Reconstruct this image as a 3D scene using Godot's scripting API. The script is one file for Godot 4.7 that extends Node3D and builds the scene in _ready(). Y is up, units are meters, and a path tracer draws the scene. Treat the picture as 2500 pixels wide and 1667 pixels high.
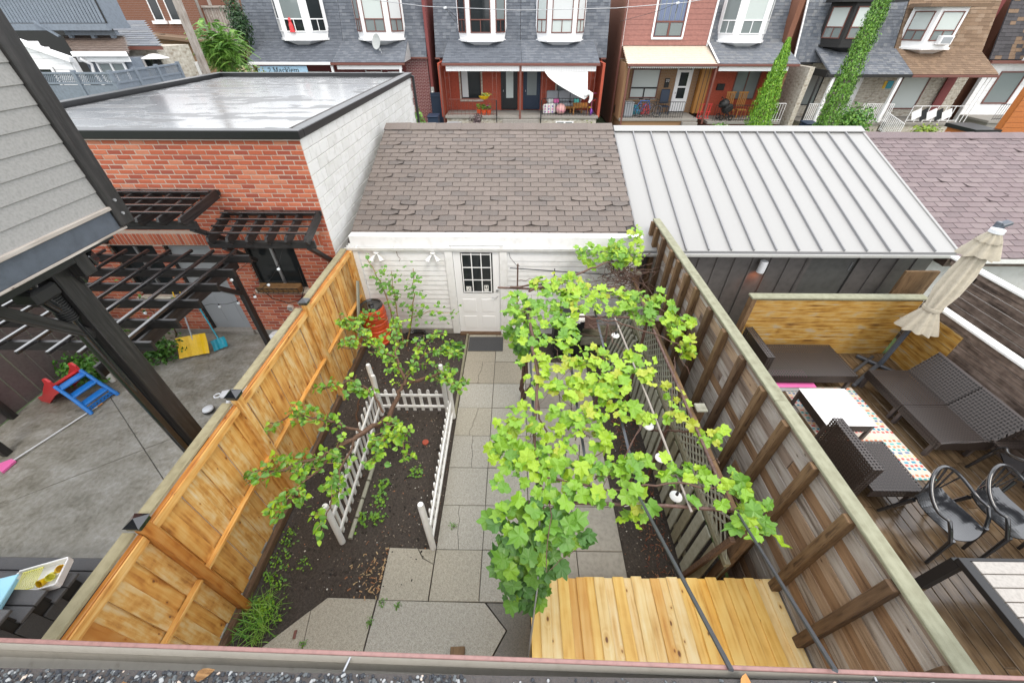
extends Node3D

# ---------------------------------------------------------------- geometry
class G:
	var v := PackedVector3Array()
	var n := PackedVector3Array()
	var uv := PackedVector2Array()
	var c := PackedColorArray()
	var col := Color.WHITE
	var colored := false
	func tri(a: Vector3, b: Vector3, d: Vector3, ua := Vector2.ZERO, ub := Vector2.ZERO, ud := Vector2.ZERO) -> void:
		var nn := (b - a).cross(d - a).normalized()
		v.append(a); v.append(d); v.append(b)
		n.append(nn); n.append(nn); n.append(nn)
		uv.append(ua); uv.append(ud); uv.append(ub)
		if colored:
			c.append(col); c.append(col); c.append(col)
	func quad(a: Vector3, b: Vector3, d: Vector3, e: Vector3, ua := Vector2.ZERO, ub := Vector2.RIGHT, ud := Vector2.ONE, ue := Vector2.DOWN) -> void:
		tri(a, b, d, ua, ub, ud); tri(a, d, e, ua, ud, ue)
	func face(a: Vector3, b: Vector3, d: Vector3, e: Vector3, out: Vector3, ua: Vector2, ub: Vector2, ud: Vector2, ue: Vector2) -> void:
		if (b - a).cross(d - a).dot(out) < 0.0:
			quad(a, e, d, b, ua, ue, ud, ub)
		else:
			quad(a, b, d, e, ua, ub, ud, ue)
	func ntri(p: Array, q: Array, u: Array) -> void:
		for i in [0, 2, 1]:
			v.append(p[i]); n.append(q[i]); uv.append(u[i])
			if colored: c.append(col)
	# box centred at xf.origin; u runs along the longest side, in metres
	func box(size: Vector3, xf := Transform3D.IDENTITY, bev := 0.0, off := Vector2.ZERO) -> void:
		var h := size * 0.5
		var la := 0
		if size[1] > size[la]: la = 1
		if size[2] > size[la]: la = 2
		bev = minf(bev, minf(h.x, minf(h.y, h.z)) * 0.9)
		for i in 3:
			var j := (i + 1) % 3
			var k := (i + 2) % 3
			if k == la:
				var t := j; j = k; k = t
			for s in [-1.0, 1.0]:
				var o := Vector3.ZERO
				o[i] = s
				var pts := []
				var us := []
				for q in [[-1, -1], [1, -1], [1, 1], [-1, 1]]:
					var p := Vector3.ZERO
					p[i] = s * h[i]; p[j] = q[0] * (h[j] - bev); p[k] = q[1] * (h[k] - bev)
					us.append(Vector2(p[j], p[k] + s * 0.13 * (i + 1)) + off)
					pts.append(xf * p)
				face(pts[0], pts[1], pts[2], pts[3], xf.basis * o, us[0], us[1], us[2], us[3])
		if bev <= 0.0: return
		for i in 3:
			var j := (i + 1) % 3
			var k := (i + 2) % 3
			for si in [-1.0, 1.0]:
				for sj in [-1.0, 1.0]:
					var o := Vector3.ZERO
					o[i] = si; o[j] = sj
					var pts := []
					for q in [[0, -1], [0, 1], [1, 1], [1, -1]]:
						var p := Vector3.ZERO
						p[i] = si * (h[i] - (bev if q[0] else 0.0)); p[j] = sj * (h[j] - (0.0 if q[0] else bev)); p[k] = q[1] * (h[k] - bev)
						pts.append(xf * p)
					var l := size[k]
					face(pts[0], pts[1], pts[2], pts[3], xf.basis * o, off, off + Vector2(l, 0), off + Vector2(l, 0.01), off + Vector2(0, 0.01))
		for sx in [-1.0, 1.0]:
			for sy in [-1.0, 1.0]:
				for sz in [-1.0, 1.0]:
					var o := Vector3(sx, sy, sz)
					var a := xf * (o * (h - Vector3(0, bev, bev)))
					var b := xf * (o * (h - Vector3(bev, 0, bev)))
					var d := xf * (o * (h - Vector3(bev, bev, 0)))
					if (b - a).cross(d - a).dot(xf.basis * o) < 0.0: tri(a, d, b, off, off, off)
					else: tri(a, b, d, off, off, off)
	func tube(pts: Array, rad: Array, sides := 8, caps := true, uvs := Vector2(1, 1)) -> void:
		var rings := []
		var nrm := []
		var up := Vector3.UP
		var acc := 0.0
		var lens := []
		for i in pts.size():
			var d: Vector3 = (pts[mini(i + 1, pts.size() - 1)] - pts[maxi(i - 1, 0)]).normalized()
			if absf(d.dot(up)) > 0.95: up = Vector3.RIGHT if absf(d.x) < 0.9 else Vector3.BACK
			var x := up.cross(d).normalized()
			var y := d.cross(x)
			up = y
			var r: float = rad[mini(i, rad.size() - 1)]
			var ring := []
			var rn := []
			for k in sides + 1:
				var a := TAU * k / sides
				var q := x * cos(a) + y * sin(a)
				ring.append(pts[i] + q * r); rn.append(q)
			rings.append(ring); nrm.append(rn)
			if i > 0: acc += pts[i].distance_to(pts[i - 1])
			lens.append(acc)
		for i in pts.size() - 1:
			for k in sides:
				var u0: float = float(k) / sides * uvs.y
				var u1: float = float(k + 1) / sides * uvs.y
				var a := [rings[i][k], rings[i][k + 1], rings[i + 1][k + 1], rings[i + 1][k]]
				var b := [nrm[i][k], nrm[i][k + 1], nrm[i + 1][k + 1], nrm[i + 1][k]]
				var t := [Vector2(lens[i] * uvs.x, u0), Vector2(lens[i] * uvs.x, u1), Vector2(lens[i + 1] * uvs.x, u1), Vector2(lens[i + 1] * uvs.x, u0)]
				ntri([a[0], a[1], a[2]], [b[0], b[1], b[2]], [t[0], t[1], t[2]])
				ntri([a[0], a[2], a[3]], [b[0], b[2], b[3]], [t[0], t[2], t[3]])
		if caps:
			for k in sides:
				tri(pts[0], rings[0][k + 1], rings[0][k])
				tri(pts[-1], rings[-1][k], rings[-1][k + 1])
	# profile of (radius, height) turned round the y axis
	func lathe(pr: Array, segs := 24, at := Vector3.ZERO, sq := Vector2.ONE) -> void:
		for i in pr.size() - 1:
			var d: Vector2 = pr[i + 1] - pr[i]
			var nn := Vector2(d.y, -d.x).normalized()
			for k in segs:
				var a0 := TAU * k / segs
				var a1 := TAU * (k + 1) / segs
				var q := []
				var m := []
				for e in [[i, a0], [i, a1], [i + 1, a1], [i + 1, a0]]:
					var r: Vector2 = pr[e[0]]
					q.append(at + Vector3(cos(e[1]) * r.x * sq.x, r.y, sin(e[1]) * r.x * sq.y))
					m.append(Vector3(cos(e[1]) * nn.x, nn.y, sin(e[1]) * nn.x).normalized())
				var u := [Vector2(a0, pr[i].y), Vector2(a1, pr[i].y), Vector2(a1, pr[i + 1].y), Vector2(a0, pr[i + 1].y)]
				ntri([q[0], q[2], q[1]], [m[0], m[2], m[1]], [u[0], u[2], u[1]])
				ntri([q[0], q[3], q[2]], [m[0], m[3], m[2]], [u[0], u[3], u[2]])
	# flat polygon (Vector2 list) pushed out along depth; xf maps x,y to the polygon plane, z to the depth
	func prism(poly: Array, depth: float, xf := Transform3D.IDENTITY, off := Vector2.ZERO) -> void:
		var pk := PackedVector2Array(poly)
		if Geometry2D.is_polygon_clockwise(pk): pk.reverse()
		var id := Geometry2D.triangulate_polygon(pk)
		for i in range(0, id.size(), 3):
			var a := pk[id[i]]; var b := pk[id[i + 1]]; var d := pk[id[i + 2]]
			if (b - a).cross(d - a) < 0.0:
				var t := b; b = d; d = t
			tri(xf * Vector3(a.x, a.y, depth), xf * Vector3(b.x, b.y, depth), xf * Vector3(d.x, d.y, depth), a + off, b + off, d + off)
			tri(xf * Vector3(a.x, a.y, 0), xf * Vector3(d.x, d.y, 0), xf * Vector3(b.x, b.y, 0), a + off, d + off, b + off)
		for i in pk.size():
			var a := pk[i]; var b := pk[(i + 1) % pk.size()]
			quad(xf * Vector3(a.x, a.y, 0), xf * Vector3(b.x, b.y, 0), xf * Vector3(b.x, b.y, depth), xf * Vector3(a.x, a.y, depth), a + off, b + off, b + off + Vector2(0, depth), a + off + Vector2(0, depth))
	func put(o: G, xf: Transform3D) -> void:
		for i in o.v.size():
			v.append(xf * o.v[i]); n.append((xf.basis * o.n[i]).normalized()); uv.append(o.uv[i])
			if colored: c.append(col if not o.colored else o.c[i] * col)
	func mesh() -> ArrayMesh:
		var a := []
		a.resize(Mesh.ARRAY_MAX)
		a[Mesh.ARRAY_VERTEX] = v; a[Mesh.ARRAY_NORMAL] = n; a[Mesh.ARRAY_TEX_UV] = uv
		if colored: a[Mesh.ARRAY_COLOR] = c
		var m := ArrayMesh.new()
		m.add_surface_from_arrays(Mesh.PRIMITIVE_TRIANGLES, a)
		return m

var M := {}          # materials
var TX := {}         # textures
var rng := RandomNumberGenerator.new()
var used := {}

func numbered(called: String) -> String:
	used[called] = used.get(called, -1) + 1
	return called if used[called] == 0 else "%s_%03d" % [called, used[called]]
func thing(called: String, label: String, cat: String, at := Vector3.ZERO, group := "", turn := 0.0) -> Node3D:
	var o := Node3D.new()
	o.name = numbered(called)
	add_child(o)
	o.position = at; o.rotation.y = turn
	o.set_meta("label", label); o.set_meta("category", cat)
	if group != "": o.set_meta("group", group)
	return o
func setting(called: String) -> Node3D:
	var o := Node3D.new()
	o.name = numbered(called)
	add_child(o)
	o.set_meta("kind", "structure")
	return o
func part(parent: Node, called: String, m: Mesh, mt: Material, xf := Transform3D.IDENTITY) -> MeshInstance3D:
	var o := MeshInstance3D.new()
	o.name = called if parent != self else numbered(called)
	o.mesh = m
	o.material_override = mt
	parent.add_child(o, true)
	o.transform = xf
	return o
func gpart(parent: Node, called: String, g: G, mt: Material, xf := Transform3D.IDENTITY) -> MeshInstance3D:
	return part(parent, called, g.mesh(), mt, xf)
func stuff(o: Node) -> Node:
	o.set_meta("kind", "stuff")
	return o
func T3(p: Vector3, rot := Vector3.ZERO) -> Transform3D:
	return Transform3D(Basis.from_euler(rot), p)
var boxes := {}
func boxm(size: Vector3, bev := 0.0, vary := 0) -> Mesh:
	var key := "%.3f %.3f %.3f %.4f %d" % [size.x, size.y, size.z, bev, vary]
	if not boxes.has(key):
		var g := G.new()
		g.box(size, Transform3D.IDENTITY, bev, Vector2(vary * 0.37, vary * 0.173))
		boxes[key] = g.mesh()
	return boxes[key]
# a box by its centre
func bx(parent: Node, called: String, size: Vector3, at: Vector3, mt: Material, rot := Vector3.ZERO, bev := 0.0, vary := -1) -> MeshInstance3D:
	if vary < 0: vary = rng.randi() % 7
	return part(parent, called, boxm(size, bev, vary), mt, T3(at, rot))
# a box by two opposite corners
func bc(parent: Node, called: String, a: Vector3, b: Vector3, mt: Material, bev := 0.0) -> MeshInstance3D:
	return bx(parent, called, (b - a).abs(), (a + b) * 0.5, mt, Vector3.ZERO, bev)
func along(a: Vector3, b: Vector3, up := Vector3.UP) -> Transform3D:
	var z := (b - a).normalized()
	if absf(z.dot(up)) > 0.98: up = Vector3.RIGHT
	var x := up.cross(z).normalized()
	return Transform3D(Basis(x, z.cross(x), z), (a + b) * 0.5)
# a bar from a to b, w wide and h high
func bar(parent: Node, called: String, a: Vector3, b: Vector3, w: float, h: float, mt: Material, bev := 0.0, up := Vector3.UP) -> MeshInstance3D:
	return part(parent, called, boxm(Vector3(w, h, a.distance_to(b)), bev, rng.randi() % 7), mt, along(a, b, up))
func pipe(parent: Node, called: String, pts: Array, r: float, mt: Material, sides := 8) -> MeshInstance3D:
	var g := G.new()
	g.tube(pts, [r], sides)
	return gpart(parent, called, g, mt)
func turned(parent: Node, called: String, pr: Array, mt: Material, at := Vector3.ZERO, segs := 24, sq := Vector2.ONE) -> MeshInstance3D:
	var g := G.new()
	g.lathe(pr, segs, Vector3.ZERO, sq)
	return gpart(parent, called, g, mt, T3(at))
# wall rectangle u0..u1, v0..v1 with openings [u0, v0, u1, v1], cut into boxes; gives a list of rects
func rects(u0: float, v0: float, u1: float, v1: float, holes: Array) -> Array:
	var ys := [v0, v1]
	for h in holes:
		for y in [h[1], h[3]]:
			if y > v0 and y < v1 and not ys.has(y): ys.append(y)
	ys.sort()
	var out := []
	for i in ys.size() - 1:
		var mid: float = (ys[i] + ys[i + 1]) * 0.5
		var cuts := []
		for h in holes:
			if h[1] < mid and h[3] > mid: cuts.append([h[0], h[2]])
		cuts.sort_custom(func(a, b): return a[0] < b[0])
		var x := u0
		for k in cuts:
			if k[0] > x + 0.001: out.append([x, ys[i], k[0], ys[i + 1]])
			x = maxf(x, k[1])
		if x < u1 - 0.001: out.append([x, ys[i], u1, ys[i + 1]])
	return out
# spans of a row between the openings
func spans(u0: float, u1: float, y0: float, y1: float, holes: Array) -> Array:
	var cuts := []
	for h in holes:
		if h[1] < y1 - 0.004 and h[3] > y0 + 0.004: cuts.append([h[0], h[2]])
	cuts.sort_custom(func(a, b): return a[0] < b[0])
	var out := []
	var x := u0
	for k in cuts:
		if k[0] > x: out.append([x, k[0]])
		x = maxf(x, k[1])
	if x < u1: out.append([x, u1])
	return out

# ---------------------------------------------------------------- textures
func noise_bytes(sd: int, freq: float, sx := 1, sy := 1, oct := 4, size := 512, type := FastNoiseLite.TYPE_SIMPLEX_SMOOTH) -> PackedByteArray:
	var f := FastNoiseLite.new()
	f.seed = sd; f.noise_type = type; f.frequency = freq; f.fractal_octaves = oct
	if type == FastNoiseLite.TYPE_CELLULAR: f.cellular_return_type = FastNoiseLite.RETURN_CELL_VALUE
	var im := f.get_seamless_image(size / sx, size / sy)
	if sx > 1 or sy > 1: im.resize(size, size, Image.INTERPOLATE_CUBIC)
	im.convert(Image.FORMAT_L8)
	return im.get_data()
func mixed(layers: Array, size := 512) -> PackedByteArray:
	var out := PackedByteArray()
	out.resize(size * size)
	var k := layers.size()
	for i in size * size:
		var s := 0.0
		for l in k: s += (layers[l][0][i] - 127.5) * layers[l][1]
		out[i] = clampi(int(127.5 + s), 0, 255)
	return out
func lut(stops: Array) -> Array:
	var g := Gradient.new()
	g.offsets = PackedFloat32Array(); g.colors = PackedColorArray()
	var off := PackedFloat32Array()
	var cl := PackedColorArray()
	for s in stops:
		off.append(s[0]); cl.append(Color(s[1], s[2], s[3]).linear_to_srgb())
	g.offsets = off; g.colors = cl
	var out := []
	for i in 256:
		var q := g.sample(i / 255.0)
		out.append([int(q.r * 255), int(q.g * 255), int(q.b * 255)])
	return out
func colored(b: PackedByteArray, stops: Array, size := 512) -> Image:
	var l := lut(stops)
	var d := PackedByteArray()
	d.resize(b.size() * 3)
	for i in b.size():
		var q: Array = l[b[i]]
		d[i * 3] = q[0]; d[i * 3 + 1] = q[1]; d[i * 3 + 2] = q[2]
	return Image.create_from_data(size, size, false, Image.FORMAT_RGB8, d)
func gray(b: PackedByteArray, size := 512) -> Image:
	return Image.create_from_data(size, size, false, Image.FORMAT_L8, b)
func itex(im: Image) -> ImageTexture:
	return ImageTexture.create_from_image(im)
func bump(b: PackedByteArray, s := 2.0, size := 512) -> ImageTexture:
	var im := gray(b, size)
	im.convert(Image.FORMAT_RGBA8)
	im.bump_map_to_normal_map(s)
	return itex(im)
# knots: dark ovals with rings, drawn into a grain
func knots(b: PackedByteArray, sd: int, count: int, deep := 90, size := 512) -> void:
	var r := RandomNumberGenerator.new()
	r.seed = sd
	for k in count:
		var cx := r.randi() % size
		var cy := r.randi() % size
		var rr := r.randf_range(3, 9)
		var w := int(rr * 4)
		for y in range(-w, w):
			for x in range(-w * 2, w * 2):
				var d := sqrt(x * x * 0.3 + y * y) / rr
				if d > 3.4: continue
				var i := posmod(cy + y, size) * size + posmod(cx + x, size)
				var q := deep * clampf(1.25 - d, 0, 1) + 26.0 * sin(d * 6.0) * clampf(1.0 - d / 3.4, 0, 1) + 14.0 * clampf(1.0 - d / 3.4, 0, 1)
				b[i] = clampi(b[i] - int(q), 0, 255)
func lc(r: float, g: float, b: float) -> Color:
	return Color(r, g, b).linear_to_srgb()
func mk(called: String, col: Color, rough := 0.8, tex: Texture2D = null, scale := 0.0, nrm: Texture2D = null, ns := 1.0, metal := 0.0) -> StandardMaterial3D:
	var m := StandardMaterial3D.new()
	m.albedo_color = col
	m.roughness = rough
	m.metallic = metal
	if tex: m.albedo_texture = tex
	if scale > 0.0:
		m.uv1_triplanar = true; m.uv1_world_triplanar = true
		m.uv1_scale = Vector3.ONE / scale
	elif scale < 0.0:
		m.uv1_scale = Vector3.ONE / -scale
	if nrm:
		m.normal_enabled = true; m.normal_texture = nrm; m.normal_scale = ns
	M[called] = m
	return m
func tint(called: String, from: String, col: Color, rough := -1.0) -> StandardMaterial3D:
	var m: StandardMaterial3D = M[from].duplicate()
	m.albedo_color = col
	if rough >= 0.0: m.roughness = rough
	M[called] = m
	return m
func pick(names: Array) -> Material:
	return M[names[rng.randi() % names.size()]]

func _ready() -> void:
	rng.seed = 20240611
	# camera
	var cam := Camera3D.new()
	cam.name = "camera"
	add_child(cam)
	cam.position = Vector3(0, 5.5, 0)
	cam.rotation_degrees = Vector3(-39.65, 0.69, 0)
	cam.fov = 82.26
	cam.near = 0.05; cam.far = 900.0
	cam.current = true
	# sky and light: a bright overcast day
	var env := Environment.new()
	var sm := ProceduralSkyMaterial.new()
	sm.sky_top_color = Color(0.885, 0.895, 0.915)
	sm.sky_horizon_color = Color(0.865, 0.875, 0.885)
	sm.ground_horizon_color = Color(0.42, 0.42, 0.42)
	sm.ground_bottom_color = Color(0.25, 0.25, 0.25)
	sm.sky_curve = 0.3
	sm.sun_angle_max = 1.0
	sm.sky_energy_multiplier = 1.15
	var sky := Sky.new()
	sky.sky_material = sm
	env.background_mode = Environment.BG_SKY
	env.sky = sky
	env.tonemap_mode = Environment.TONE_MAPPER_LINEAR
	env.tonemap_exposure = 2.35
	env.sdfgi_enabled = true; env.ssao_enabled = true; env.ssil_enabled = true
	var we := WorldEnvironment.new()
	we.name = "environment"
	we.environment = env
	add_child(we)
	var sun := DirectionalLight3D.new()
	sun.name = "sun"
	sun.light_energy = 0.3
	sun.light_color = Color(1, 0.97, 0.93)
	sun.light_angular_distance = 25.0
	sun.shadow_enabled = true
	sun.rotation_degrees = Vector3(-58, 28, 0)
	add_child(sun)
	textures()
	materials()
	build_ground()
	build_own_house()
	build_own_garage()
	build_brick_garage()
	build_metal_garage()
	build_shingle_garage()
	build_left_neighbour()
	build_fences()
	build_deck_yard()
	build_street_houses()
	build_far_left()
	build_arbour()
	build_fruit_tree()
	build_plants()
	build_patio_things()
	build_deck_things()
	build_porch_things()

func textures() -> void:
	var fine := noise_bytes(1, 0.06, 16, 1, 3)
	var grain := noise_bytes(2, 0.02, 12, 1, 4)
	var blot := noise_bytes(3, 0.008, 1, 1, 4)
	var blot2 := noise_bytes(4, 0.02, 1, 1, 5)
	var speck := noise_bytes(5, 0.25, 1, 1, 2)
	var streak := noise_bytes(6, 0.012, 4, 1, 4)
	var cell := noise_bytes(7, 0.14, 1, 1, 1, 512, FastNoiseLite.TYPE_CELLULAR)
	var w := mixed([[fine, 0.35], [grain, 0.5], [blot, 0.35]])
	knots(w, 11, 9)
	TX.cedar = itex(colored(w, [[0.0, 0.12, 0.05, 0.02], [0.22, 0.40, 0.165, 0.036], [0.45, 0.58, 0.29, 0.07], [0.68, 0.65, 0.385, 0.125], [1.0, 0.69, 0.50, 0.26]]))
	TX.wood_bump = bump(mixed([[fine, 0.5], [grain, 0.4]]), 3.0)
	var w2 := mixed([[fine, 0.45], [streak, 0.55], [speck, 0.15]])
	var w5 := mixed([[fine, 0.35], [noise_bytes(51, 0.016, 3, 1, 4), 0.6], [blot2, 0.2], [speck, 0.12]])
	knots(w5, 15, 8)
	knots(w2, 12, 7)
	TX.cedar_worn = itex(colored(w5, [[0.0, 0.11, 0.06, 0.035], [0.12, 0.32, 0.14, 0.036], [0.3, 0.51, 0.245, 0.055], [0.46, 0.59, 0.325, 0.09], [0.62, 0.62, 0.41, 0.17], [1.0, 0.66, 0.54, 0.36]]))
	TX.greywood = itex(colored(w2, [[0.0, 0.07, 0.045, 0.033], [0.22, 0.165, 0.132, 0.108], [0.4, 0.30, 0.262, 0.23], [0.7, 0.39, 0.355, 0.32], [1.0, 0.49, 0.455, 0.42]]))
	var w3 := mixed([[grain, 0.4], [blot2, 0.5], [speck, 0.15]])
	TX.greenwood = itex(colored(w3, [[0.0, 0.15, 0.145, 0.105], [0.3, 0.25, 0.245, 0.19], [0.6, 0.31, 0.31, 0.25], [1.0, 0.37, 0.37, 0.31]]))
	var w4 := mixed([[fine, 0.3], [grain, 0.35], [blot, 0.3]])
	knots(w4, 14, 12, 110)
	TX.pine = itex(colored(w4, [[0.0, 0.16, 0.06, 0.015], [0.22, 0.62, 0.36, 0.11], [0.45, 0.78, 0.55, 0.24], [0.7, 0.83, 0.66, 0.37], [1.0, 0.88, 0.77, 0.55]]))
	TX.deckwood = itex(colored(mixed([[fine, 0.4], [streak, 0.5], [blot, 0.4]]), [[0.0, 0.025, 0.013, 0.007], [0.35, 0.088, 0.056, 0.03], [0.7, 0.155, 0.105, 0.06], [1.0, 0.25, 0.185, 0.12]]))
	TX.fencebrown = itex(colored(mixed([[fine, 0.4], [streak, 0.6], [blot2, 0.35]]), [[0.0, 0.02, 0.013, 0.010], [0.35, 0.085, 0.06, 0.047], [0.7, 0.175, 0.13, 0.105], [1.0, 0.29, 0.235, 0.20]]))
	TX.amber = itex(colored(mixed([[fine, 0.6], [grain, 0.45], [blot, 0.5]]), [[0.0, 0.12, 0.055, 0.015], [0.3, 0.29, 0.145, 0.026], [0.58, 0.42, 0.245, 0.058], [0.72, 0.40, 0.28, 0.12], [0.85, 0.32, 0.27, 0.22], [1.0, 0.33, 0.29, 0.26]]))
	TX.blackwood = itex(colored(mixed([[fine, 0.4], [grain, 0.4], [blot2, 0.2]]), [[0.0, 0.008, 0.008, 0.008], [0.5, 0.021, 0.02, 0.02], [1.0, 0.055, 0.05, 0.048]]))
	TX.mottle = itex(colored(mixed([[blot2, 0.7], [speck, 0.2], [blot, 0.3]]), [[0.0, 0.62, 0.62, 0.62], [0.5, 0.86, 0.86, 0.86], [1.0, 1.0, 1.0, 1.0]]))
	TX.grime = itex(colored(mixed([[blot, 0.6], [blot2, 0.6], [speck, 0.15]]), [[0.0, 0.66, 0.65, 0.60], [0.22, 0.88, 0.875, 0.86], [0.5, 0.98, 0.98, 0.975], [1.0, 1.0, 1.0, 1.0]]))
	TX.granule = itex(colored(mixed([[speck, 0.8], [blot2, 0.35], [cell, 0.35]]), [[0.0, 0.45, 0.45, 0.46], [0.4, 0.86, 0.855, 0.85], [0.8, 1.0, 0.99, 0.98], [1.0, 1.25, 1.2, 1.15]]))
	TX.granule_bump = bump(mixed([[speck, 0.9], [cell, 0.3]]), 3.0)
	TX.soft_bump = bump(mixed([[blot2, 0.8], [speck, 0.2]]), 4.0)
	TX.brickface = itex(colored(mixed([[blot2, 0.6], [speck, 0.45], [cell, 0.2]]), [[0.0, 0.78, 0.76, 0.76], [0.4, 0.95, 0.95, 0.95], [0.8, 1.0, 1.0, 1.0], [1.0, 1.0, 1.0, 1.0]]))
	var ag := mixed([[cell, 0.55], [speck, 0.4], [blot2, 0.3]])
	TX.aggregate = itex(colored(ag, [[0.0, 0.19, 0.178, 0.15], [0.35, 0.305, 0.288, 0.245], [0.6, 0.375, 0.355, 0.305], [0.82, 0.43, 0.41, 0.355], [1.0, 0.60, 0.57, 0.50]]))
	TX.aggregate_bump = bump(ag, 2.5)
	TX.soil = itex(colored(mixed([[cell, 0.3], [speck, 0.55], [blot2, 0.4]]), [[0.0, 0.014, 0.011, 0.009], [0.5, 0.048, 0.038, 0.031], [0.8, 0.095, 0.077, 0.063], [0.97, 0.17, 0.14, 0.115], [1.0, 0.5, 0.45, 0.38]]))
	TX.soil_bump = bump(mixed([[speck, 0.5], [cell, 0.4], [blot2, 0.8]]), 6.0)
	var patch := mixed([[noise_bytes(21, 0.006, 1, 1, 5), 0.45], [noise_bytes(22, 0.015, 3, 1, 4), 0.35], [noise_bytes(24, 0.05, 1, 1, 5), 0.5], [speck, 0.2]])
	TX.patio = itex(colored(patch, [[0.0, 0.12, 0.11, 0.083], [0.3, 0.19, 0.178, 0.143], [0.5, 0.235, 0.223, 0.188], [0.7, 0.28, 0.27, 0.238], [1.0, 0.36, 0.35, 0.325]]))
	TX.patio_rough = itex(colored(patch, [[0.0, 0.28, 0.28, 0.28], [0.45, 0.40, 0.40, 0.40], [0.7, 0.7, 0.7, 0.7], [1.0, 0.85, 0.85, 0.85]]))
	TX.patio_bump = bump(mixed([[noise_bytes(23, 0.02, 1, 1, 5), 1.0], [speck, 0.1]]), 5.0)
	var wet := mixed([[noise_bytes(31, 0.014, 6, 1, 4), 1.0], [noise_bytes(32, 0.012, 1, 1, 4), 0.55]])
	TX.wet_rough = itex(colored(wet, [[0.0, 0.03, 0.03, 0.03], [0.5, 0.045, 0.045, 0.045], [0.6, 0.12, 0.12, 0.12], [0.66, 0.8, 0.8, 0.8], [1.0, 1.0, 1.0, 1.0]]))
	TX.stone = itex(colored(mixed([[blot, 0.5], [streak, 0.5], [speck, 0.2]]), [[0.0, 0.24, 0.19, 0.14], [0.4, 0.44, 0.40, 0.33], [0.7, 0.56, 0.53, 0.46], [1.0, 0.66, 0.63, 0.57]]))
	TX.bark = itex(colored(mixed([[fine, 0.6], [blot2, 0.5]]), [[0.0, 0.02, 0.012, 0.008], [0.5, 0.11, 0.06, 0.036], [1.0, 0.24, 0.15, 0.10]]))
	TX.rust = itex(colored(mixed([[blot2, 0.8], [speck, 0.3]]), [[0.0, 0.035, 0.018, 0.014], [0.5, 0.105, 0.055, 0.042], [1.0, 0.19, 0.12, 0.095]]))
	TX.leaf = itex(colored(mixed([[blot2, 0.5], [speck, 0.12], [cell, 0.12]]), [[0.0, 0.62, 0.66, 0.55], [0.5, 0.92, 0.94, 0.9], [1.0, 1.1, 1.08, 1.1]]))
	TX.leaf_bump = bump(mixed([[cell, 0.5], [blot2, 0.5]]), 2.0)
	TX.coir = itex(colored(mixed([[fine, 0.7], [speck, 0.6]]), [[0.0, 0.04, 0.018, 0.006], [0.5, 0.20, 0.105, 0.04], [1.0, 0.42, 0.27, 0.13]]))
	TX.cloth_bump = bump(mixed([[noise_bytes(41, 0.3, 1, 4, 2), 0.5], [noise_bytes(42, 0.3, 4, 1, 2), 0.5]]), 1.5)
	TX.wicker = wicker_texture()
	TX.rug = rug_texture()

# open basket weave: two strands over and under, with holes between
func wicker_texture() -> ImageTexture:
	var s := 128
	var im := Image.create(s, s, false, Image.FORMAT_RGBA8)
	for y in s:
		for x in s:
			var fx := fposmod(x / 16.0, 1.0)
			var fy := fposmod(y / 16.0, 1.0)
			var over := (int(x / 16.0) + int(y / 16.0)) % 2 == 0
			var hx := absf(fx - 0.5)
			var hy := absf(fy - 0.5)
			var solid := hx < 0.29 or hy < 0.29
			var d := (hx if over else hy)
			var b := 0.42 + 1.25 * (0.5 - d)
			im.set_pixel(x, y, Color(b, b, b, 1.0 if solid else 0.0))
	return itex(im)

# woven rug: rows of small bright stitches on a pale ground
func rug_texture() -> ImageTexture:
	var im := Image.create(256, 512, false, Image.FORMAT_RGB8)
	im.fill(lc(0.60, 0.55, 0.48))
	var r := RandomNumberGenerator.new()
	r.seed = 77
	var cols := [lc(0.68, 0.16, 0.06), lc(0.02, 0.22, 0.34), lc(0.75, 0.42, 0.16), lc(0.03, 0.30, 0.30), lc(0.78, 0.55, 0.36), lc(0.55, 0.07, 0.06), lc(0.10, 0.16, 0.30)]
	for y in range(0, 512, 11):
		var k: Color = cols[(y / 11 * 3 + y / 60) % cols.size()]
		if r.randf() < 0.08: continue
		var step := 10 if (y / 11) % 3 else 16
		for x in range(r.randi() % 6, 256, step):
			im.fill_rect(Rect2i(x, y + (x / step) % 2 * 2, step * 6 / 10, 7), k.lerp(Color.WHITE, r.randf() * 0.25))
	for i in 6000:
		var x := r.randi() % 256
		var y := r.randi() % 512
		im.set_pixel(x, y, im.get_pixel(x, y).darkened(0.12))
	return itex(im)

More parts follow.
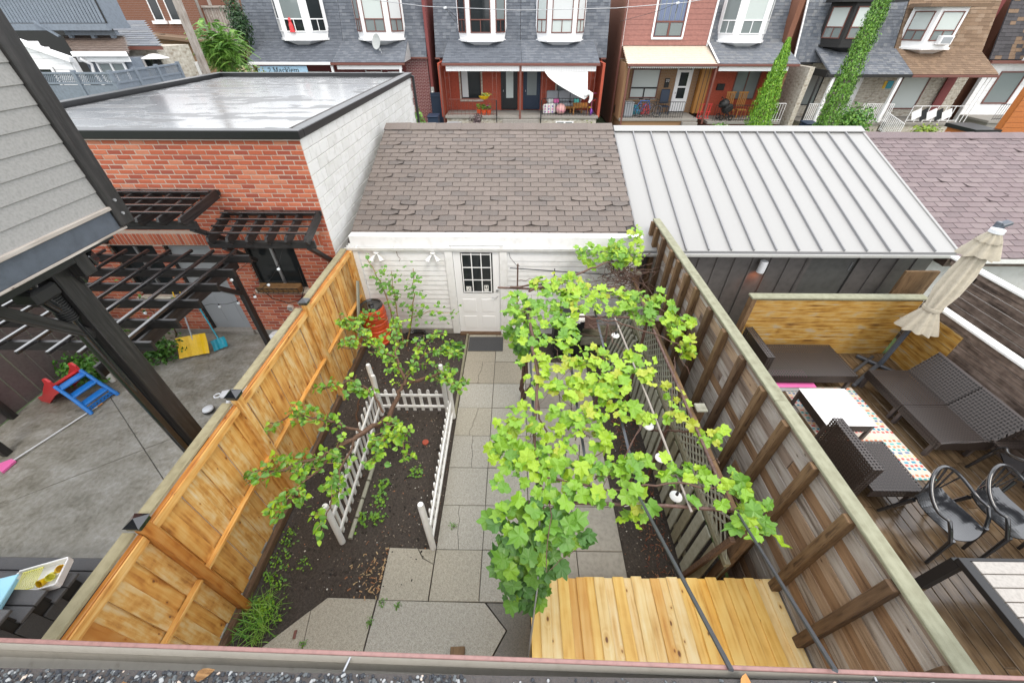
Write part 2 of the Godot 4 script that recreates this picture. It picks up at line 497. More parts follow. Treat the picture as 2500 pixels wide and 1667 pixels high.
func materials() -> void:
	var W := Color.WHITE
	mk("cedar", W, 0.62, TX.cedar, -1.3, TX.wood_bump, 0.6)
	tint("cedar_pale", "cedar", Color(1.0, 0.98, 0.93))
	tint("cedar_deep", "cedar", Color(0.86, 0.76, 0.66), 0.45)
	mk("cedar_worn", W, 0.75, TX.cedar_worn, -1.1, TX.wood_bump, 0.9)
	tint("cedar_worn_grey", "cedar_worn", Color(0.86, 0.84, 0.82))
	mk("greywood", W, 0.78, TX.greywood, -1.4, TX.wood_bump, 1.0)
	tint("greywood_dark", "greywood", Color(0.80, 0.74, 0.70))
	tint("greywood_warm", "greywood", Color(0.97, 0.87, 0.76))
	tint("greywood_rust", "greywood", Color(0.85, 0.71, 0.57))
	mk("post_brown", Color(0.72, 0.60, 0.45), 0.75, TX.greywood, -0.6, TX.wood_bump, 1.0)
	tint("post_dark", "post_brown", Color(0.60, 0.49, 0.38))
	mk("greenwood", W, 0.8, TX.greenwood, -1.2, TX.wood_bump, 0.7)
	tint("greenwood_dark", "greenwood", Color(0.86, 0.83, 0.77))
	tint("cap_grey", "greenwood", Color(0.90, 0.90, 0.84))
	tint("cap_warm", "greenwood", Color(0.96, 0.91, 0.80))
	mk("pine", W, 0.5, TX.pine, -1.5, TX.wood_bump, 0.3)
	tint("pine_pale", "pine", Color(1.0, 1.0, 0.98))
	tint("pine_gold", "pine", Color(1.0, 0.94, 0.74))
	tint("pine_deep", "pine", Color(1.0, 0.90, 0.62))
	tint("pine_tan", "pine", Color(0.94, 0.83, 0.64))
	mk("deckwood", W, 0.16, TX.deckwood, -1.5, TX.wood_bump, 0.25)
	tint("deckwood_grey", "deckwood", Color(1.0, 0.98, 0.95), 0.1)
	mk("fencebrown", W, 0.55, TX.fencebrown, -1.4, TX.wood_bump, 0.6)
	mk("amber", W, 0.5, TX.amber, -1.6, TX.wood_bump, 0.4)
	mk("blackwood", W, 0.38, TX.blackwood, -1.2, TX.wood_bump, 0.8)
	tint("blackwood_wet", "blackwood", W, 0.22)
	M.blackwood_wet.clearcoat_enabled = true; M.blackwood_wet.clearcoat = 1.0; M.blackwood_wet.clearcoat_roughness = 0.12
	mk("bluegrey", lc(0.085, 0.10, 0.125), 0.35, TX.mottle, 1.1, TX.soft_bump, 0.3)
	mk("bluepaint", lc(0.19, 0.225, 0.27), 0.5, TX.mottle, 1.1)
	mk("siding_grey", lc(0.31, 0.305, 0.295), 0.6, TX.mottle, 0.27)
	mk("brick_a", lc(0.46, 0.118, 0.058), 0.85, TX.brickface, 0.5, TX.granule_bump, 0.5)
	tint("brick_b", "brick_a", lc(0.40, 0.094, 0.048))
	tint("brick_c", "brick_a", lc(0.53, 0.158, 0.082))
	tint("brick_e", "brick_a", lc(0.30, 0.078, 0.05))
	tint("brick_f", "brick_a", lc(0.54, 0.20, 0.115))
	tint("brick_d", "brick_a", lc(0.34, 0.078, 0.046))
	mk("mortar", lc(0.56, 0.45, 0.37), 0.95, TX.granule, 0.35)
	mk("block_white", lc(0.62, 0.615, 0.60), 0.85, TX.grime, 1.7, TX.granule_bump, 0.5)
	tint("block_white_b", "block_white", lc(0.58, 0.575, 0.555))
	mk("block_joint", lc(0.44, 0.43, 0.41), 0.9, TX.grime, 1.3)
	mk("flashing", lc(0.018, 0.019, 0.021), 0.32, TX.mottle, 0.6)
	mk("membrane", lc(0.085, 0.086, 0.088), 0.9, TX.wet_rough, 5.0)
	M.membrane.albedo_texture = null
	M.membrane.roughness_texture = TX.wet_rough
	M.membrane.metallic_specular = 1.0
	M.membrane.clearcoat_enabled = true; M.membrane.clearcoat = 0.4; M.membrane.clearcoat_roughness = 0.2
	mk("white_paint", lc(0.80, 0.80, 0.79), 0.5, TX.grime, 1.5)
	mk("white_siding", lc(0.80, 0.80, 0.80), 0.55, TX.grime, 2.3)
	mk("white_old", lc(0.72, 0.72, 0.70), 0.7, TX.grime, 0.35, TX.soft_bump, 0.5)
	mk("white_clean", lc(0.84, 0.84, 0.84), 0.4)
	mk("metal_roof", lc(0.30, 0.297, 0.29), 0.45)
	mk("metal_seam", lc(0.22, 0.22, 0.225), 0.35)
	mk("dark_metal_wall", lc(0.135, 0.125, 0.12), 0.45, TX.mottle, 1.8)
	tint("dark_door", "dark_metal_wall", lc(0.12, 0.12, 0.115), 0.4)
	for q in [["shingle_a", 0.198, 0.164, 0.143], ["shingle_b", 0.184, 0.152, 0.133], ["shingle_c", 0.214, 0.177, 0.155], ["shingle_d", 0.165, 0.141, 0.127], ["shingle_old", 0.085, 0.076, 0.073]]:
		mk(q[0], lc(q[1], q[2], q[3]), 0.9, TX.granule, 0.32, TX.granule_bump, 0.8)
	for q in [["mauve_a", 0.215, 0.165, 0.168], ["mauve_b", 0.19, 0.147, 0.150], ["mauve_c", 0.235, 0.185, 0.185]]:
		mk(q[0], lc(q[1], q[2], q[3]), 0.85, TX.granule, 0.4, TX.granule_bump, 0.6)
	for q in [["slate_a", 0.14, 0.155, 0.18], ["slate_b", 0.112, 0.125, 0.148], ["slate_c", 0.18, 0.195, 0.22], ["slate_d", 0.225, 0.235, 0.25], ["tan_a", 0.27, 0.18, 0.115], ["tan_b", 0.22, 0.145, 0.092], ["tan_c", 0.31, 0.22, 0.15], ["char_a", 0.075, 0.07, 0.075], ["char_b", 0.055, 0.052, 0.056]]:
		mk(q[0], lc(q[1], q[2], q[3]), 0.9, TX.granule, 0.9)
	mk("aggregate", W, 0.75, TX.aggregate, 0.45, TX.aggregate_bump, 0.5)
	tint("aggregate_warm", "aggregate", Color(0.99, 0.98, 0.955))
	tint("aggregate_dark", "aggregate", Color(0.95, 0.925, 0.885))
	tint("aggregate_wet", "aggregate", Color(0.62, 0.60, 0.58), 0.12)
	mk("smooth_slab", lc(0.38, 0.355, 0.31), 0.75, TX.mottle, 0.8, TX.soft_bump, 0.4)
	tint("smooth_slab_dark", "smooth_slab", lc(0.27, 0.245, 0.21))
	mk("soil", W, 0.9, TX.soil, 0.42, TX.soil_bump, 1.0)
	mk("soil_clod", lc(0.035, 0.026, 0.02), 0.95)
	mk("patio", W, 0.75, TX.patio, 2.4, TX.patio_bump, 1.0)
	M.patio.roughness_texture = TX.patio_rough
	mk("concrete", lc(0.33, 0.31, 0.28), 0.85, TX.mottle, 0.9, TX.granule_bump, 0.4)
	mk("asphalt", lc(0.055, 0.055, 0.057), 0.7, TX.granule, 0.6)
	mk("grass_ground", lc(0.05, 0.085, 0.02), 0.95, TX.mottle, 0.7)
	mk("glass_dark", lc(0.018, 0.022, 0.024), 0.04)
	mk("glass_pale", lc(0.20, 0.23, 0.23), 0.06)
	mk("blind", lc(0.52, 0.57, 0.55), 0.35)
	mk("curtain_blue", lc(0.17, 0.21, 0.32), 0.7)
	mk("curtain_white", lc(0.60, 0.62, 0.62), 0.7)
	var gp := mk("pane", Color(0.75, 0.8, 0.8, 0.16), 0.03)
	gp.transparency = BaseMaterial3D.TRANSPARENCY_ALPHA
	mk("rust_pipe", W, 0.55, TX.rust, 0.5)
	mk("iron", lc(0.075, 0.08, 0.09), 0.4, TX.mottle, 0.4, null, 1.0, 0.3)
	mk("steel", lc(0.42, 0.43, 0.45), 0.35, null, 0.0, null, 1.0, 0.7)
	mk("black_plastic", lc(0.011, 0.012, 0.014), 0.14)
	M.black_plastic.clearcoat_enabled = true; M.black_plastic.clearcoat = 1.0; M.black_plastic.clearcoat_roughness = 0.04
	mk("black_matt", lc(0.012, 0.012, 0.012), 0.6)
	mk("black_iron", lc(0.012, 0.012, 0.013), 0.45)
	mk("red_plastic", lc(0.66, 0.045, 0.05), 0.35)
	mk("blue_plastic", lc(0.02, 0.19, 0.60), 0.3)
	mk("yellow_plastic", lc(0.82, 0.52, 0.01), 0.35, TX.mottle, 0.35)
	mk("teal_plastic", lc(0.015, 0.28, 0.38), 0.35)
	mk("pink_plastic", lc(0.78, 0.16, 0.42), 0.35)
	mk("orange_plastic", lc(0.72, 0.105, 0.03), 0.4, TX.mottle, 0.5)
	mk("light_plastic", lc(0.62, 0.64, 0.66), 0.4)
	mk("sky_plastic", lc(0.28, 0.58, 0.72), 0.3)
	mk("aqua_plastic", lc(0.10, 0.52, 0.46), 0.3)
	mk("lime_plastic", lc(0.75, 0.72, 0.10), 0.35)
	mk("purple", lc(0.22, 0.06, 0.42), 0.5)
	mk("bin_grey", lc(0.30, 0.32, 0.34), 0.5)
	mk("bin_blue", lc(0.012, 0.026, 0.055), 0.45)
	mk("canvas", lc(0.50, 0.45, 0.355), 0.85, TX.mottle, 0.8, TX.cloth_bump, 0.4)
	mk("cloth_white", lc(0.80, 0.80, 0.79), 0.85, null, 0.0)
	mk("wicker", lc(0.056, 0.042, 0.036), 0.4, TX.wicker, -0.36)
	M.wicker.transparency = BaseMaterial3D.TRANSPARENCY_ALPHA_SCISSOR
	M.wicker.alpha_scissor_threshold = 0.5
	mk("wicker_solid", lc(0.07, 0.055, 0.05), 0.45)
	mk("rug", W, 0.9, TX.rug, 0.0, TX.cloth_bump, 0.5)
	mk("bark", W, 0.85, TX.bark, 0.3, TX.soft_bump, 1.0)
	mk("vine_bark", lc(0.12, 0.068, 0.05), 0.85, TX.mottle, 0.2)
	mk("twig", lc(0.30, 0.20, 0.09), 0.75)
	for q in [["leaf_a", 0.12, 0.27, 0.025], ["leaf_b", 0.19, 0.36, 0.02], ["leaf_c", 0.29, 0.44, 0.022], ["leaf_d", 0.065, 0.17, 0.03], ["leaf_e", 0.36, 0.41, 0.035], ["leaf_f", 0.12, 0.27, 0.045], ["leaf_g", 0.055, 0.15, 0.03]]:
		var m := mk(q[0], lc(q[1], q[2], q[3]), 0.42, TX.leaf, -0.6, TX.leaf_bump, 0.5)
		m.backlight_enabled = true
		m.backlight = lc(q[1] * 0.6, q[2] * 0.6, q[3] * 0.4)
		m.cull_mode = BaseMaterial3D.CULL_DISABLED
	var lm := mk("foliage", W, 0.45, TX.leaf, -0.6)
	lm.vertex_color_use_as_albedo = true
	lm.backlight_enabled = true
	lm.backlight = lc(0.06, 0.12, 0.015)
	lm.cull_mode = BaseMaterial3D.CULL_DISABLED
	var vm := mk("varied", W, 0.8)
	vm.vertex_color_use_as_albedo = true
	mk("ac_unit", lc(0.36, 0.38, 0.37), 0.5)
	mk("pink_siding", lc(0.36, 0.155, 0.125), 0.55, TX.mottle, 2.0)
	mk("cream_roof", lc(0.62, 0.53, 0.43), 0.5, TX.grime, 2.0)
	mk("brown_trim", lc(0.16, 0.06, 0.045), 0.5)
	mk("red_paint", lc(0.46, 0.085, 0.042), 0.7, TX.mottle, 1.2)
	mk("house_brick_red", lc(0.20, 0.052, 0.05), 0.85, TX.brickface, 0.8)
	mk("house_brick_brown", lc(0.20, 0.085, 0.050), 0.88, TX.brickface, 0.8)
	mk("house_brick_tan", lc(0.31, 0.18, 0.09), 0.88, TX.brickface, 0.8)
	mk("stone", W, 0.85, TX.stone, 0.9, TX.soft_bump, 0.6)
	mk("orange_board", lc(0.50, 0.16, 0.035), 0.5, TX.mottle, 0.8)
	mk("lip_pink", lc(0.31, 0.175, 0.16), 0.45, TX.mottle, 0.4)
	mk("gutter_metal", lc(0.40, 0.38, 0.34), 0.5, TX.grime, 0.4)
	mk("coir", W, 0.95, TX.coir, 0.3, TX.soft_bump, 1.0)
	mk("slat_pale", lc(0.40, 0.375, 0.345), 0.6, TX.mottle, 0.4)
	mk("plum_board", lc(0.165, 0.145, 0.143), 0.5, TX.mottle, 0.7)
	mk("tread_grey", lc(0.085, 0.083, 0.085), 0.6, TX.granule, 0.4)
	mk("foam", lc(0.75, 0.75, 0.72), 0.6)
	mk("sign_blue", lc(0.36, 0.55, 0.72), 0.5, TX.grime, 0.8)
	mk("lamp_glow", lc(0.7, 0.72, 0.75), 0.4)
	mk("rubber", lc(0.06, 0.06, 0.062), 0.7, TX.granule, 0.4)
	mk("gold_wood", lc(0.42, 0.19, 0.045), 0.5)
	mk("bulb", Color(0.85, 0.88, 0.9), 0.08)

# ---------------------------------------------------------------- ground
func slab_poly(parent: Node, poly: Array, top: float, mt: Material, called := "paving_slab") -> void:
	# poly in x, z; a slab 5 cm thick with a small chamfer
	var pts := PackedVector2Array()
	for p in poly: pts.append(Vector2(p[0], -p[1]))
	if Geometry2D.is_polygon_clockwise(pts): pts.reverse()
	var shr := Geometry2D.offset_polygon(pts, -0.006)
	var low: PackedVector2Array = pts
	var hi: PackedVector2Array = shr[0] if shr.size() > 0 and shr[0].size() == pts.size() else pts
	var g := G.new()
	# find the matching corner of the shrunk polygon
	var k0 := 0
	var best := 9.0
	for k in hi.size():
		if hi[k].distance_to(low[0]) < best:
			best = hi[k].distance_to(low[0]); k0 = k
	var id := Geometry2D.triangulate_polygon(hi)
	for i in range(0, id.size(), 3):
		var t := []
		for j in 3: t.append(Vector3(hi[id[i + j]].x, top, -hi[id[i + j]].y))
		if (t[1] - t[0]).cross(t[2] - t[0]).y < 0.0: g.tri(t[0], t[2], t[1])
		else: g.tri(t[0], t[1], t[2])
	var m := low.size()
	for i in m:
		var a := low[i]; var b := low[(i + 1) % m]
		var c := hi[(i + k0) % m]; var d := hi[(i + 1 + k0) % m]
		g.quad(Vector3(a.x, top - 0.006, -a.y), Vector3(b.x, top - 0.006, -b.y), Vector3(d.x, top, -d.y), Vector3(c.x, top, -c.y))
		g.quad(Vector3(a.x, top - 0.05, -a.y), Vector3(b.x, top - 0.05, -b.y), Vector3(b.x, top - 0.006, -b.y), Vector3(a.x, top - 0.006, -a.y))
	gpart(parent, called, g, mt)

func build_ground() -> void:
	var s := setting("ground")
	bc(s, "earth", Vector3(-400, -0.3, -600), Vector3(400, -0.12, 200), M.grass_ground)
	var street := setting("street")
	bc(street, "road_surface", Vector3(-90, -0.118, -24), Vector3(90, -0.06, -16), M.asphalt)
	bc(street, "sidewalk", Vector3(-90, -0.118, -25.6), Vector3(90, 0.04, -24), M.concrete)
	# garden soil: an uneven sheet
	var soil := setting("soil")
	var f := FastNoiseLite.new()
	f.seed = 5; f.frequency = 1.1; f.fractal_octaves = 5
	var g := G.new()
	var nx := 96
	var nz := 120
	var hs := []
	for j in nz + 1:
		var row := []
		for i in nx + 1:
			var x := lerpf(-3.3, 2.72, i / float(nx))
			var z := lerpf(-7.0, -0.05, j / float(nz))
			var y := -0.018 + 0.035 * f.get_noise_2d(x * 2.0, z * 2.0)
			if x > -1.1 and x < 1.5: y = -0.03 + 0.008 * f.get_noise_2d(x * 4.0, z * 4.0)
			row.append(Vector3(x, y, z))
		hs.append(row)
	for j in nz:
		for i in nx:
			g.quad(hs[j][i], hs[j + 1][i], hs[j + 1][i + 1], hs[j][i + 1])
	gpart(soil, "soil_surface", g, M.soil)
	# crumbs, chips and stones on the soil
	var crumbs := G.new()
	crumbs.colored = true
	for i in 4200:
		var x := rng.randf_range(-3.2, -1.06) if rng.randf() < 0.72 else rng.randf_range(1.47, 2.15)
		var z := rng.randf_range(-6.8, -1.7)
		if x < -2.3 and z > -1.75: continue
		var r := rng.randf_range(0.003, 0.011)
		var y := -0.018 + 0.035 * f.get_noise_2d(x * 2.0, z * 2.0)
		var k := rng.randf()
		crumbs.col = Color(0.035, 0.026, 0.021) if k < 0.55 else (Color(0.22, 0.185, 0.145) if k < 0.88 else (Color(0.30, 0.13, 0.06) if k < 0.96 else Color(0.68, 0.66, 0.60)))
		crumbs.box(Vector3(r * rng.randf_range(1, 2.4), r, r * rng.randf_range(0.7, 1.6)), T3(Vector3(x, y + r * 0.3, z), Vector3(rng.randf() * 0.6, rng.randf() * 6, rng.randf() * 0.6)))
	for i in 420:
		var x := rng.randf_range(-3.2, -1.1)
		var z := rng.randf_range(-6.8, -1.75)
		var r := rng.randf_range(0.012, 0.032)
		crumbs.col = Color(0.026, 0.020, 0.016) * rng.randf_range(0.8, 1.5)
		crumbs.box(Vector3(r * 1.4, r * 0.8, r * 1.1), T3(Vector3(x, -0.016 + 0.035 * f.get_noise_2d(x * 2.0, z * 2.0), z), Vector3(rng.randf() * 3, rng.randf() * 6, rng.randf())), r * 0.3)
	stuff(gpart(soil, "crumb", crumbs, M.varied))
	# red and brown vine litter along the right hand strip
	var litter := G.new()
	litter.colored = true
	for i in 700:
		var x := rng.randf_range(1.72, 2.12)
		var z := rng.randf_range(-6.4, -1.7)
		litter.col = [Color(0.20, 0.055, 0.03), Color(0.12, 0.05, 0.03), Color(0.28, 0.14, 0.07)][rng.randi() % 3]
		litter.box(Vector3(rng.randf_range(0.01, 0.07), 0.003, rng.randf_range(0.003, 0.012)), T3(Vector3(x, 0.004 + rng.randf() * 0.02, z), Vector3(rng.randf() * 0.5, rng.randf() * 6, rng.randf() * 0.5)))
	for i in 110:
		var x := rng.randf_range(-1.95, -1.6) + rng.randfn(0, 0.12)
		var z := -1.95 + rng.randfn(0, 0.14)
		litter.col = [Color(0.36, 0.22, 0.11), Color(0.25, 0.11, 0.05), Color(0.45, 0.33, 0.18)][rng.randi() % 3]
		litter.box(Vector3(rng.randf_range(0.01, 0.06), 0.003, rng.randf_range(0.003, 0.016)), T3(Vector3(minf(x, -1.69), 0.012 + rng.randf() * 0.015, z), Vector3(rng.randf() * 0.5, rng.randf() * 6, rng.randf() * 0.5)))
	stuff(gpart(soil, "litter", litter, M.varied))
	# slabs
	var pv := setting("pavement")
	var xs := [-1.045, -0.425, 0.2, 0.835, 1.455]
	var zs := [-6.95, -6.6, -5.975, -5.35, -4.73, -4.11, -3.495, -2.87, -2.25, -1.64]
	var e := 0.004
	for j in zs.size() - 1:
		for i in 4:
			var a := Vector2(xs[i] + e, zs[j] + e)
			var b := Vector2(xs[i + 1] - e, zs[j + 1] - e)
			var names := ["aggregate", "aggregate", "aggregate_warm"]
			if j < 3: names = ["aggregate_warm", "aggregate_dark"]
			if i > 1: names = ["smooth_slab", "smooth_slab", "smooth_slab_dark"]
			if i > 1 and j < 2: continue
			var mt := pick(names)
			var top := rng.randf_range(-0.003, 0.003)
			if i == 0 and j in [2, 4, 5, 7]:      # cracked in two
				var c0 := lerpf(a.x, b.x, rng.randf_range(0.35, 0.62))
				var c1 := lerpf(a.x, b.x, rng.randf_range(0.35, 0.62))
				var zig := []
				for q in 7:
					zig.append([lerpf(c0, c1, q / 6.0) + (rng.randf_range(-0.022, 0.022) if q > 0 and q < 6 else 0.0), lerpf(a.y, b.y, q / 6.0)])
				var left := [[a.x, a.y]]
				for q in zig: left.append([q[0] - 0.003, q[1]])
				left.append([a.x, b.y])
				var right := [[b.x, b.y]]
				for q in range(zig.size() - 1, -1, -1): right.append([zig[q][0] + 0.003, zig[q][1]])
				right.append([b.x, a.y])
				slab_poly(pv, left, top, mt)
				slab_poly(pv, right, top - 0.003, mt)
			else:
				slab_poly(pv, [[a.x, a.y], [b.x, a.y], [b.x, b.y], [a.x, b.y]], top, mt)
	# the slab that stands out to the left, with a broken corner
	slab_poly(pv, [[-1.675, -2.262], [-1.30, -2.255], [-1.21, -2.13], [-1.055, -2.06], [-1.055, -1.648], [-1.66, -1.65]], 0.0, M.aggregate_warm)
	slab_poly(pv, [[-1.29, -2.255], [-1.055, -2.252], [-1.055, -2.068], [-1.20, -2.137]], -0.004, M.aggregate_warm)
	# the wide front slabs
	slab_poly(pv, [[-2.29, -1.665], [-1.69, -1.655], [-1.715, -0.3], [-2.30, -0.3], [-2.36, -1.0], [-2.40, -1.25], [-2.44, -1.53]], 0.001, M.aggregate_warm)
	slab_poly(pv, [[-2.45, -1.53], [-2.41, -1.25], [-2.37, -1.0], [-2.31, -0.3], [-3.15, -0.3], [-3.15, -0.95], [-2.89, -1.135]], -0.004, M.aggregate_warm)
	slab_poly(pv, [[-1.67, -1.645], [-0.355, -1.632], [-0.09, -1.356], [-0.26, -1.087], [-0.40, -0.3], [-1.70, -0.3]], 0.0, M.aggregate)
	slab_poly(pv, [[-0.33, -1.632], [0.20, -1.632], [0.20, -0.3], [-0.385, -0.3], [-0.245, -1.08], [-0.07, -1.356]], -0.008, M.aggregate_wet)
	slab_poly(pv, [[0.21, -1.632], [1.455, -1.632], [1.455, -0.3], [0.21, -0.3]], -0.002, M.smooth_slab_dark)
	bc(pv, "timber_edging", Vector3(-1.105, -0.03, -6.9), Vector3(-1.055, 0.03, -4.5), M.greenwood_dark, 0.01)
	# neighbour's patio
	var pt := setting("patio")
	bc(pt, "patio_base", Vector3(-9.0, -0.1, -6.87), Vector3(-3.36, -0.02, -0.2), M.asphalt)
	# saw cuts run corner to corner, as in the stamped concrete
	slab_poly(pt, [[-9.0, -5.946], [-6.149, -3.771], [-9.0, -1.778]], 0.0, M.patio, "patio_slab")
	slab_poly(pt, [[-9.0, -6.87], [-9.0, -5.957], [-6.143, -3.777], [-3.36, -5.727], [-3.36, -6.87]], 0.001, M.patio, "patio_slab")
	slab_poly(pt, [[-3.36, -5.717], [-6.137, -3.771], [-3.36, -1.652]], 0.0, M.patio, "patio_slab")
	slab_poly(pt, [[-9.0, -1.767], [-6.143, -3.765], [-3.36, -1.641], [-3.36, -0.2], [-9.0, -0.2]], -0.001, M.patio, "patio_slab")

# ---------------------------------------------------------------- the house under the camera: gutter and roof edge
func build_own_house() -> void:
	var h := thing("house", "own pale house extension with gravelled roof below the viewpoint", "house", Vector3(-0.3, 0, 0.0))
	bc(h, "wall", Vector3(-2.85, -0.1, -0.12), Vector3(2.85, 3.3, 0.1), M.white_siding)
	var g := G.new()
	g.prism([Vector2(-0.37, 3.36), Vector2(1.4, 3.56), Vector2(1.4, 3.50), Vector2(-0.37, 3.347)], 7.4, Transform3D(Basis(Vector3(0, 0, 1), Vector3(0, 1, 0), Vector3(-1, 0, 0)), Vector3(3.7, 0, 0)))
	gpart(h, "roof", g, M.shingle_old)
	bc(h, "fascia", Vector3(-3.7, 3.1, -0.235), Vector3(3.7, 3.33, -0.21), M.white_old)
	# stones on the roof edge
	var st := G.new()
	st.colored = true
	for i in 5200:
		var x := rng.randf_range(-2.3, 2.4)
		var z := rng.randf_range(-0.365, -0.2)
		if x > 0.1 and x < 1.5 and rng.randf() < 0.85: continue
		var r := rng.randf_range(0.004, 0.012)
		var k := rng.randf()
		st.col = Color(0.035, 0.038, 0.045) if k < 0.5 else (Color(0.10, 0.11, 0.12) if k < 0.85 else (Color(0.30, 0.31, 0.32) if k < 0.97 else Color(0.5, 0.42, 0.36)))
		st.box(Vector3(r * rng.randf_range(1, 1.8), r, r * rng.randf_range(0.8, 1.4)), T3(Vector3(x, 3.36 + (z + 0.37) * 0.113 + r * 0.4, z), Vector3(rng.randf() * 3, rng.randf() * 6, rng.randf())), r * 0.25)
	stuff(gpart(h, "roof_gravel", st, M.varied))
	# gutter: one long channel, a little off square with the house
	var gt := thing("rain_gutter", "long grey rain gutter with a faded pink lip along the roof edge", "gutter", Vector3(0, 0, -0.345))
	gt.rotation.y = -0.0177
	var pr := [[0.105, 3.345], [0.095, 3.25], [0.06, 3.222], [0.0, 3.218], [-0.045, 3.235], [-0.062, 3.27], [-0.058, 3.30], [-0.075, 3.335]]
	var t := G.new()
	for i in pr.size() - 1:
		t.quad(Vector3(-3.4, pr[i][1], pr[i][0]), Vector3(3.4, pr[i][1], pr[i][0]), Vector3(3.4, pr[i + 1][1], pr[i + 1][0]), Vector3(-3.4, pr[i + 1][1], pr[i + 1][0]), Vector2(0, i * 0.1), Vector2(7, i * 0.1), Vector2(7, i * 0.1 + 0.1), Vector2(0, i * 0.1 + 0.1))
		t.quad(Vector3(-3.4, pr[i + 1][1] - 0.003, pr[i + 1][0] - 0.002), Vector3(3.4, pr[i + 1][1] - 0.003, pr[i + 1][0] - 0.002), Vector3(3.4, pr[i][1] - 0.003, pr[i][0] - 0.002), Vector3(-3.4, pr[i][1] - 0.003, pr[i][0] - 0.002))
	gpart(gt, "trough", t, M.gutter_metal)
	bc(gt, "lip", Vector3(-3.4, 3.322, -0.093), Vector3(3.4, 3.342, -0.076), M.lip_pink, 0.003)
	for x in [-0.72, 1.55]:
		pipe(gt, "spike", [Vector3(x, 3.325, -0.08), Vector3(x - 0.04, 3.34, 0.11)], 0.006, M.steel)
	for q in [[-1.62, -0.33, 0.5], [-1.33, -0.34, 2.1], [1.25, -0.33, 1.0], [0.55, -0.34, 0.2], [0.95, -0.33, 2.6]]:
		var l := thing("fallen_leaf", ["curled brown leaf on dark gravel at the left of the roof edge", "tan leaf on gravel, second from the left roof edge", "brown leaf lying in the right part of the gutter edge", "brown leaf at the middle of the roof edge", "dark leaf on the wet roof edge right of the middle"][[-1.62, -1.33, 1.25, 0.55, 0.95].find(q[0])], "leaf", Vector3(q[0], 3.378, q[1]), "leaves on the roof edge", q[2])
		var lg := G.new()
		simple_leaf(lg, Transform3D(Basis.from_scale(Vector3.ONE * 0.07), Vector3.ZERO), 0.35)
		gpart(l, "blade", lg, [M.coir, M.gold_wood, M.bark][rng.randi() % 3])

# ---------------------------------------------------------------- our garage
func shingle_variants() -> Array:
	# tabs 0.34 x 0.155 lying in x (across) and z (down the slope), lower edge at +z; some curl
	var out := []
	for k in 8:
		var g := G.new()
		var w := 0.334
		var l := 0.185
		var curl: Array = [[0, 0], [0, 0], [0.003, 0.004], [0.03, 0.004], [0.005, 0.034], [0.045, 0.03], [0.018, 0.045], [0.003, 0.012]][k]
		var nx := 6
		var zz := [0.0, l * 0.72, l * 0.88, l]
		var P := []
		for j in 4:
			var row := []
			for i in nx + 1:
				var u := i / float(nx)
				var e := j / 3.0
				var y: float = 0.012 * zz[j] / l
				if j >= 1: y += e * e * (curl[0] * pow(1.0 - u, 3.0) + curl[1] * pow(u, 3.0))
				row.append(Vector3((u - 0.5) * w, y, zz[j] - 0.035 + (0.006 * sin(k * 3.1 + u * 5.0) if j == 3 else 0.0)))
			P.append(row)
		for j in 3:
			for i in nx:
				g.quad(P[j][i], P[j + 1][i], P[j + 1][i + 1], P[j][i + 1])
		var d := Vector3(0, -0.014, 0)
		for i in nx: g.quad(P[3][i] + d, P[3][i + 1] + d, P[3][i + 1], P[3][i])
		g.quad(P[3][0] + d, P[3][0], P[0][0], P[0][0] + d)
		g.quad(P[3][nx], P[3][nx] + d, P[0][nx] + d, P[0][nx])
		out.append(g)
	return out

func shingle_roof(parent: Node, x0: float, x1: float, eave: Vector2, ridge: Vector2, names: Array, rows: int, curl_rows: int, most: int, damaged := false) -> void:
	var V := shingle_variants()
	var ms := []
	for g in V: ms.append(g.mesh())
	var dir := Vector3(0, ridge.x - eave.x, ridge.y - eave.y)
	var slope := dir.length()
	dir = dir / slope
	var basis := Basis(Vector3.RIGHT, Vector3.RIGHT.cross(dir), -dir)
	if basis.y.y < 0: basis = Basis(Vector3.RIGHT, -Vector3.RIGHT.cross(dir), -dir)
	var rest := {}
	var count := 0
	var ex := slope / rows
	for j in rows:
		var xo := x0 + (0.17 if j % 2 else 0.0) + rng.randf_range(-0.012, 0.012)
		for i in range(-1, int((x1 - x0) / 0.341) + 2):
			var cx := xo + i * 0.341 + 0.17
			var lo := maxf(cx - 0.163, x0)
			var hi := minf(cx + 0.163, x1)
			if hi - lo < 0.04: continue
			var k := 0
			if j < curl_rows: k = rng.randi() % 8 if rng.randf() < 0.7 - 0.05 * j else rng.randi() % 3
			elif rng.randf() < 0.3: k = 2 + rng.randi() % 3 if rng.randf() < 0.25 else 2
			var p := Vector3((lo + hi) * 0.5, eave.x, eave.y) + dir * (ex * j + 0.155) + basis.y * (0.012 + 0.003 * rng.randf())
			var xf := Transform3D(basis * Basis.from_scale(Vector3((hi - lo) / 0.334, 1, 1)), p)
			var mat_name: String = names[rng.randi() % names.size()]
			if damaged and (j == 0 and (cx > -0.2 or cx < -2.9) or (j == 1 and cx > 1.5) or (j == 2 and cx > 1.8)) and rng.randf() < 0.75: mat_name = "shingle_old"
			if damaged and j > rows - 3 and cx < -2.7: mat_name = "shingle_old"
			if count < most:
				part(parent, "shingle", ms[k], M[mat_name], xf)
				count += 1
			else:
				if not rest.has(mat_name): rest[mat_name] = G.new()
				rest[mat_name].put(V[k], xf)
	for q in rest: stuff(gpart(parent, "shingle_field", rest[q], M[q]))

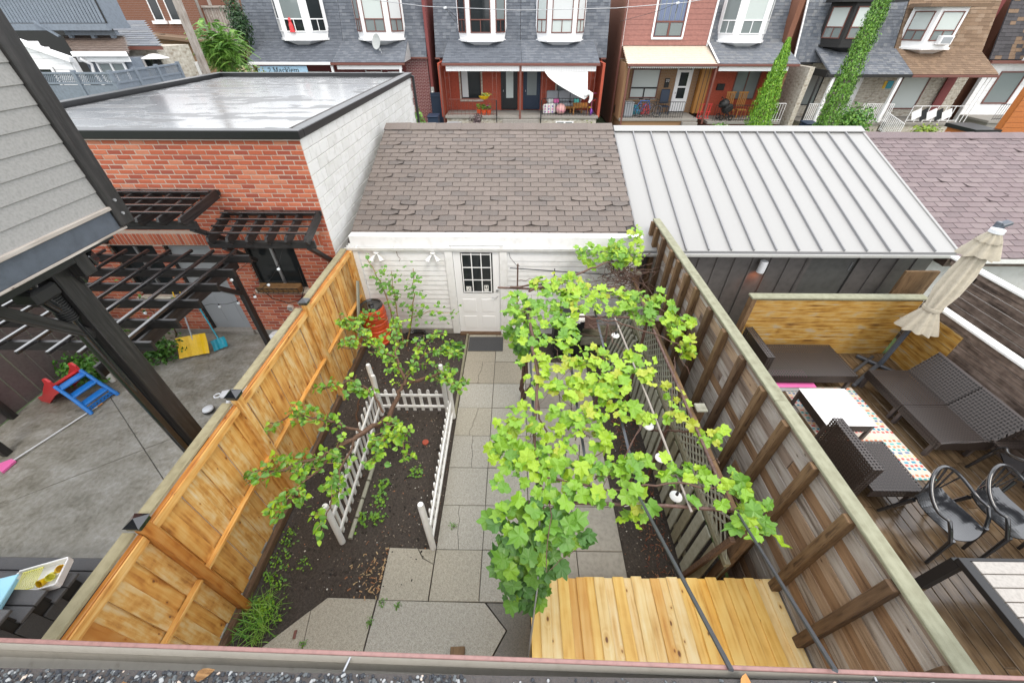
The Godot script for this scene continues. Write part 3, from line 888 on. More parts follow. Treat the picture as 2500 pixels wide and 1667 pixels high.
func siding_rows(parent: Node, x0: float, x1: float, y0: float, y1: float, z: float, exposure: float, mt: Material, holes: Array, called := "plank", sag := 0.0) -> void:
	var n := int((y1 - y0) / exposure)
	var g_cache := {}
	for j in n:
		var a := y0 + j * exposure
		for s in spans(x0, x1, a, a + exposure, holes):
			var w: float = s[1] - s[0]
			if w < 0.03: continue
			# a lapped board: thick at its lower edge
			var key := "%.3f" % w
			if not g_cache.has(key):
				var g := G.new()
				g.prism([Vector2(0, 0), Vector2(0.016, 0.001), Vector2(0.017, 0.004), Vector2(0.004, exposure + 0.012), Vector2(0, exposure + 0.012)], w, Transform3D(Basis(Vector3(0, 0, 1), Vector3(0, 1, 0), Vector3(-1, 0, 0)), Vector3(w * 0.5, 0, 0)))
				g_cache[key] = g.mesh()
			part(parent, called, g_cache[key], mt, T3(Vector3((s[0] + s[1]) * 0.5, a, z)))

func build_own_garage() -> void:
	var h := thing("garage", "small white clapboard garage with worn brown shingle roof", "garage", Vector3.ZERO)
	var holes := [[-1.30, 0.0, -0.25, 2.12]]
	for r in rects(-3.2, -0.05, 2.4, 2.3, holes):
		bc(h, "wall", Vector3(r[0], r[1], -7.14), Vector3(r[2], r[3], -6.96), M.white_siding)
	bc(h, "side_wall", Vector3(-3.2, -0.05, -14.8), Vector3(-3.02, 2.2, -7.14), M.white_siding)
	bc(h, "side_wall", Vector3(2.2, -0.05, -14.8), Vector3(2.38, 2.2, -7.14), M.white_siding)
	bc(h, "rear_wall", Vector3(-3.02, -0.05, -14.9), Vector3(2.2, 2.2, -14.75), M.white_siding)
	bc(h, "foundation", Vector3(-3.2, -0.05, -6.96), Vector3(-1.32, 0.10, -6.93), M.concrete)
	siding_rows(h, -3.08, -1.30, 0.12, 2.02, -6.96, 0.112, M.white_siding, [])
	siding_rows(h, -0.25, 2.38, 0.12, 2.02, -6.96, 0.112, M.white_siding, [])
	bc(h, "corner_board", Vector3(-3.2, 0.0, -6.96), Vector3(-3.09, 2.05, -6.925), M.white_paint, 0.004)
	# door frame
	bc(h, "door_trim", Vector3(-1.40, 0.0, -6.957), Vector3(-1.25, 2.07, -6.91), M.white_paint, 0.005)
	bc(h, "door_trim", Vector3(-0.33, 0.0, -6.957), Vector3(-0.18, 2.07, -6.91), M.white_paint, 0.005)
	bc(h, "door_trim", Vector3(-1.249, 2.03, -6.957), Vector3(-0.331, 2.10, -6.912), M.white_paint, 0.005)
	bc(h, "threshold", Vector3(-1.25, -0.04, -6.97), Vector3(-0.33, 0.03, -6.86), M.post_dark, 0.005)
	var d := bc(h, "door", Vector3(-1.245, 0.032, -6.99), Vector3(-0.335, 2.028, -6.95), M.white_clean)
	d.set_meta("label", "white door with nine glass panes in its upper half")
	# upper light: 3 x 3 panes with muntins, lower raised panels
	var dc := d.position
	var f := func(a: Vector3, b: Vector3, nm: String, mt: Material, bev := 0.0):
		bc(d, nm, a - dc, b - dc, mt, bev)
	f.call(Vector3(-1.10, 1.06, -6.949), Vector3(-0.47, 1.98, -6.944), "glazing_back", M.glass_dark)
	for i in 3:
		for j in 3:
			f.call(Vector3(-1.065 + i * 0.19, 1.10 + j * 0.285, -6.943), Vector3(-1.065 + i * 0.19 + 0.17, 1.10 + j * 0.285 + 0.265, -6.939), "glass_pane", M.glass_dark if (i + j) % 2 else M.glass_pale if i == 1 and j == 2 else M.glass_dark)
	for i in 4:
		f.call(Vector3(-1.086 + i * 0.19, 1.07, -6.943), Vector3(-1.066 + i * 0.19, 1.97, -6.932), "muntin", M.white_clean, 0.003)
	for j in 4:
		f.call(Vector3(-1.065, 1.078 + j * 0.285, -6.942), Vector3(-0.497, 1.098 + j * 0.285, -6.933), "muntin", M.white_clean, 0.003)
	f.call(Vector3(-1.03, 1.11, -6.937), Vector3(-0.93, 1.22, -6.935), "notice", M.foam)
	f.call(Vector3(-0.66, 1.11, -6.937), Vector3(-0.57, 1.25, -6.935), "sticker", M.foam)
	f.call(Vector3(-0.645, 1.17, -6.9345), Vector3(-0.63, 1.235, -6.9335), "print", M.black_matt)
	f.call(Vector3(-0.60, 1.17, -6.9345), Vector3(-0.585, 1.235, -6.9335), "print", M.black_matt)
	f.call(Vector3(-0.629, 1.17, -6.9345), Vector3(-0.601, 1.183, -6.9335), "print", M.black_matt)
	for q in [[-1.005, 1.135, 0.03], [-0.975, 1.17, 0.025], [-0.955, 1.145, 0.014]]:
		f.call(Vector3(q[0], q[1], -6.9345), Vector3(q[0] + q[2], q[1] + q[2] * 0.7, -6.9335), "print", M.black_matt)
	for i in 2:
		for j in 2:
			f.call(Vector3(-1.13 + i * 0.40, 0.14 + j * 0.44, -6.949), Vector3(-0.85 + i * 0.40, 0.46 + j * 0.44, -6.941), "panel", M.white_clean, 0.008)
	var kn := pipe(d, "lever", [Vector3(-0.39, 0.98, -6.94) - dc, Vector3(-0.39, 0.98, -6.90) - dc, Vector3(-0.50, 0.975, -6.895) - dc], 0.011, M.steel)
	var lk := G.new()
	lk.tube([Vector3(-0.39, 1.12, -6.95) - dc, Vector3(-0.39, 1.12, -6.925) - dc], [0.028], 14)
	gpart(d, "lock", lk, M.steel)
	# roof deck, shingles, ridge
	var rf := G.new()
	rf.prism([Vector2(7.05, 2.13), Vector2(11.0, 3.43), Vector2(14.95, 2.13), Vector2(14.95, 2.03), Vector2(11.0, 3.33), Vector2(7.05, 2.03)], 5.66, Transform3D(Basis(Vector3(0, 0, -1), Vector3(0, 1, 0), Vector3(1, 0, 0)), Vector3(-3.29, 0, 0)))
	var roof := gpart(h, "roof", rf, M.shingle_old)
	shingle_roof(roof, -3.28, 2.37, Vector2(2.13, -7.04), Vector2(3.43, -11.0), ["shingle_a", "shingle_a", "shingle_a", "shingle_b", "shingle_c", "shingle_d"], 27, 9, 300, true)
	var sl := atan2(1.3, 3.96)
	for i in 18:
		bx(roof, "ridge_cap", Vector3(0.33, 0.012, 0.30), Vector3(-3.13 + i * 0.313, 3.418 + 0.004 * (i % 2), -10.86), pick(["shingle_a", "shingle_b"]), Vector3(0.317, 0, 0.02))
	# gable infill on the visible left end
	var gb := G.new()
	gb.prism([Vector2(7.1, 2.15), Vector2(11.0, 3.40), Vector2(14.9, 2.15)], 0.1, Transform3D(Basis(Vector3(0, 0, -1), Vector3(0, 1, 0), Vector3(1, 0, 0)), Vector3(-3.19, 0, 0)))
	gpart(h, "gable", gb, M.white_siding)
	bc(h, "fascia", Vector3(-3.26, 2.02, -7.02), Vector3(2.36, 2.13, -6.985), M.white_paint, 0.003)
	var gu := G.new()
	var gp := [Vector2(-6.985, 2.10), Vector2(-6.985, 2.02), Vector2(-6.90, 2.02), Vector2(-6.885, 2.05), Vector2(-6.875, 2.10), Vector2(-6.89, 2.10), Vector2(-6.897, 2.055), Vector2(-6.905, 2.032), Vector2(-6.975, 2.032), Vector2(-6.975, 2.10)]
	gu.prism(gp, 5.66, Transform3D(Basis(Vector3(0, 0, 1), Vector3(0, 1, 0), Vector3(-1, 0, 0)), Vector3(2.36, 0, 0)))
	var gut := gpart(h, "gutter", gu, M.white_paint)
	for i in 8: bc(gut, "strap", Vector3(-3.1 + i * 0.75, 2.088, -6.98), Vector3(-3.075 + i * 0.75, 2.098, -6.885), M.white_paint)
	var gd := G.new()
	gd.colored = true
	for i in 420:
		gd.col = [Color(0.03, 0.025, 0.02), Color(0.12, 0.08, 0.05), Color(0.2, 0.15, 0.1)][rng.randi() % 3]
		gd.box(Vector3(rng.randf_range(0.005, 0.03), 0.004, rng.randf_range(0.003, 0.012)), T3(Vector3(rng.randf_range(-3.2, 2.2), 2.040, rng.randf_range(-6.97, -6.91)), Vector3(0, rng.randf() * 6, 0)))
	stuff(gpart(gut, "debris", gd, M.varied))
	# flood lamps under the gutter
	for q in [[-2.72, "twin flood lamp under the gutter above the rain barrel"], [-1.62, "twin flood lamp under the gutter left of the white door"]]:
		var l := thing("flood_lamp", q[1], "lamp", Vector3(q[0], 1.93, -6.9), "flood lamps under the garage gutter")
		turned(l, "mount", [Vector2(0, 0.07), Vector2(0.05, 0.07), Vector2(0.05, 0.05), Vector2(0.02, 0.03), Vector2(0, 0.03)], M.white_paint)
		for s in [-1, 1]:
			var g := G.new()
			g.tube([Vector3(0, 0.04, 0), Vector3(s * 0.05, 0.0, 0.03), Vector3(s * 0.09, -0.05, 0.07), Vector3(s * 0.105, -0.075, 0.085)], [0.012, 0.02, 0.042, 0.05], 10)
			gpart(l, "bulb_holder", g, M.white_paint)
	var cb := thing("hanging_cable", "thin dark cable drooping from gutter to the arbour pipe right of the door", "cable")
	pipe(cb, "wire", [Vector3(-0.14, 2.02, -6.88), Vector3(-0.12, 1.93, -6.85), Vector3(0.02, 1.80, -6.75), Vector3(0.06, 1.88, -6.62)], 0.005, M.black_matt, 5)
	var cb2 := thing("loose_cable", "short loose cable hanging under the gutter between the flood lamps", "cable")
	pipe(cb2, "wire", [Vector3(-2.32, 2.02, -6.9), Vector3(-2.31, 1.93, -6.89), Vector3(-2.27, 1.86, -6.89), Vector3(-2.3, 1.82, -6.89)], 0.005, M.bark, 5)

# ---------------------------------------------------------------- flat-roofed brick garage on the left
func build_brick_garage() -> void:
	var h := thing("brick_garage", "flat-roofed red brick garage with wet black-edged roof", "garage")
	var Z := -6.85
	var holes := [[-6.80, 0.0, -5.90, 2.14], [-5.27, 1.2, -4.27, 2.14], [-7.86, 1.0, -6.98, 2.14]]
	for r in rects(-9.6, -0.05, -3.5, 4.02, holes):
		bc(h, "wall_core", Vector3(r[0], r[1], Z - 0.2), Vector3(r[2], r[3], Z - 0.005), M.mortar)
	bc(h, "footing", Vector3(-9.6, -0.05, Z - 0.012), Vector3(-6.80, 0.11, Z + 0.01), M.concrete)
	bc(h, "footing", Vector3(-5.90, -0.05, Z - 0.012), Vector3(-3.5, 0.11, Z + 0.01), M.concrete)
	var brick_names := ["brick_a", "brick_a", "brick_b", "brick_c", "brick_b", "brick_d", "brick_a", "brick_c", "brick_b", "brick_a", "brick_e", "brick_f"]
	var ms := {}
	var rest := {}
	var rh := 0.0775
	var pitch := 0.234
	var rows := 50
	var n := 0
	# soldier courses over the openings
	var sold := [[-8.1, 2.15, -5.62, 2.38], [-5.36, 2.15, -3.68, 2.38]]
	for jj in rows:
		var j := rows - 1 - jj
		var y := 0.118 + j * rh
		if y + rh > 4.03: continue
		var blocks := holes + sold
		for s in spans(-9.55, -3.5, y, y + rh, blocks):
			var off := 0.0 if j % 2 else pitch * 0.5
			var i0 := int(floor((s[0] + 9.55 - off) / pitch)) - 1
			for i in range(i0, i0 + 60):
				var a := maxf(-9.55 + off + i * pitch, s[0])
				var b := minf(-9.55 + off + (i + 1) * pitch - 0.014, s[1])
				if a >= s[1]: break
				if b - a < 0.02: continue
				var w := snappedf(b - a, 0.002)
				var nm: String = brick_names[rng.randi() % brick_names.size()]
				var p := Vector3((a + b) * 0.5, y + 0.033, Z - 0.035 + rng.randf_range(-0.002, 0.003))
				if a > -7.7 and n < 300:
					part(h, "brick", boxm(Vector3(w, 0.064, 0.07), 0.006, 0), M[nm], T3(p, Vector3(0, 0, rng.randf_range(-0.006, 0.006))))
					n += 1
				else:
					if not rest.has(nm): rest[nm] = G.new()
					rest[nm].box(Vector3(w, 0.064, 0.07), T3(p, Vector3(0, 0, rng.randf_range(-0.006, 0.006))), 0.004)
	for q in sold:
		var x: float = q[0]
		while x < q[2] - 0.05:
			var nm: String = brick_names[rng.randi() % brick_names.size()]
			rest[nm].box(Vector3(0.060, 0.216, 0.07), T3(Vector3(x + 0.035, 2.265, Z - 0.034 + rng.randf_range(-0.002, 0.003))), 0.004)
			x += 0.0775
	for q in rest: stuff(gpart(h, "brickwork", rest[q], M[q]))
	# white block wall on the right
	bc(h, "side_core", Vector3(-3.72, -0.05, -15.2), Vector3(-3.51, 3.98, -7.05), M.block_joint)
	for j in 13:
		var y := 1.42 + j * 0.2
		var zo := -6.86 - (0.2 if j % 2 else 0.0)
		if j % 2: bx(h, "concrete_block", Vector3(0.06, 0.192, 0.19), Vector3(-3.52, y + 0.1, -6.957), pick(["block_white", "block_white_b"]), Vector3.ZERO, 0.006)
		for i in 21:
			var z := zo - i * 0.4 - 0.2
			if z < -15.1: break
			bx(h, "concrete_block", Vector3(0.06, 0.192, 0.392), Vector3(-3.52 + rng.randf_range(-0.0015, 0.0015), y + 0.1, z), pick(["block_white", "block_white", "block_white_b"]), Vector3.ZERO, 0.006)
	bc(h, "side_plaster", Vector3(-3.53, -0.05, -15.2), Vector3(-3.492, 1.415, -6.86), M.block_white)
	bc(h, "rear_wall", Vector3(-9.6, -0.05, -15.3), Vector3(-3.52, 4.0, -15.15), M.block_white)
	bc(h, "left_wall", Vector3(-9.75, -0.05, -15.3), Vector3(-9.6, 4.0, -6.9), M.block_white)
	# roof: membrane between low black kerbs
	var rf := bc(h, "roof_membrane", Vector3(-9.5, 3.9, -15.1), Vector3(-3.7, 4.03, -7.0), M.membrane)
	bc(h, "parapet_flashing", Vector3(-9.85, 4.0, -6.99), Vector3(-3.455, 4.13, -6.80), M.flashing, 0.01)
	bc(h, "parapet_flashing", Vector3(-3.64, 4.0, -15.32), Vector3(-3.455, 4.128, -6.991), M.flashing, 0.01)
	bc(h, "parapet_flashing", Vector3(-9.85, 4.0, -15.32), Vector3(-9.62, 4.128, -6.991), M.flashing, 0.01)
	bc(h, "parapet_flashing", Vector3(-9.619, 4.0, -15.32), Vector3(-3.641, 4.128, -15.13), M.flashing, 0.01)
	var cant := G.new()
	cant.prism([Vector2(-6.985, 4.125), Vector2(-6.985, 4.0), Vector2(-7.17, 4.0), Vector2(-7.17, 4.04)], 5.9, Transform3D(Basis(Vector3(0, 0, 1), Vector3(0, 1, 0), Vector3(-1, 0, 0)), Vector3(-3.66, 0, 0)))
	gpart(h, "cant_strip", cant, M.asphalt)
	var cant2 := G.new()
	cant2.prism([Vector2(-3.645, 4.125), Vector2(-3.645, 4.0), Vector2(-3.92, 4.0), Vector2(-3.92, 4.042)], 7.9, T3(Vector3(0, 0, -15.1)))
	gpart(h, "cant_strip", cant2, M.shingle_old)
	bc(h, "drip_edge", Vector3(-9.8, 3.985, -6.83), Vector3(-3.47, 3.998, -6.812), M.gutter_metal)
	var dp := bc(h, "downpipe", Vector3(-3.45, 0.4, -15.3), Vector3(-3.38, 4.05, -15.2), M.flashing, 0.01)
	# grey steel door on the right
	var d := bc(h, "door", Vector3(-6.76, 0.12, Z - 0.11), Vector3(-5.94, 2.12, Z - 0.075), M.bin_grey)
	var dc := d.position
	for q in [[-6.64, 0.28, -6.42, 0.95], [-6.28, 0.28, -6.06, 0.95], [-6.64, 1.08, -6.42, 1.75], [-6.28, 1.08, -6.06, 1.75]]:
		bc(d, "panel", Vector3(q[0], q[1], Z - 0.076) - dc, Vector3(q[2], q[3], Z - 0.068) - dc, M.bin_grey, 0.007)
	bc(h, "door_frame", Vector3(-6.80, 0.12, Z - 0.15), Vector3(-6.76, 2.14, Z - 0.03), M.blackwood)
	bc(h, "door_frame", Vector3(-5.94, 0.12, Z - 0.15), Vector3(-5.90, 2.14, Z - 0.03), M.bin_grey)
	bc(h, "door_frame", Vector3(-6.76, 2.12, Z - 0.15), Vector3(-5.94, 2.14, Z - 0.03), M.blackwood)
	bc(h, "door_sill", Vector3(-6.82, -0.02, Z - 0.1), Vector3(-5.86, 0.12, Z + 0.06), M.concrete, 0.01)
	# window on the right with dark sash
	window_unit(h, -5.27, 1.2, -4.27, 2.14, Z - 0.09, 2, M.black_matt, M.glass_dark)
	bc(h, "window_sill", Vector3(-5.38, 1.10, Z - 0.1), Vector3(-4.20, 1.19, Z + 0.06), M.stone, 0.01)
	window_unit(h, -7.86, 1.0, -6.98, 2.14, Z - 0.09, 2, M.black_matt, M.glass_dark)
	bc(h, "window_sill", Vector3(-7.95, 0.90, Z - 0.1), Vector3(-6.92, 0.99, Z + 0.06), M.stone, 0.01)
	# trellis canopies
	canopy(h, -7.95, -5.17, 3.16, 1.02, 0.1)
	canopy(h, -5.24, -3.5, 2.80, 0.72, 0.2)
	# round vent on the brick
	var v := G.new()
	v.tube([Vector3(-4.82, 0.72, Z), Vector3(-4.82, 0.72, Z + 0.05)], [0.075, 0.06], 14)
	gpart(h, "vent", v, M.foam)
	for i in 3: bc(h, "vent_slot", Vector3(-4.87, 0.685 + i * 0.03, Z + 0.05), Vector3(-4.77, 0.697 + i * 0.03, Z + 0.056), M.black_matt)

# frame, sashes and panes filling an opening
func window_unit(parent: Node, x0: float, y0: float, x1: float, y1: float, z: float, cols: int, frame: Material, glass: Material, fw := 0.045) -> Node3D:
	var w := bc(parent, "window", Vector3(x0, y0, z - 0.03), Vector3(x1, y1, z - 0.008), glass)
	var o := w.position
	bc(w, "frame", Vector3(x0, y0, z - 0.01) - o, Vector3(x0 + fw, y1, z + 0.04) - o, frame)
	bc(w, "frame", Vector3(x1 - fw, y0, z - 0.01) - o, Vector3(x1, y1, z + 0.04) - o, frame)
	bc(w, "frame", Vector3(x0 + fw, y0, z - 0.01) - o, Vector3(x1 - fw, y0 + fw, z + 0.039) - o, frame)
	bc(w, "frame", Vector3(x0 + fw, y1 - fw, z - 0.01) - o, Vector3(x1 - fw, y1, z + 0.039) - o, frame)
	for i in range(1, cols):
		var x := lerpf(x0, x1, i / float(cols))
		bc(w, "mullion", Vector3(x - fw * 0.5, y0 + fw, z - 0.01) - o, Vector3(x + fw * 0.5, y1 - fw, z + 0.03) - o, M.steel if frame == M.black_matt else frame)
	return w

# small black trellis roof on the brick wall
func canopy(parent: Node, x0: float, x1: float, y: float, depth: float, drop: float) -> void:
	var o := bx(parent, "trellis_canopy", Vector3(x1 - x0, 0.09, 0.045), Vector3((x0 + x1) * 0.5, y, -6.82), M.blackwood, Vector3.ZERO, 0.005)
	var c := o.position
	var n := int((x1 - x0) / 0.31)
	var zf := -6.84 + depth
	for i in n + 1:
		var x := lerpf(x0 + 0.05, x1 - 0.04, i / float(n))
		var g := G.new()
		g.prism([Vector2(0, -0.09), Vector2(0, 0.06), Vector2(-depth, 0.06 - drop), Vector2(-depth - 0.02, 0.0 - drop), Vector2(-depth + 0.06, -0.09 - drop)], 0.042, Transform3D(Basis(Vector3(0, 0, -1), Vector3(0, 1, 0), Vector3(1, 0, 0)), Vector3.ZERO))
		gpart(o, "rafter", g, M.blackwood, T3(Vector3(x - 0.02, y, -6.8) - c))
	for i in 4:
		var t := (i + 0.6) / 4.2
		bx(o, "slat", Vector3(x1 - x0 - 0.06, 0.028, 0.04), Vector3((x0 + x1) * 0.5 - 0.02, y + 0.078 - drop * t, -6.8 + depth * t) - c, M.blackwood_wet, Vector3.ZERO, 0.004)
	bx(o, "front_beam", Vector3(x1 - x0 + 0.12, 0.14, 0.045), Vector3((x0 + x1) * 0.5 - 0.03, y - 0.16 - drop * 0.8, -6.8 + depth * 0.8) - c, M.blackwood, Vector3.ZERO, 0.006)
	for x in [x0 + 0.15, x1 - 0.1]:
		bar(o, "brace", Vector3(x, y - 0.22 - drop * 0.8, -6.8 + depth * 0.8) - c, Vector3(x, y - 0.95, -6.83) - c, 0.09, 0.07, M.blackwood, 0.005)

# ---------------------------------------------------------------- garage with the pale metal roof
func build_metal_garage() -> void:
	var h := thing("metal_roof_garage", "garage with pale standing-seam metal roof and charcoal walls", "garage")
	var Z := -7.25
	for r in rects(2.45, -0.05, 8.45, 1.98, [[5.95, 0.3, 7.0, 1.93]]):
		bc(h, "wall", Vector3(r[0], r[1], Z - 0.15), Vector3(r[2], r[3], Z), M.dark_metal_wall)
	bc(h, "side_wall", Vector3(8.3, -0.05, -14.5), Vector3(8.45, 1.98, Z - 0.151), M.dark_metal_wall)
	bc(h, "side_wall", Vector3(2.45, -0.05, -14.5), Vector3(2.6, 1.98, Z - 0.151), M.dark_metal_wall)
	bc(h, "rear_wall", Vector3(2.45, -0.05, -14.65), Vector3(8.45, 1.98, -14.501), M.dark_metal_wall)
	for i in 16:
		var x := 2.62 + i * 0.365
		if x > 5.93 and x < 7.02: continue
		bc(h, "wall_seam", Vector3(x, 0.0, Z), Vector3(x + 0.022, 1.93, Z + 0.028), M.dark_metal_wall, 0.004)
	var d := bc(h, "door", Vector3(6.0, 0.3, Z - 0.05), Vector3(6.95, 1.93, Z - 0.015), M.dark_door)
	bar(d, "handle", Vector3(0.40, 0.35, 0.03), Vector3(0.40, 0.55, 0.03), 0.015, 0.02, M.steel)
	bc(h, "door_frame", Vector3(5.93, 0.3, Z), Vector3(6.0, 1.95, Z + 0.03), M.dark_metal_wall)
	bc(h, "door_frame", Vector3(6.95, 0.3, Z), Vector3(7.02, 1.95, Z + 0.03), M.dark_metal_wall)
	var rf := G.new()
	rf.prism([Vector2(7.0, 2.0), Vector2(11.0, 3.36), Vector2(15.0, 2.0), Vector2(15.0, 1.95), Vector2(11.0, 3.28), Vector2(7.0, 1.95)], 6.1, Transform3D(Basis(Vector3(0, 0, -1), Vector3(0, 1, 0), Vector3(1, 0, 0)), Vector3(2.42, 0, 0)))
	var roof := gpart(h, "roof", rf, M.metal_seam)
	var dir := Vector3(0, 1.36, -4.0).normalized()
	var L := 4.22
	var up := Vector3.RIGHT.cross(dir)
	if up.y < 0: up = -up
	var b := Basis(Vector3.RIGHT, up, -dir)
	for i in 14:
		var x := 2.43 + i * 0.4345
		part(roof, "roof_panel", boxm(Vector3(0.428, 0.012, L), 0.002, 0), M.metal_roof, Transform3D(b, Vector3(x + 0.217, 2.0, -7.0) + dir * L * 0.5 + up * (0.008 + 0.001 * (i % 3))))
		if i > 0: part(roof, "standing_seam", boxm(Vector3(0.026, 0.058, L - 0.02), 0.003, 0), M.metal_seam, Transform3D(b, Vector3(x, 2.0, -7.0) + dir * L * 0.5 + up * 0.030))
	part(roof, "rake_trim", boxm(Vector3(0.05, 0.06, L), 0.004, 0), M.metal_roof, Transform3D(b, Vector3(8.53, 2.0, -7.0) + dir * L * 0.5 + up * 0.01))
	part(roof, "rake_trim", boxm(Vector3(0.03, 0.05, L), 0.004, 0), M.metal_seam, Transform3D(b, Vector3(2.41, 2.0, -7.0) + dir * L * 0.5 + up * 0.01))
	part(roof, "ridge_cap", boxm(Vector3(6.16, 0.02, 0.24), 0.004, 0), M.metal_roof, Transform3D(b, Vector3(5.48, 3.36, -11.0) - dir * 0.10 + up * 0.055))
	bc(h, "fascia", Vector3(2.45, 1.86, -7.12), Vector3(8.47, 1.99, -7.08), M.gutter_metal)
	var gu := G.new()
	var gp := [Vector2(-7.06, 1.99), Vector2(-7.06, 1.90), Vector2(-6.97, 1.90), Vector2(-6.955, 1.93), Vector2(-6.94, 1.975), Vector2(-6.955, 1.975), Vector2(-6.967, 1.94), Vector2(-6.98, 1.912), Vector2(-7.05, 1.912), Vector2(-7.05, 1.99)]
	gu.prism(gp, 6.0, Transform3D(Basis(Vector3(0, 0, 1), Vector3(0, 1, 0), Vector3(-1, 0, 0)), Vector3(8.46, 0, 0)))
	gpart(h, "gutter", gu, M.white_old)
	# wall lamp
	var l := thing("wall_lamp", "grey cylinder wall lamp on the charcoal garage wall", "lamp", Vector3(4.98, 1.62, Z + 0.02))
	bx(l, "bracket", Vector3(0.10, 0.10, 0.04), Vector3(0, 0.06, 0.015), M.dark_metal_wall, Vector3.ZERO, 0.006)
	turned(l, "shade", [Vector2(0, 0.12), Vector2(0.07, 0.12), Vector2(0.075, 0.11), Vector2(0.075, -0.12), Vector2(0.065, -0.12), Vector2(0.06, -0.10), Vector2(0, -0.10)], M.light_plastic, Vector3(0, 0, 0.12))
	var lit := SpotLight3D.new()
	lit.name = "lamp_light"
	lit.light_color = Color(1.0, 0.55, 0.3)
	lit.light_energy = 0.08
	lit.spot_angle = 60.0; lit.spot_range = 3.0; lit.shadow_enabled = true
	lit.light_size = 0.05
	lit.rotation_degrees = Vector3(-75, 0, 0)
	lit.position = Vector3(0, -0.13, 0.12)
	l.add_child(lit)

func build_shingle_garage() -> void:
	var h := thing("shingle_garage", "garage with mauve-brown shingle roof at the right edge", "garage")
	bc(h, "wall", Vector3(8.62, -0.05, -14.4), Vector3(15.5, 1.7, -7.45), M.block_white)
	bc(h, "barge_board", Vector3(8.56, 1.66, -7.5), Vector3(15.6, 1.84, -7.10), M.fencebrown)
	var rf := G.new()
	rf.prism([Vector2(7.05, 1.86), Vector2(11.2, 3.22), Vector2(15.3, 1.9), Vector2(15.3, 1.8), Vector2(11.2, 3.12), Vector2(7.05, 1.78)], 7.0, Transform3D(Basis(Vector3(0, 0, -1), Vector3(0, 1, 0), Vector3(1, 0, 0)), Vector3(8.60, 0, 0)))
	var roof := gpart(h, "roof", rf, M.mauve_b)
	shingle_roof(roof, 8.62, 15.55, Vector2(1.86, -7.04), Vector2(3.22, -11.2), ["mauve_a", "mauve_a", "mauve_b", "mauve_c"], 26, 0, 300)
	for i in 23: bx(roof, "ridge_cap", Vector3(0.30, 0.012, 0.28), Vector3(8.75 + i * 0.303, 3.205 + 0.004 * (i % 2), -11.06), pick(["mauve_a", "mauve_b"]), Vector3(0.316, 0, 0.02))
	bc(h, "eave_board", Vector3(8.62, 1.76, -7.06), Vector3(15.6, 1.85, -7.03), M.white_old)

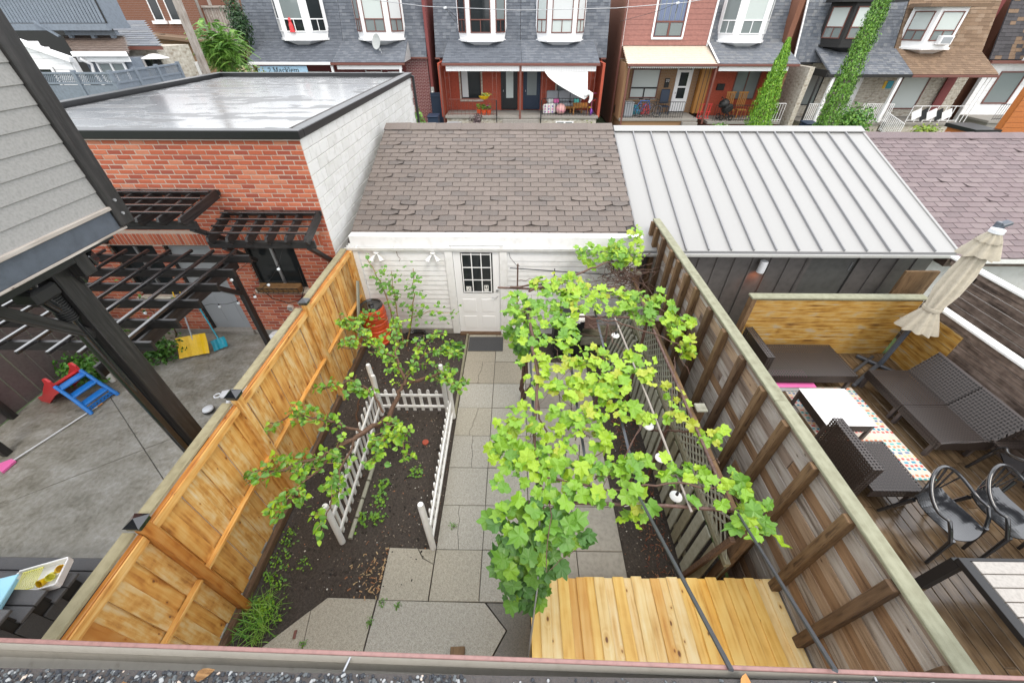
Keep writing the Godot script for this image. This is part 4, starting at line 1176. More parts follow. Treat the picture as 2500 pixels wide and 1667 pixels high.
# ---------------------------------------------------------------- left neighbour: upper bay, post, pergola, steps
func build_left_neighbour() -> void:
	var h := thing("neighbour_house", "grey clapboard upper storey with charcoal corner trim at the left edge", "house", Vector3(-3.7, 0, 0))
	bc(h, "wall", Vector3(-2.5, 4.16, -3.45), Vector3(-0.03, 7.5, 0.6), M.siding_grey)
	# each board leans out at its lower edge
	for j in 22:
		var y := 4.185 + j * 0.1335
		var zc := -3.42 + rng.randf() * 0.0
		bx(h, "siding_board", Vector3(0.02, 0.137, 4.02), Vector3(-0.012, y + 0.064, -1.43), M.siding_grey, Vector3(0, 0, 0.07), 0.003)
	bc(h, "corner_trim", Vector3(-0.06, 4.0, -3.60), Vector3(0.03, 7.5, -3.44), M.blackwood, 0.006)
	bc(h, "corner_trim", Vector3(-0.14, 4.0, -3.64), Vector3(-0.061, 7.5, -3.52), M.blackwood, 0.006)
	for y in [4.10, 4.22]:
		var g := G.new()
		g.tube([Vector3(0.03, y, -3.52), Vector3(0.04, y, -3.52)], [0.014], 8)
		gpart(h, "bolt", g, M.steel)
	bc(h, "drip_board", Vector3(-0.05, 4.155, -3.46), Vector3(0.028, 4.187, 0.6), M.greywood, 0.004)
	bc(h, "band_board", Vector3(-0.06, 3.985, -3.44), Vector3(0.005, 4.153, 0.6), M.bluegrey, 0.004)
	bc(h, "band_edge", Vector3(-0.08, 3.965, -3.5), Vector3(0.012, 3.984, 0.6), M.greywood, 0.003)
	bc(h, "deck_floor", Vector3(-2.5, 3.90, -3.42), Vector3(-0.1, 4.1, 0.6), M.black_matt)
	# gutter with funnel and downpipe, big post
	bc(h, "gutter", Vector3(-0.24, 3.87, -2.98), Vector3(-0.085, 3.975, 0.6), M.flashing, 0.01)
	bc(h, "beam_end", Vector3(-0.24, 3.72, -3.12), Vector3(-0.12, 3.9, -3.0), M.blackwood, 0.006)
	var p := bc(h, "post", Vector3(-0.40, 0.0, -3.05), Vector3(-0.24, 3.87, -2.86), M.blackwood, 0.01)
	var g2 := G.new()
	g2.tube([Vector3(-0.32, 3.87, -2.70), Vector3(-0.32, 3.74, -2.72), Vector3(-0.33, 3.66, -2.74), Vector3(-0.33, 3.5, -2.80), Vector3(-0.33, 3.35, -2.80), Vector3(-0.33, 0.1, -2.80)], [0.075, 0.07, 0.055, 0.06, 0.045, 0.045], 12)
	gpart(h, "downpipe", g2, M.black_plastic)
	for i in 12:
		var r := G.new()
		r.tube([Vector3(-0.33, 3.40 + i * 0.022, -2.80 + 0.0), Vector3(-0.33, 3.412 + i * 0.022, -2.80)], [0.066], 12)
		gpart(h, "pipe_ring", r, M.black_matt)
	bc(h, "funnel", Vector3(-0.43, 3.66, -2.84), Vector3(-0.22, 3.78, -2.62), M.black_matt, 0.02)
	bar(h, "knee_brace", Vector3(-0.33, 3.18, -2.86), Vector3(-0.33, 3.84, -2.36), 0.08, 0.09, M.blackwood, 0.006)
	for q in [[-0.22, 3.80, -3.2], [-0.26, 3.7, -3.05]]:
		bx(h, "flood_lamp", Vector3(0.09, 0.12, 0.10), Vector3(q[0], q[1], q[2]), M.black_plastic, Vector3(0.3, 0.4, 0), 0.012)

	# pergola over the patio
	var pg := thing("pergola", "black timber pergola of beams and slats over the concrete patio", "pergola", Vector3(-6.3, 0, -4.7))
	var o := pg.position
	for z in [-3.67, -4.13, -4.60, -5.04, -5.48, -5.96]:
		bx(pg, "rafter", Vector3(4.2, 0.14, 0.045), Vector3(-6.62, 2.34, z) - o, M.blackwood, Vector3.ZERO, 0.006)
	for i in 11:
		bx(pg, "slat", Vector3(0.045, 0.045, 2.66), Vector3(-4.80 - i * 0.375, 2.437, -4.74) - o, M.blackwood_wet, Vector3(0, 0, rng.randf_range(-0.01, 0.01)), 0.005)
	for x in [-5.0, -8.3]:
		for dx in [-0.075, 0.075]:
			bx(pg, "beam", Vector3(0.045, 0.18, 2.75), Vector3(x + dx, 2.176, -4.74) - o, M.blackwood, Vector3.ZERO, 0.006)
	for q in [[-5.0, -6.0], [-8.3, -6.0], [-8.3, -3.65]]:
		bc(pg, "post", Vector3(q[0] - 0.045, 0.0, q[1] - 0.055) - o, Vector3(q[0] + 0.045, 2.26, q[1] + 0.055) - o, M.blackwood, 0.008)
	bar(pg, "brace", Vector3(-5.0, 1.65, -5.95) - o, Vector3(-5.0, 2.1, -5.45) - o, 0.08, 0.08, M.blackwood, 0.005)
	# string lights
	for s in [["string of round bulbs under the near slats of the pergola", [Vector3(-4.56, 2.3, -5.9), Vector3(-5.3, 1.95, -5.5), Vector3(-6.2, 2.2, -4.8), Vector3(-6.9, 2.05, -4.2), Vector3(-7.8, 2.3, -3.6)]],
			["string of bulbs running from the canopy beam across to the pergola", [Vector3(-3.98, 2.45, -6.05), Vector3(-4.45, 1.85, -6.0), Vector3(-5.0, 1.55, -5.95), Vector3(-5.6, 1.45, -5.9), Vector3(-6.6, 1.5, -5.6), Vector3(-7.6, 1.9, -5.3)]]]:
		var t := thing("string_lights", s[0], "string lights", Vector3.ZERO, "string lights on the patio")
		var pts := []
		for i in s[1].size() - 1:
			for k in 5:
				var u := k / 5.0
				var a: Vector3 = s[1][i].lerp(s[1][i + 1], u)
				a.y -= 0.06 * sin(u * PI)
				pts.append(a)
		pts.append(s[1][-1])
		pipe(t, "wire", pts, 0.004, M.black_matt, 5)
		for i in range(2, pts.size() - 1, 3):
			var b := turned(t, "bulb", [Vector2(0, -0.075), Vector2(0.018, -0.07), Vector2(0.028, -0.052), Vector2(0.024, -0.035), Vector2(0.012, -0.02), Vector2(0, -0.018)], M.bulb, pts[i], 10)
			turned(b, "socket", [Vector2(0, -0.022), Vector2(0.013, -0.022), Vector2(0.013, 0.005), Vector2(0, 0.005)], M.black_matt, Vector3.ZERO, 8)

	# dark vertical-board fence closing the patio on the left
	var f := thing("dark_fence", "charcoal vertical board fence behind the toy slide", "fence", Vector3(-9.02, 0, -4))
	for i in 26:
		var z := -6.9 + i * 0.27
		if z > -0.3: break
		bx(f, "board", Vector3(0.025, 1.95, 0.258), Vector3(rng.randf_range(-0.003, 0.003), 0.985, z + 0.135 + 4.0), M.plum_board, Vector3.ZERO, 0.004)
	for z in [-6.3, -4.4, -2.4]: bc(f, "post", Vector3(0.02, 0, z + 3.95), Vector3(0.11, 2.0, z + 4.05), M.blackwood, 0.006)
	bc(f, "rail", Vector3(-0.06, 1.7, -2.85), Vector3(-0.018, 1.8, 3.7), M.dark_metal_wall)

	# steps up to the neighbour's house: treads on a boarded side
	var st := thing("deck_steps", "black painted timber steps beside the cedar fence", "steps", Vector3(-5.9, 0, -1.3))
	var so := st.position
	for k in 4:
		var y := 0.36 + k * 0.19
		var z := -1.80 + k * 0.235
		bc(st, "tread", Vector3(-7.6, y - 0.04, z - 0.15) - so, Vector3(-5.05, y, z - 0.005) - so, M.tread_grey, 0.006)
		bc(st, "tread", Vector3(-7.6, y - 0.04, z + 0.003) - so, Vector3(-5.05, y, z + 0.145) - so, M.tread_grey, 0.006)
		bc(st, "core", Vector3(-7.5, 0.0, z - 0.088) - so, Vector3(-5.102, y - 0.042, z + 0.14) - so, M.black_matt)
		bc(st, "riser", Vector3(-7.5, y - 0.19, z - 0.11) - so, Vector3(-5.1, y - 0.041, z - 0.09) - so, M.black_matt)
	for i in 8:
		var z := -1.86 + i * 0.19
		bc(st, "skirt_board", Vector3(-5.10, 0.0, z) - so, Vector3(-5.075, 0.30 + maxf(0.0, i - 0.6) * 0.155, z + 0.183) - so, M.rubber, 0.004)

# ---------------------------------------------------------------- fences round the garden
func build_fences() -> void:
	# cedar fence on the left: boards run up, rails across, caps on the posts
	var f := thing("cedar_fence", "new orange cedar board fence with black post caps along the garden's left side", "fence", Vector3(-3.27, 0, -3.6))
	var o := f.position
	var z := -6.90
	var odd := 0
	var posts := [-6.88, -4.93, -3.02, -1.55, -0.2]
	while z < -0.15:
		var w := rng.randf_range(0.135, 0.148)
		var nm := ["cedar", "cedar_worn", "cedar_worn", "cedar_worn", "cedar_pale", "cedar_deep"]
		if z < -4.9: nm = ["cedar_pale", "cedar_worn_grey", "cedar_worn", "cedar"]
		elif z < -3.0: nm = ["cedar", "cedar_worn", "cedar_worn", "cedar_pale"]
		odd = 1 - odd
		bx(f, "board", Vector3(0.018, 1.84, w + 0.012), Vector3(-3.292 + odd * 0.02 + rng.randf_range(-0.003, 0.003), 1.08, z + w * 0.5) - o, pick(nm), Vector3(0, rng.randf_range(-0.02, 0.02), 0), 0.003, rng.randi() % 40)
		z += w + rng.randf_range(0.004, 0.011)
	var cuts := [-6.92, -4.93, -3.02, -1.55, -0.1]
	for i in 4:
		var a: float = cuts[i] + 0.05
		var b: float = cuts[i + 1] - 0.05
		if i == 3: b = -0.12
		bc(f, "cap_board", Vector3(-3.375, 2.055, a) - o, Vector3(-3.265, 2.09, b) - o, M.cap_warm, 0.005)
		bar(f, "top_rail", Vector3(-3.245, 1.985, a) - o, Vector3(-3.245, 1.985, b) - o, 0.055, 0.10, M.cedar, 0.006)
		bar(f, "top_rail", Vector3(-3.247, 2.035, a) - o, Vector3(-3.247, 2.035, b) - o, 0.04, 0.035, M.cedar_deep, 0.004)
		bar(f, "middle_rail", Vector3(-3.238, 1.03, a) - o, Vector3(-3.238, 1.03, b) - o, 0.06, 0.042, M.cedar_pale, 0.005)
		bc(f, "bottom_rail", Vector3(-3.27, 0.02, a) - o, Vector3(-3.21, 0.14, b) - o, M.post_dark, 0.006)
	for i in posts.size():
		var px := -3.228
		var pz: float = posts[i]
		var hgt := 2.15 if i in [1, 2, 3] else 2.03
		bc(f, "post", Vector3(px - 0.045, -0.05, pz - 0.045) - o, Vector3(px + 0.045, hgt, pz + 0.045) - o, M.cedar_deep if i == 3 else M.cedar_worn, 0.006)
		if i in [1, 2, 3]:
			var c := G.new()
			var q := 0.062
			c.box(Vector3(q * 2, 0.05, q * 2), T3(Vector3(0, 0.025, 0)), 0.004)
			for k in 4:
				var a0 := PI / 4 + k * PI / 2
				var a1 := a0 + PI / 2
				var r := q * 1.414 + 0.012
				c.tri(Vector3(cos(a1) * r, 0.05, sin(a1) * r), Vector3(cos(a0) * r, 0.05, sin(a0) * r), Vector3(0, 0.10, 0))
			gpart(f, "post_cap", c, M.black_plastic, T3(Vector3(px, hgt - 0.01, pz) - o))
	var oldb := thing("leaning_board", "mossy plank leaning on the cedar fence behind the rain barrel", "plank", Vector3(-3.17, 0, -6.45))
	bar(oldb, "plank", Vector3(0.0, 0.5, 0.35), Vector3(0.0, 1.45, -0.3), 0.03, 0.1, M.greenwood, 0.004)

	# tall old fence on the right: boards lie level, studs face the garden
	var r := thing("old_fence", "tall weathered grey plank fence with rough studs on the right", "fence", Vector3(2.74, 0, -3.8))
	o = r.position
	for j in 15:
		var y := 0.25 + j * 0.146
		var zz := -7.45
		while zz < -0.12:
			var l := minf(rng.randf_range(1.6, 3.1), -0.1 - zz)
			bx(r, "plank", Vector3(0.02, 0.142, l - 0.004), Vector3(2.752 + rng.randf_range(-0.004, 0.004), y + 0.071, zz + l * 0.5) - o, pick(["greywood", "greywood", "greywood", "greywood_warm", "greywood", "greywood_dark", "greywood", "greywood", "greywood_warm", "greywood_rust"]), Vector3.ZERO, 0.003, rng.randi() % 40)
			zz += l
	var sz := [-7.42, -7.12, -6.68, -6.2, -5.82, -5.4, -4.99, -4.48, -3.97, -3.46, -2.95, -2.49, -2.02, -1.53, -1.06, -0.57]
	for q in sz:
		bx(r, "stud", Vector3(0.088, 2.22, 0.085), Vector3(2.694, 1.31, q) - o, pick(["post_brown", "post_brown", "post_dark", "post_brown"]), Vector3(rng.randf_range(-0.012, 0.012), rng.randf_range(-0.08, 0.08), 0), 0.006, rng.randi() % 40)
	for i in 3:
		bc(r, "cap_board", Vector3(2.685, 2.425, [-7.5, -5.3, -2.75][i]) - o, Vector3(2.825, 2.46, [-5.302, -2.752, -0.1][i]) - o, M.cap_grey, 0.006)
	bc(r, "cap_trim", Vector3(2.72, 2.36, -7.45) - o, Vector3(2.741, 2.424, -0.1) - o, M.greywood_dark)
	bc(r, "base_board", Vector3(2.75, 0.0, -7.4) - o, Vector3(2.78, 0.25, -0.1) - o, M.greywood_dark)

	# low basket-board fence in front of it, with a lattice top
	var w := thing("board_lattice_fence", "low greenish board fence with lattice top in front of the tall grey fence", "fence", Vector3(2.18, 0, -4))
	o = w.position
	z = -6.6
	while z < -1.8:
		bx(w, "board", Vector3(0.018, 1.06, 0.135), Vector3(2.15 + rng.randf_range(-0.004, 0.004), 0.60, z + 0.07) - o, pick(["greenwood", "greenwood", "greenwood_dark"]), Vector3(0, rng.randf_range(-0.03, 0.03), 0), 0.003, rng.randi() % 40)
		bx(w, "board", Vector3(0.016, 1.04, 0.08), Vector3(2.262, 0.58, z + 0.165) - o, M.greenwood_dark, Vector3.ZERO, 0.0)
		z += 0.188
	bc(w, "rail", Vector3(2.168, 1.12, -6.6) - o, Vector3(2.225, 1.20, -1.65) - o, M.greenwood_dark, 0.006)
	bc(w, "rail", Vector3(2.168, 0.16, -6.6) - o, Vector3(2.205, 0.24, -1.65) - o, M.greenwood_dark, 0.006)
	bc(w, "top_rail", Vector3(2.17, 1.70, -6.6) - o, Vector3(2.225, 1.74, -1.65) - o, M.post_brown, 0.006)
	for q in [-6.5, -5.05, -3.2, -1.75]:
		bc(w, "post", Vector3(2.235, -0.05, q - 0.045) - o, Vector3(2.325, 1.80, q + 0.045) - o, M.post_dark, 0.006)
		bx(w, "post_top", Vector3(0.13, 0.03, 0.13), Vector3(2.28, 1.815, q) - o, M.greenwood, Vector3.ZERO, 0.006)
	# lattice strips
	var lat := G.new()
	var dl := Vector3(0, 0.5, 0.5)
	for i in 52:
		var z0 := -7.0 + i * 0.12
		for s in [-1.0, 1.0]:
			var a := Vector3(2.195 + s * 0.005, 1.20, z0 if s > 0 else z0 + 0.5)
			var b := Vector3(2.195 + s * 0.005, 1.70, z0 + 0.5 if s > 0 else z0)
			if minf(a.z, b.z) < -6.6 or maxf(a.z, b.z) > -1.65: continue
			lat.box(Vector3(0.024, 0.008, a.distance_to(b)), along(a - o, b - o, Vector3.RIGHT))
	stuff(gpart(w, "lattice", lat, M.greenwood))
	var bc2 := bar(w, "diagonal_brace", Vector3(2.10, 0.2, -1.9) - o, Vector3(2.12, 1.6, -1.72) - o, 0.05, 0.05, M.bark)

	# white picket fence round the bed: three runs
	picket("picket_fence", "peeling white picket fence leaning along the middle of the soil bed", Vector3(-2.34, 0, -2.33), Vector3(-2.40, 0, -4.55), 15, true, 0.06, 0.82)
	picket("picket_fence", "white picket fence along the left edge of the paved path", Vector3(-1.09, 0, -2.27), Vector3(-1.10, 0, -4.5), 17, false, 0.0)
	picket("picket_fence", "short white picket fence across the back of the bed under the fruit tree", Vector3(-2.40, 0, -4.62), Vector3(-1.22, 0, -4.62), 7, false, 0.0)
	# long planter-lid box in pale boards
	var b := thing("storage_box", "long low storage box topped with new yellow pine boards", "box", Vector3(1.5, 0, -1.1))
	o = b.position
	bc(b, "carcass", Vector3(0.22, 0.0, -1.55) - o, Vector3(2.62, 0.90, -0.25) - o, M.pine_gold)
	var x := 0.175
	var i := 0
	while x < 2.68:
		var bw := rng.randf_range(0.098, 0.118)
		var nm := ["pine", "pine_pale", "pine_pale", "pine_tan", "pine_gold"] if x < 1.7 else ["pine_gold", "pine_gold", "pine_deep", "pine"]
		bx(b, "lid_board", Vector3(bw, 0.022, 1.42 + rng.randf_range(-0.015, 0.015)), Vector3(x + bw * 0.5, 0.925 + (0.024 if i % 2 else 0.0), -0.895 + rng.randf_range(-0.008, 0.008)) - o, pick(nm), Vector3(0.0, rng.randf_range(-0.004, 0.004), 0.0), 0.004, rng.randi() % 40)
		x += bw - 0.012
		i += 1
	var tile := thing("wood_offcut", "small brown wood offcut lying on the slab below the roof edge", "offcut", Vector3(-0.62, 0.03, -1.06), "", 0.05)
	bx(tile, "block", Vector3(0.16, 0.05, 0.26), Vector3.ZERO, M.post_brown, Vector3(0.04, 0, 0), 0.006)
	var chip := thing("wood_chip", "little red-brown chip on the front left slab", "offcut", Vector3(-2.53, 0.006, -1.29), "", 0.15)
	bx(chip, "block", Vector3(0.03, 0.01, 0.085), Vector3.ZERO, M.brown_trim, Vector3.ZERO, 0.002)

func picket(called: String, label: String, a: Vector3, b: Vector3, n: int, worn: bool, lean: float, tall := 0.56) -> void:
	var d := (b - a).normalized()
	var f := thing(called, label, "fence", a, "white picket fences in the bed")
	var side := d.cross(Vector3.UP)
	var mt: Material = M.white_old if worn else M.white_paint
	var L := a.distance_to(b)
	var lean_at := func(h: float) -> Vector3: return side * lean * h + Vector3(0, h, 0)
	for k in 2:
		var p := d * (0.0 if k == 0 else L)
		var g := G.new()
		g.tube([p, p + lean_at.call(0.6), p + lean_at.call(1.13 if not worn else 0.95), p + lean_at.call(1.16 if not worn else 0.98)], [0.042, 0.041, 0.04, 0.032], 12)
		gpart(f, "post", g, mt)
	for h in [tall * 0.27, tall * 0.78]:
		bar(f, "rail", d * 0.03 + lean_at.call(h), d * (L - 0.03) + lean_at.call(h), 0.03, 0.055, mt, 0.006)
	for i in n:
		var t := (i + 1.0) / (n + 1.0)
		var p := d * L * t - side * 0.026
		var hgt := tall + rng.randf_range(-0.02, 0.02)
		var g := G.new()
		var w := 0.026
		g.prism([Vector2(-w, 0.03), Vector2(w, 0.03), Vector2(w, hgt - 0.03), Vector2(w * 0.55, hgt - 0.006), Vector2(0, hgt), Vector2(-w * 0.55, hgt - 0.006), Vector2(-w, hgt - 0.03)], 0.018, Transform3D(Basis(d, (side * lean + Vector3.UP).normalized(), d.cross(Vector3.UP)), p + side * rng.randf_range(-0.004, 0.004)))
		gpart(f, "picket", g, mt, T3(Vector3.ZERO, Vector3(0, 0, 0)))

# ---------------------------------------------------------------- right-hand yard
func build_deck_yard() -> void:
	var dk := thing("wood_deck", "wet brown plank deck in the right-hand yard", "deck", Vector3(5.1, 0, -3))
	var o := dk.position
	# planks run away from the viewer
	var x := 2.95
	while x < 7.42:
		var z := -6.0
		while z < 0.6:
			var l := minf(rng.randf_range(2.0, 3.4), 0.62 - z)
			bx(dk, "deck_board", Vector3(0.133, 0.028, l - 0.004), Vector3(x + 0.07, 0.286 + rng.randf_range(-0.001, 0.001), z + l * 0.5) - o, M.deckwood if z < -2.6 or x > 5.8 else M.deckwood_grey, Vector3(0, 0, rng.randf_range(-0.006, 0.006)), 0.004, rng.randi() % 40)
			z += l
		x += 0.1435
	bc(dk, "joist_bed", Vector3(2.9, 0.0, -6.05) - o, Vector3(7.45, 0.255, 0.6) - o, M.black_matt)
	# low amber wall at the far end
	var w := thing("amber_wall", "low honey-coloured board wall with white cap at the far end of the deck", "wall", Vector3(5.8, 0, -6.0))
	o = w.position
	for j in 10:
		bx(w, "board", Vector3(3.0, 0.121, 0.022), Vector3(5.86, 0.36 + j * 0.126, -5.985 + rng.randf_range(-0.002, 0.002)) - o, M.amber, Vector3.ZERO, 0.003, rng.randi() % 40)
	bc(w, "backing", Vector3(4.36, 0.28, -6.08) - o, Vector3(7.38, 1.58, -6.0) - o, M.post_brown)
	bc(w, "cap_board", Vector3(4.26, 1.585, -6.12) - o, Vector3(7.42, 1.625, -5.955) - o, M.cap_grey, 0.006)
	bc(w, "end_post", Vector3(4.27, 0.2, -6.09) - o, Vector3(4.36, 1.583, -5.96) - o, M.post_brown, 0.006)
	# long dark fence on the right with white cap
	var f := thing("brown_fence", "dark wet brown plank fence with white cap behind the wicker sofa", "fence", Vector3(7.45, 0, -3))
	o = f.position
	for j in 9:
		bx(f, "plank", Vector3(0.022, 0.131, 6.5), Vector3(7.45, 0.36 + j * 0.139, -2.7) - o, M.fencebrown, Vector3.ZERO, 0.003, rng.randi() % 40)
		if j < 8: bx(f, "new_plank", Vector3(0.022, 0.134, 0.85), Vector3(7.44, 0.36 + j * 0.139, -5.54) - o, M.amber, Vector3.ZERO, 0.003, rng.randi() % 40)
	bc(f, "cap_board", Vector3(7.39, 1.56, -5.95) - o, Vector3(7.55, 1.60, 0.5) - o, M.white_old, 0.006)
	bc(f, "corner_post", Vector3(7.40, 0.2, -5.95) - o, Vector3(7.43, 1.555, -5.9) - o, M.post_brown)
	# next garden's taller fence
	var f2 := thing("upper_fence", "taller dark plank fence with pale cap beyond the wicker sofa", "fence", Vector3(8.2, 0, -3.4))
	o = f2.position
	for j in 12:
		bx(f2, "plank", Vector3(0.022, 0.141, 7.3), Vector3(8.2, 0.25 + j * 0.15, -3.0) - o, M.fencebrown, Vector3.ZERO, 0.003, rng.randi() % 40)
	bc(f2, "cap_board", Vector3(8.13, 2.03, -6.75) - o, Vector3(8.28, 2.07, 0.6) - o, M.white_old, 0.006)
	bc(f2, "top_band", Vector3(8.17, 1.93, -6.7) - o, Vector3(8.215, 2.029, 0.6) - o, M.fencebrown)
	bx(f2, "meter_box", Vector3(0.06, 0.10, 0.12), Vector3(8.16, 1.9, -6.2) - o, M.black_plastic, Vector3.ZERO, 0.008)
	bc(f2, "gate_board", Vector3(7.6, 0.2, -6.85) - o, Vector3(8.25, 1.7, -6.8) - o, M.post_brown)

# ---------------------------------------------------------------- houses across the street
# rows of small bricks on a wall facing the viewer, as one part
func brickfield(parent: Node, x0: float, y0: float, x1: float, y1: float, z: float, holes: Array, mt: Material, joint: Material, pitch := 0.235, rh := 0.078) -> void:
	for r in rects(x0, y0, x1, y1, holes):
		bc(parent, "wall", Vector3(r[0], r[1], z - 0.3), Vector3(r[2], r[3], z - 0.008), joint)
	var g := G.new()
	var n := int((y1 - y0) / rh)
	for j in n:
		var y := y0 + j * rh
		var off := pitch * 0.5 if j % 2 else 0.0
		for s in spans(x0, x1, y, y + rh, holes):
			var i := floorf((s[0] - x0 - off) / pitch)
			while true:
				var a := maxf(x0 + off + i * pitch, s[0])
				var b := minf(x0 + off + (i + 1) * pitch - 0.012, s[1])
				i += 1
				if a >= s[1]: break
				if b - a < 0.02: continue
				g.box(Vector3(b - a, rh - 0.012, 0.03), T3(Vector3((a + b) * 0.5, y + rh * 0.5, z - 0.015 + rng.randf_range(-0.002, 0.002))))
	stuff(gpart(parent, "brickwork", g, mt))

# shingled slope from the lower edge (y, z) to the upper edge, in random tones
func slope_field(parent: Node, called: String, x0: float, x1: float, lo: Vector2, hi: Vector2, names: Array, ex := 0.15, w := 0.26, x0t := 1e9, x1t := 1e9) -> MeshInstance3D:
	if x0t > 1e8: x0t = x0
	if x1t > 1e8: x1t = x1
	var back := G.new()
	var nb := Vector3(0, 0, -0.06)
	back.quad(Vector3(x0, lo.x, lo.y), Vector3(x1, lo.x, lo.y), Vector3(x1t, hi.x, hi.y), Vector3(x0t, hi.x, hi.y))
	back.quad(Vector3(x0, lo.x - 0.05, lo.y) + nb, Vector3(x0t, hi.x - 0.05, hi.y) + nb, Vector3(x1t, hi.x - 0.05, hi.y) + nb, Vector3(x1, lo.x - 0.05, lo.y) + nb)
	back.quad(Vector3(x0, lo.x - 0.05, lo.y) + nb, Vector3(x1, lo.x - 0.05, lo.y) + nb, Vector3(x1, lo.x, lo.y), Vector3(x0, lo.x, lo.y))
	back.quad(Vector3(x0, lo.x - 0.05, lo.y) + nb, Vector3(x0, lo.x, lo.y), Vector3(x0t, hi.x, hi.y), Vector3(x0t, hi.x - 0.05, hi.y) + nb)
	back.quad(Vector3(x1, lo.x, lo.y), Vector3(x1, lo.x - 0.05, lo.y) + nb, Vector3(x1t, hi.x - 0.05, hi.y) + nb, Vector3(x1t, hi.x, hi.y))
	var o := gpart(parent, called, back, M[names[0]])
	var d := Vector3(0, hi.x - lo.x, hi.y - lo.y)
	var L := d.length()
	d /= L
	var nn := Vector3.RIGHT.cross(d)
	if nn.z < 0 and nn.y < 0: nn = -nn
	var rows := int(L / ex)
	var gs := {}
	for j in rows:
		var t := j / float(rows)
		var xa := lerpf(x0, x0t, t)
		var xb := lerpf(x1, x1t, t)
		var x := xa - (w * 0.5 if j % 2 else 0.0) - rng.randf() * 0.05
		while x < xb:
			var ww := w * rng.randf_range(0.75, 1.2)
			var a := maxf(x, xa)
			var b := minf(x + ww - 0.008, xb)
			x += ww
			if b - a < 0.02: continue
			var nm: String = names[rng.randi() % names.size()]
			if not gs.has(nm): gs[nm] = G.new()
			var th := rng.randf_range(0.012, 0.022)
			var p0 := Vector3(0, lo.x, lo.y) + d * (L * t)
			var p1 := p0 + d * (L / rows) + nn * 0.004
			p0 += nn * th
			var g: G = gs[nm]
			g.quad(Vector3(a, p0.y, p0.z), Vector3(b, p0.y, p0.z), Vector3(b, p1.y, p1.z), Vector3(a, p1.y, p1.z))
			var q0 := p0 - nn * th
			g.quad(Vector3(a, q0.y, q0.z), Vector3(b, q0.y, q0.z), Vector3(b, p0.y, p0.z), Vector3(a, p0.y, p0.z))
	for nm in gs: stuff(gpart(o, "shingle_field", gs[nm], M[nm]))
	return o

# three-sided bay window standing on the roof slope
func bay(parent: Node, cx: float, wb: float, wf: float, y0: float, y1: float, zb: float, zf: float, body: Material, sash: Material, glass: Array) -> MeshInstance3D:
	var pl := [Vector2(cx - wb, -zb), Vector2(cx - wf, -zf), Vector2(cx + wf, -zf), Vector2(cx + wb, -zb)]
	var g := G.new()
	g.prism(pl, y1 - y0, Transform3D(Basis(Vector3(1, 0, 0), Vector3(0, 0, -1), Vector3(0, 1, 0)), Vector3(0, y0, 0)))
	# tapered underside
	var lo := [Vector3(cx - wb, y0, zb), Vector3(cx - wf, y0, zf), Vector3(cx + wf, y0, zf), Vector3(cx + wb, y0, zb)]
	var c := Vector3(cx, y0 - 0.42, zb + 0.4)
	for i in 3: g.tri(c, lo[i + 1], lo[i])
	var o := gpart(parent, "bay_window", g, body)
	var ring := G.new()
	ring.prism([Vector2(cx - wb - 0.08, -zb), Vector2(cx - wf - 0.06, -zf - 0.08), Vector2(cx + wf + 0.06, -zf - 0.08), Vector2(cx + wb + 0.08, -zb)], 0.1, Transform3D(Basis(Vector3(1, 0, 0), Vector3(0, 0, -1), Vector3(0, 1, 0)), Vector3(0, y0 - 0.02, 0)))
	gpart(o, "sill_band", ring, body)
	for i in 3:
		var a: Vector3 = lo[i]
		var b: Vector3 = lo[i + 1]
		var xd := (b - a).normalized()
		var nd := xd.cross(Vector3.UP)
		var xf := Transform3D(Basis(xd, Vector3.UP, nd), (a + b) * 0.5)
		var hw := a.distance_to(b) * 0.5 - (0.19 if i == 1 else 0.21)
		var ya := 0.40
		var yb := y1 - y0 - 0.2
		var ym := lerpf(ya, yb, 0.36)
		part(o, "pane", boxm(Vector3(hw * 2, yb - ym, 0.012), 0.0, 0), glass[i], xf * T3(Vector3(0, (ym + yb) * 0.5, 0.006)))
		for s in [-0.5, 0.5]:
			part(o, "pane", boxm(Vector3(hw - 0.02, ym - ya, 0.012), 0.0, 0), glass[3] if glass.size() > 3 else glass[i], xf * T3(Vector3(s * hw, (ya + ym) * 0.5, 0.006)))
		for q in [[0, ya, hw * 2 + 0.06, 0.045], [0, ym, hw * 2 + 0.06, 0.05], [0, yb, hw * 2 + 0.06, 0.045]]:
			part(o, "sash", boxm(Vector3(q[2], q[3], 0.05), 0.0, 0), sash, xf * T3(Vector3(q[0], q[1], 0.02)))
		for s in [-1.0, 1.0]:
			part(o, "sash", boxm(Vector3(0.045, yb - ya, 0.046), 0.0, 0), sash, xf * T3(Vector3(s * hw, (ya + yb) * 0.5, 0.02)))
		part(o, "sash", boxm(Vector3(0.04, ym - ya, 0.044), 0.0, 0), sash, xf * T3(Vector3(0, (ya + ym) * 0.5, 0.02)))
	return o

func railing(parent: Node, a: Vector3, b: Vector3, h: float, mt: Material, step := 0.14, thick := 0.016) -> void:
	var L := a.distance_to(b)
	var r := bar(parent, "railing", a + Vector3(0, h, 0), b + Vector3(0, h, 0), 0.035, 0.03, mt)
	var inv := r.transform.affine_inverse()
	var n := int(L / step)
	for i in n + 1:
		var p := a.lerp(b, i / float(n))
		part(r, "baluster", boxm(Vector3(thick, h, thick), 0.0, 0), mt, inv * T3(p + Vector3(0, h * 0.5, 0)))
	part(r, "bottom_rail", boxm(Vector3(0.025, 0.025, L), 0.0, 0), mt, inv * along(a + Vector3(0, 0.1, 0), b + Vector3(0, 0.1, 0)))

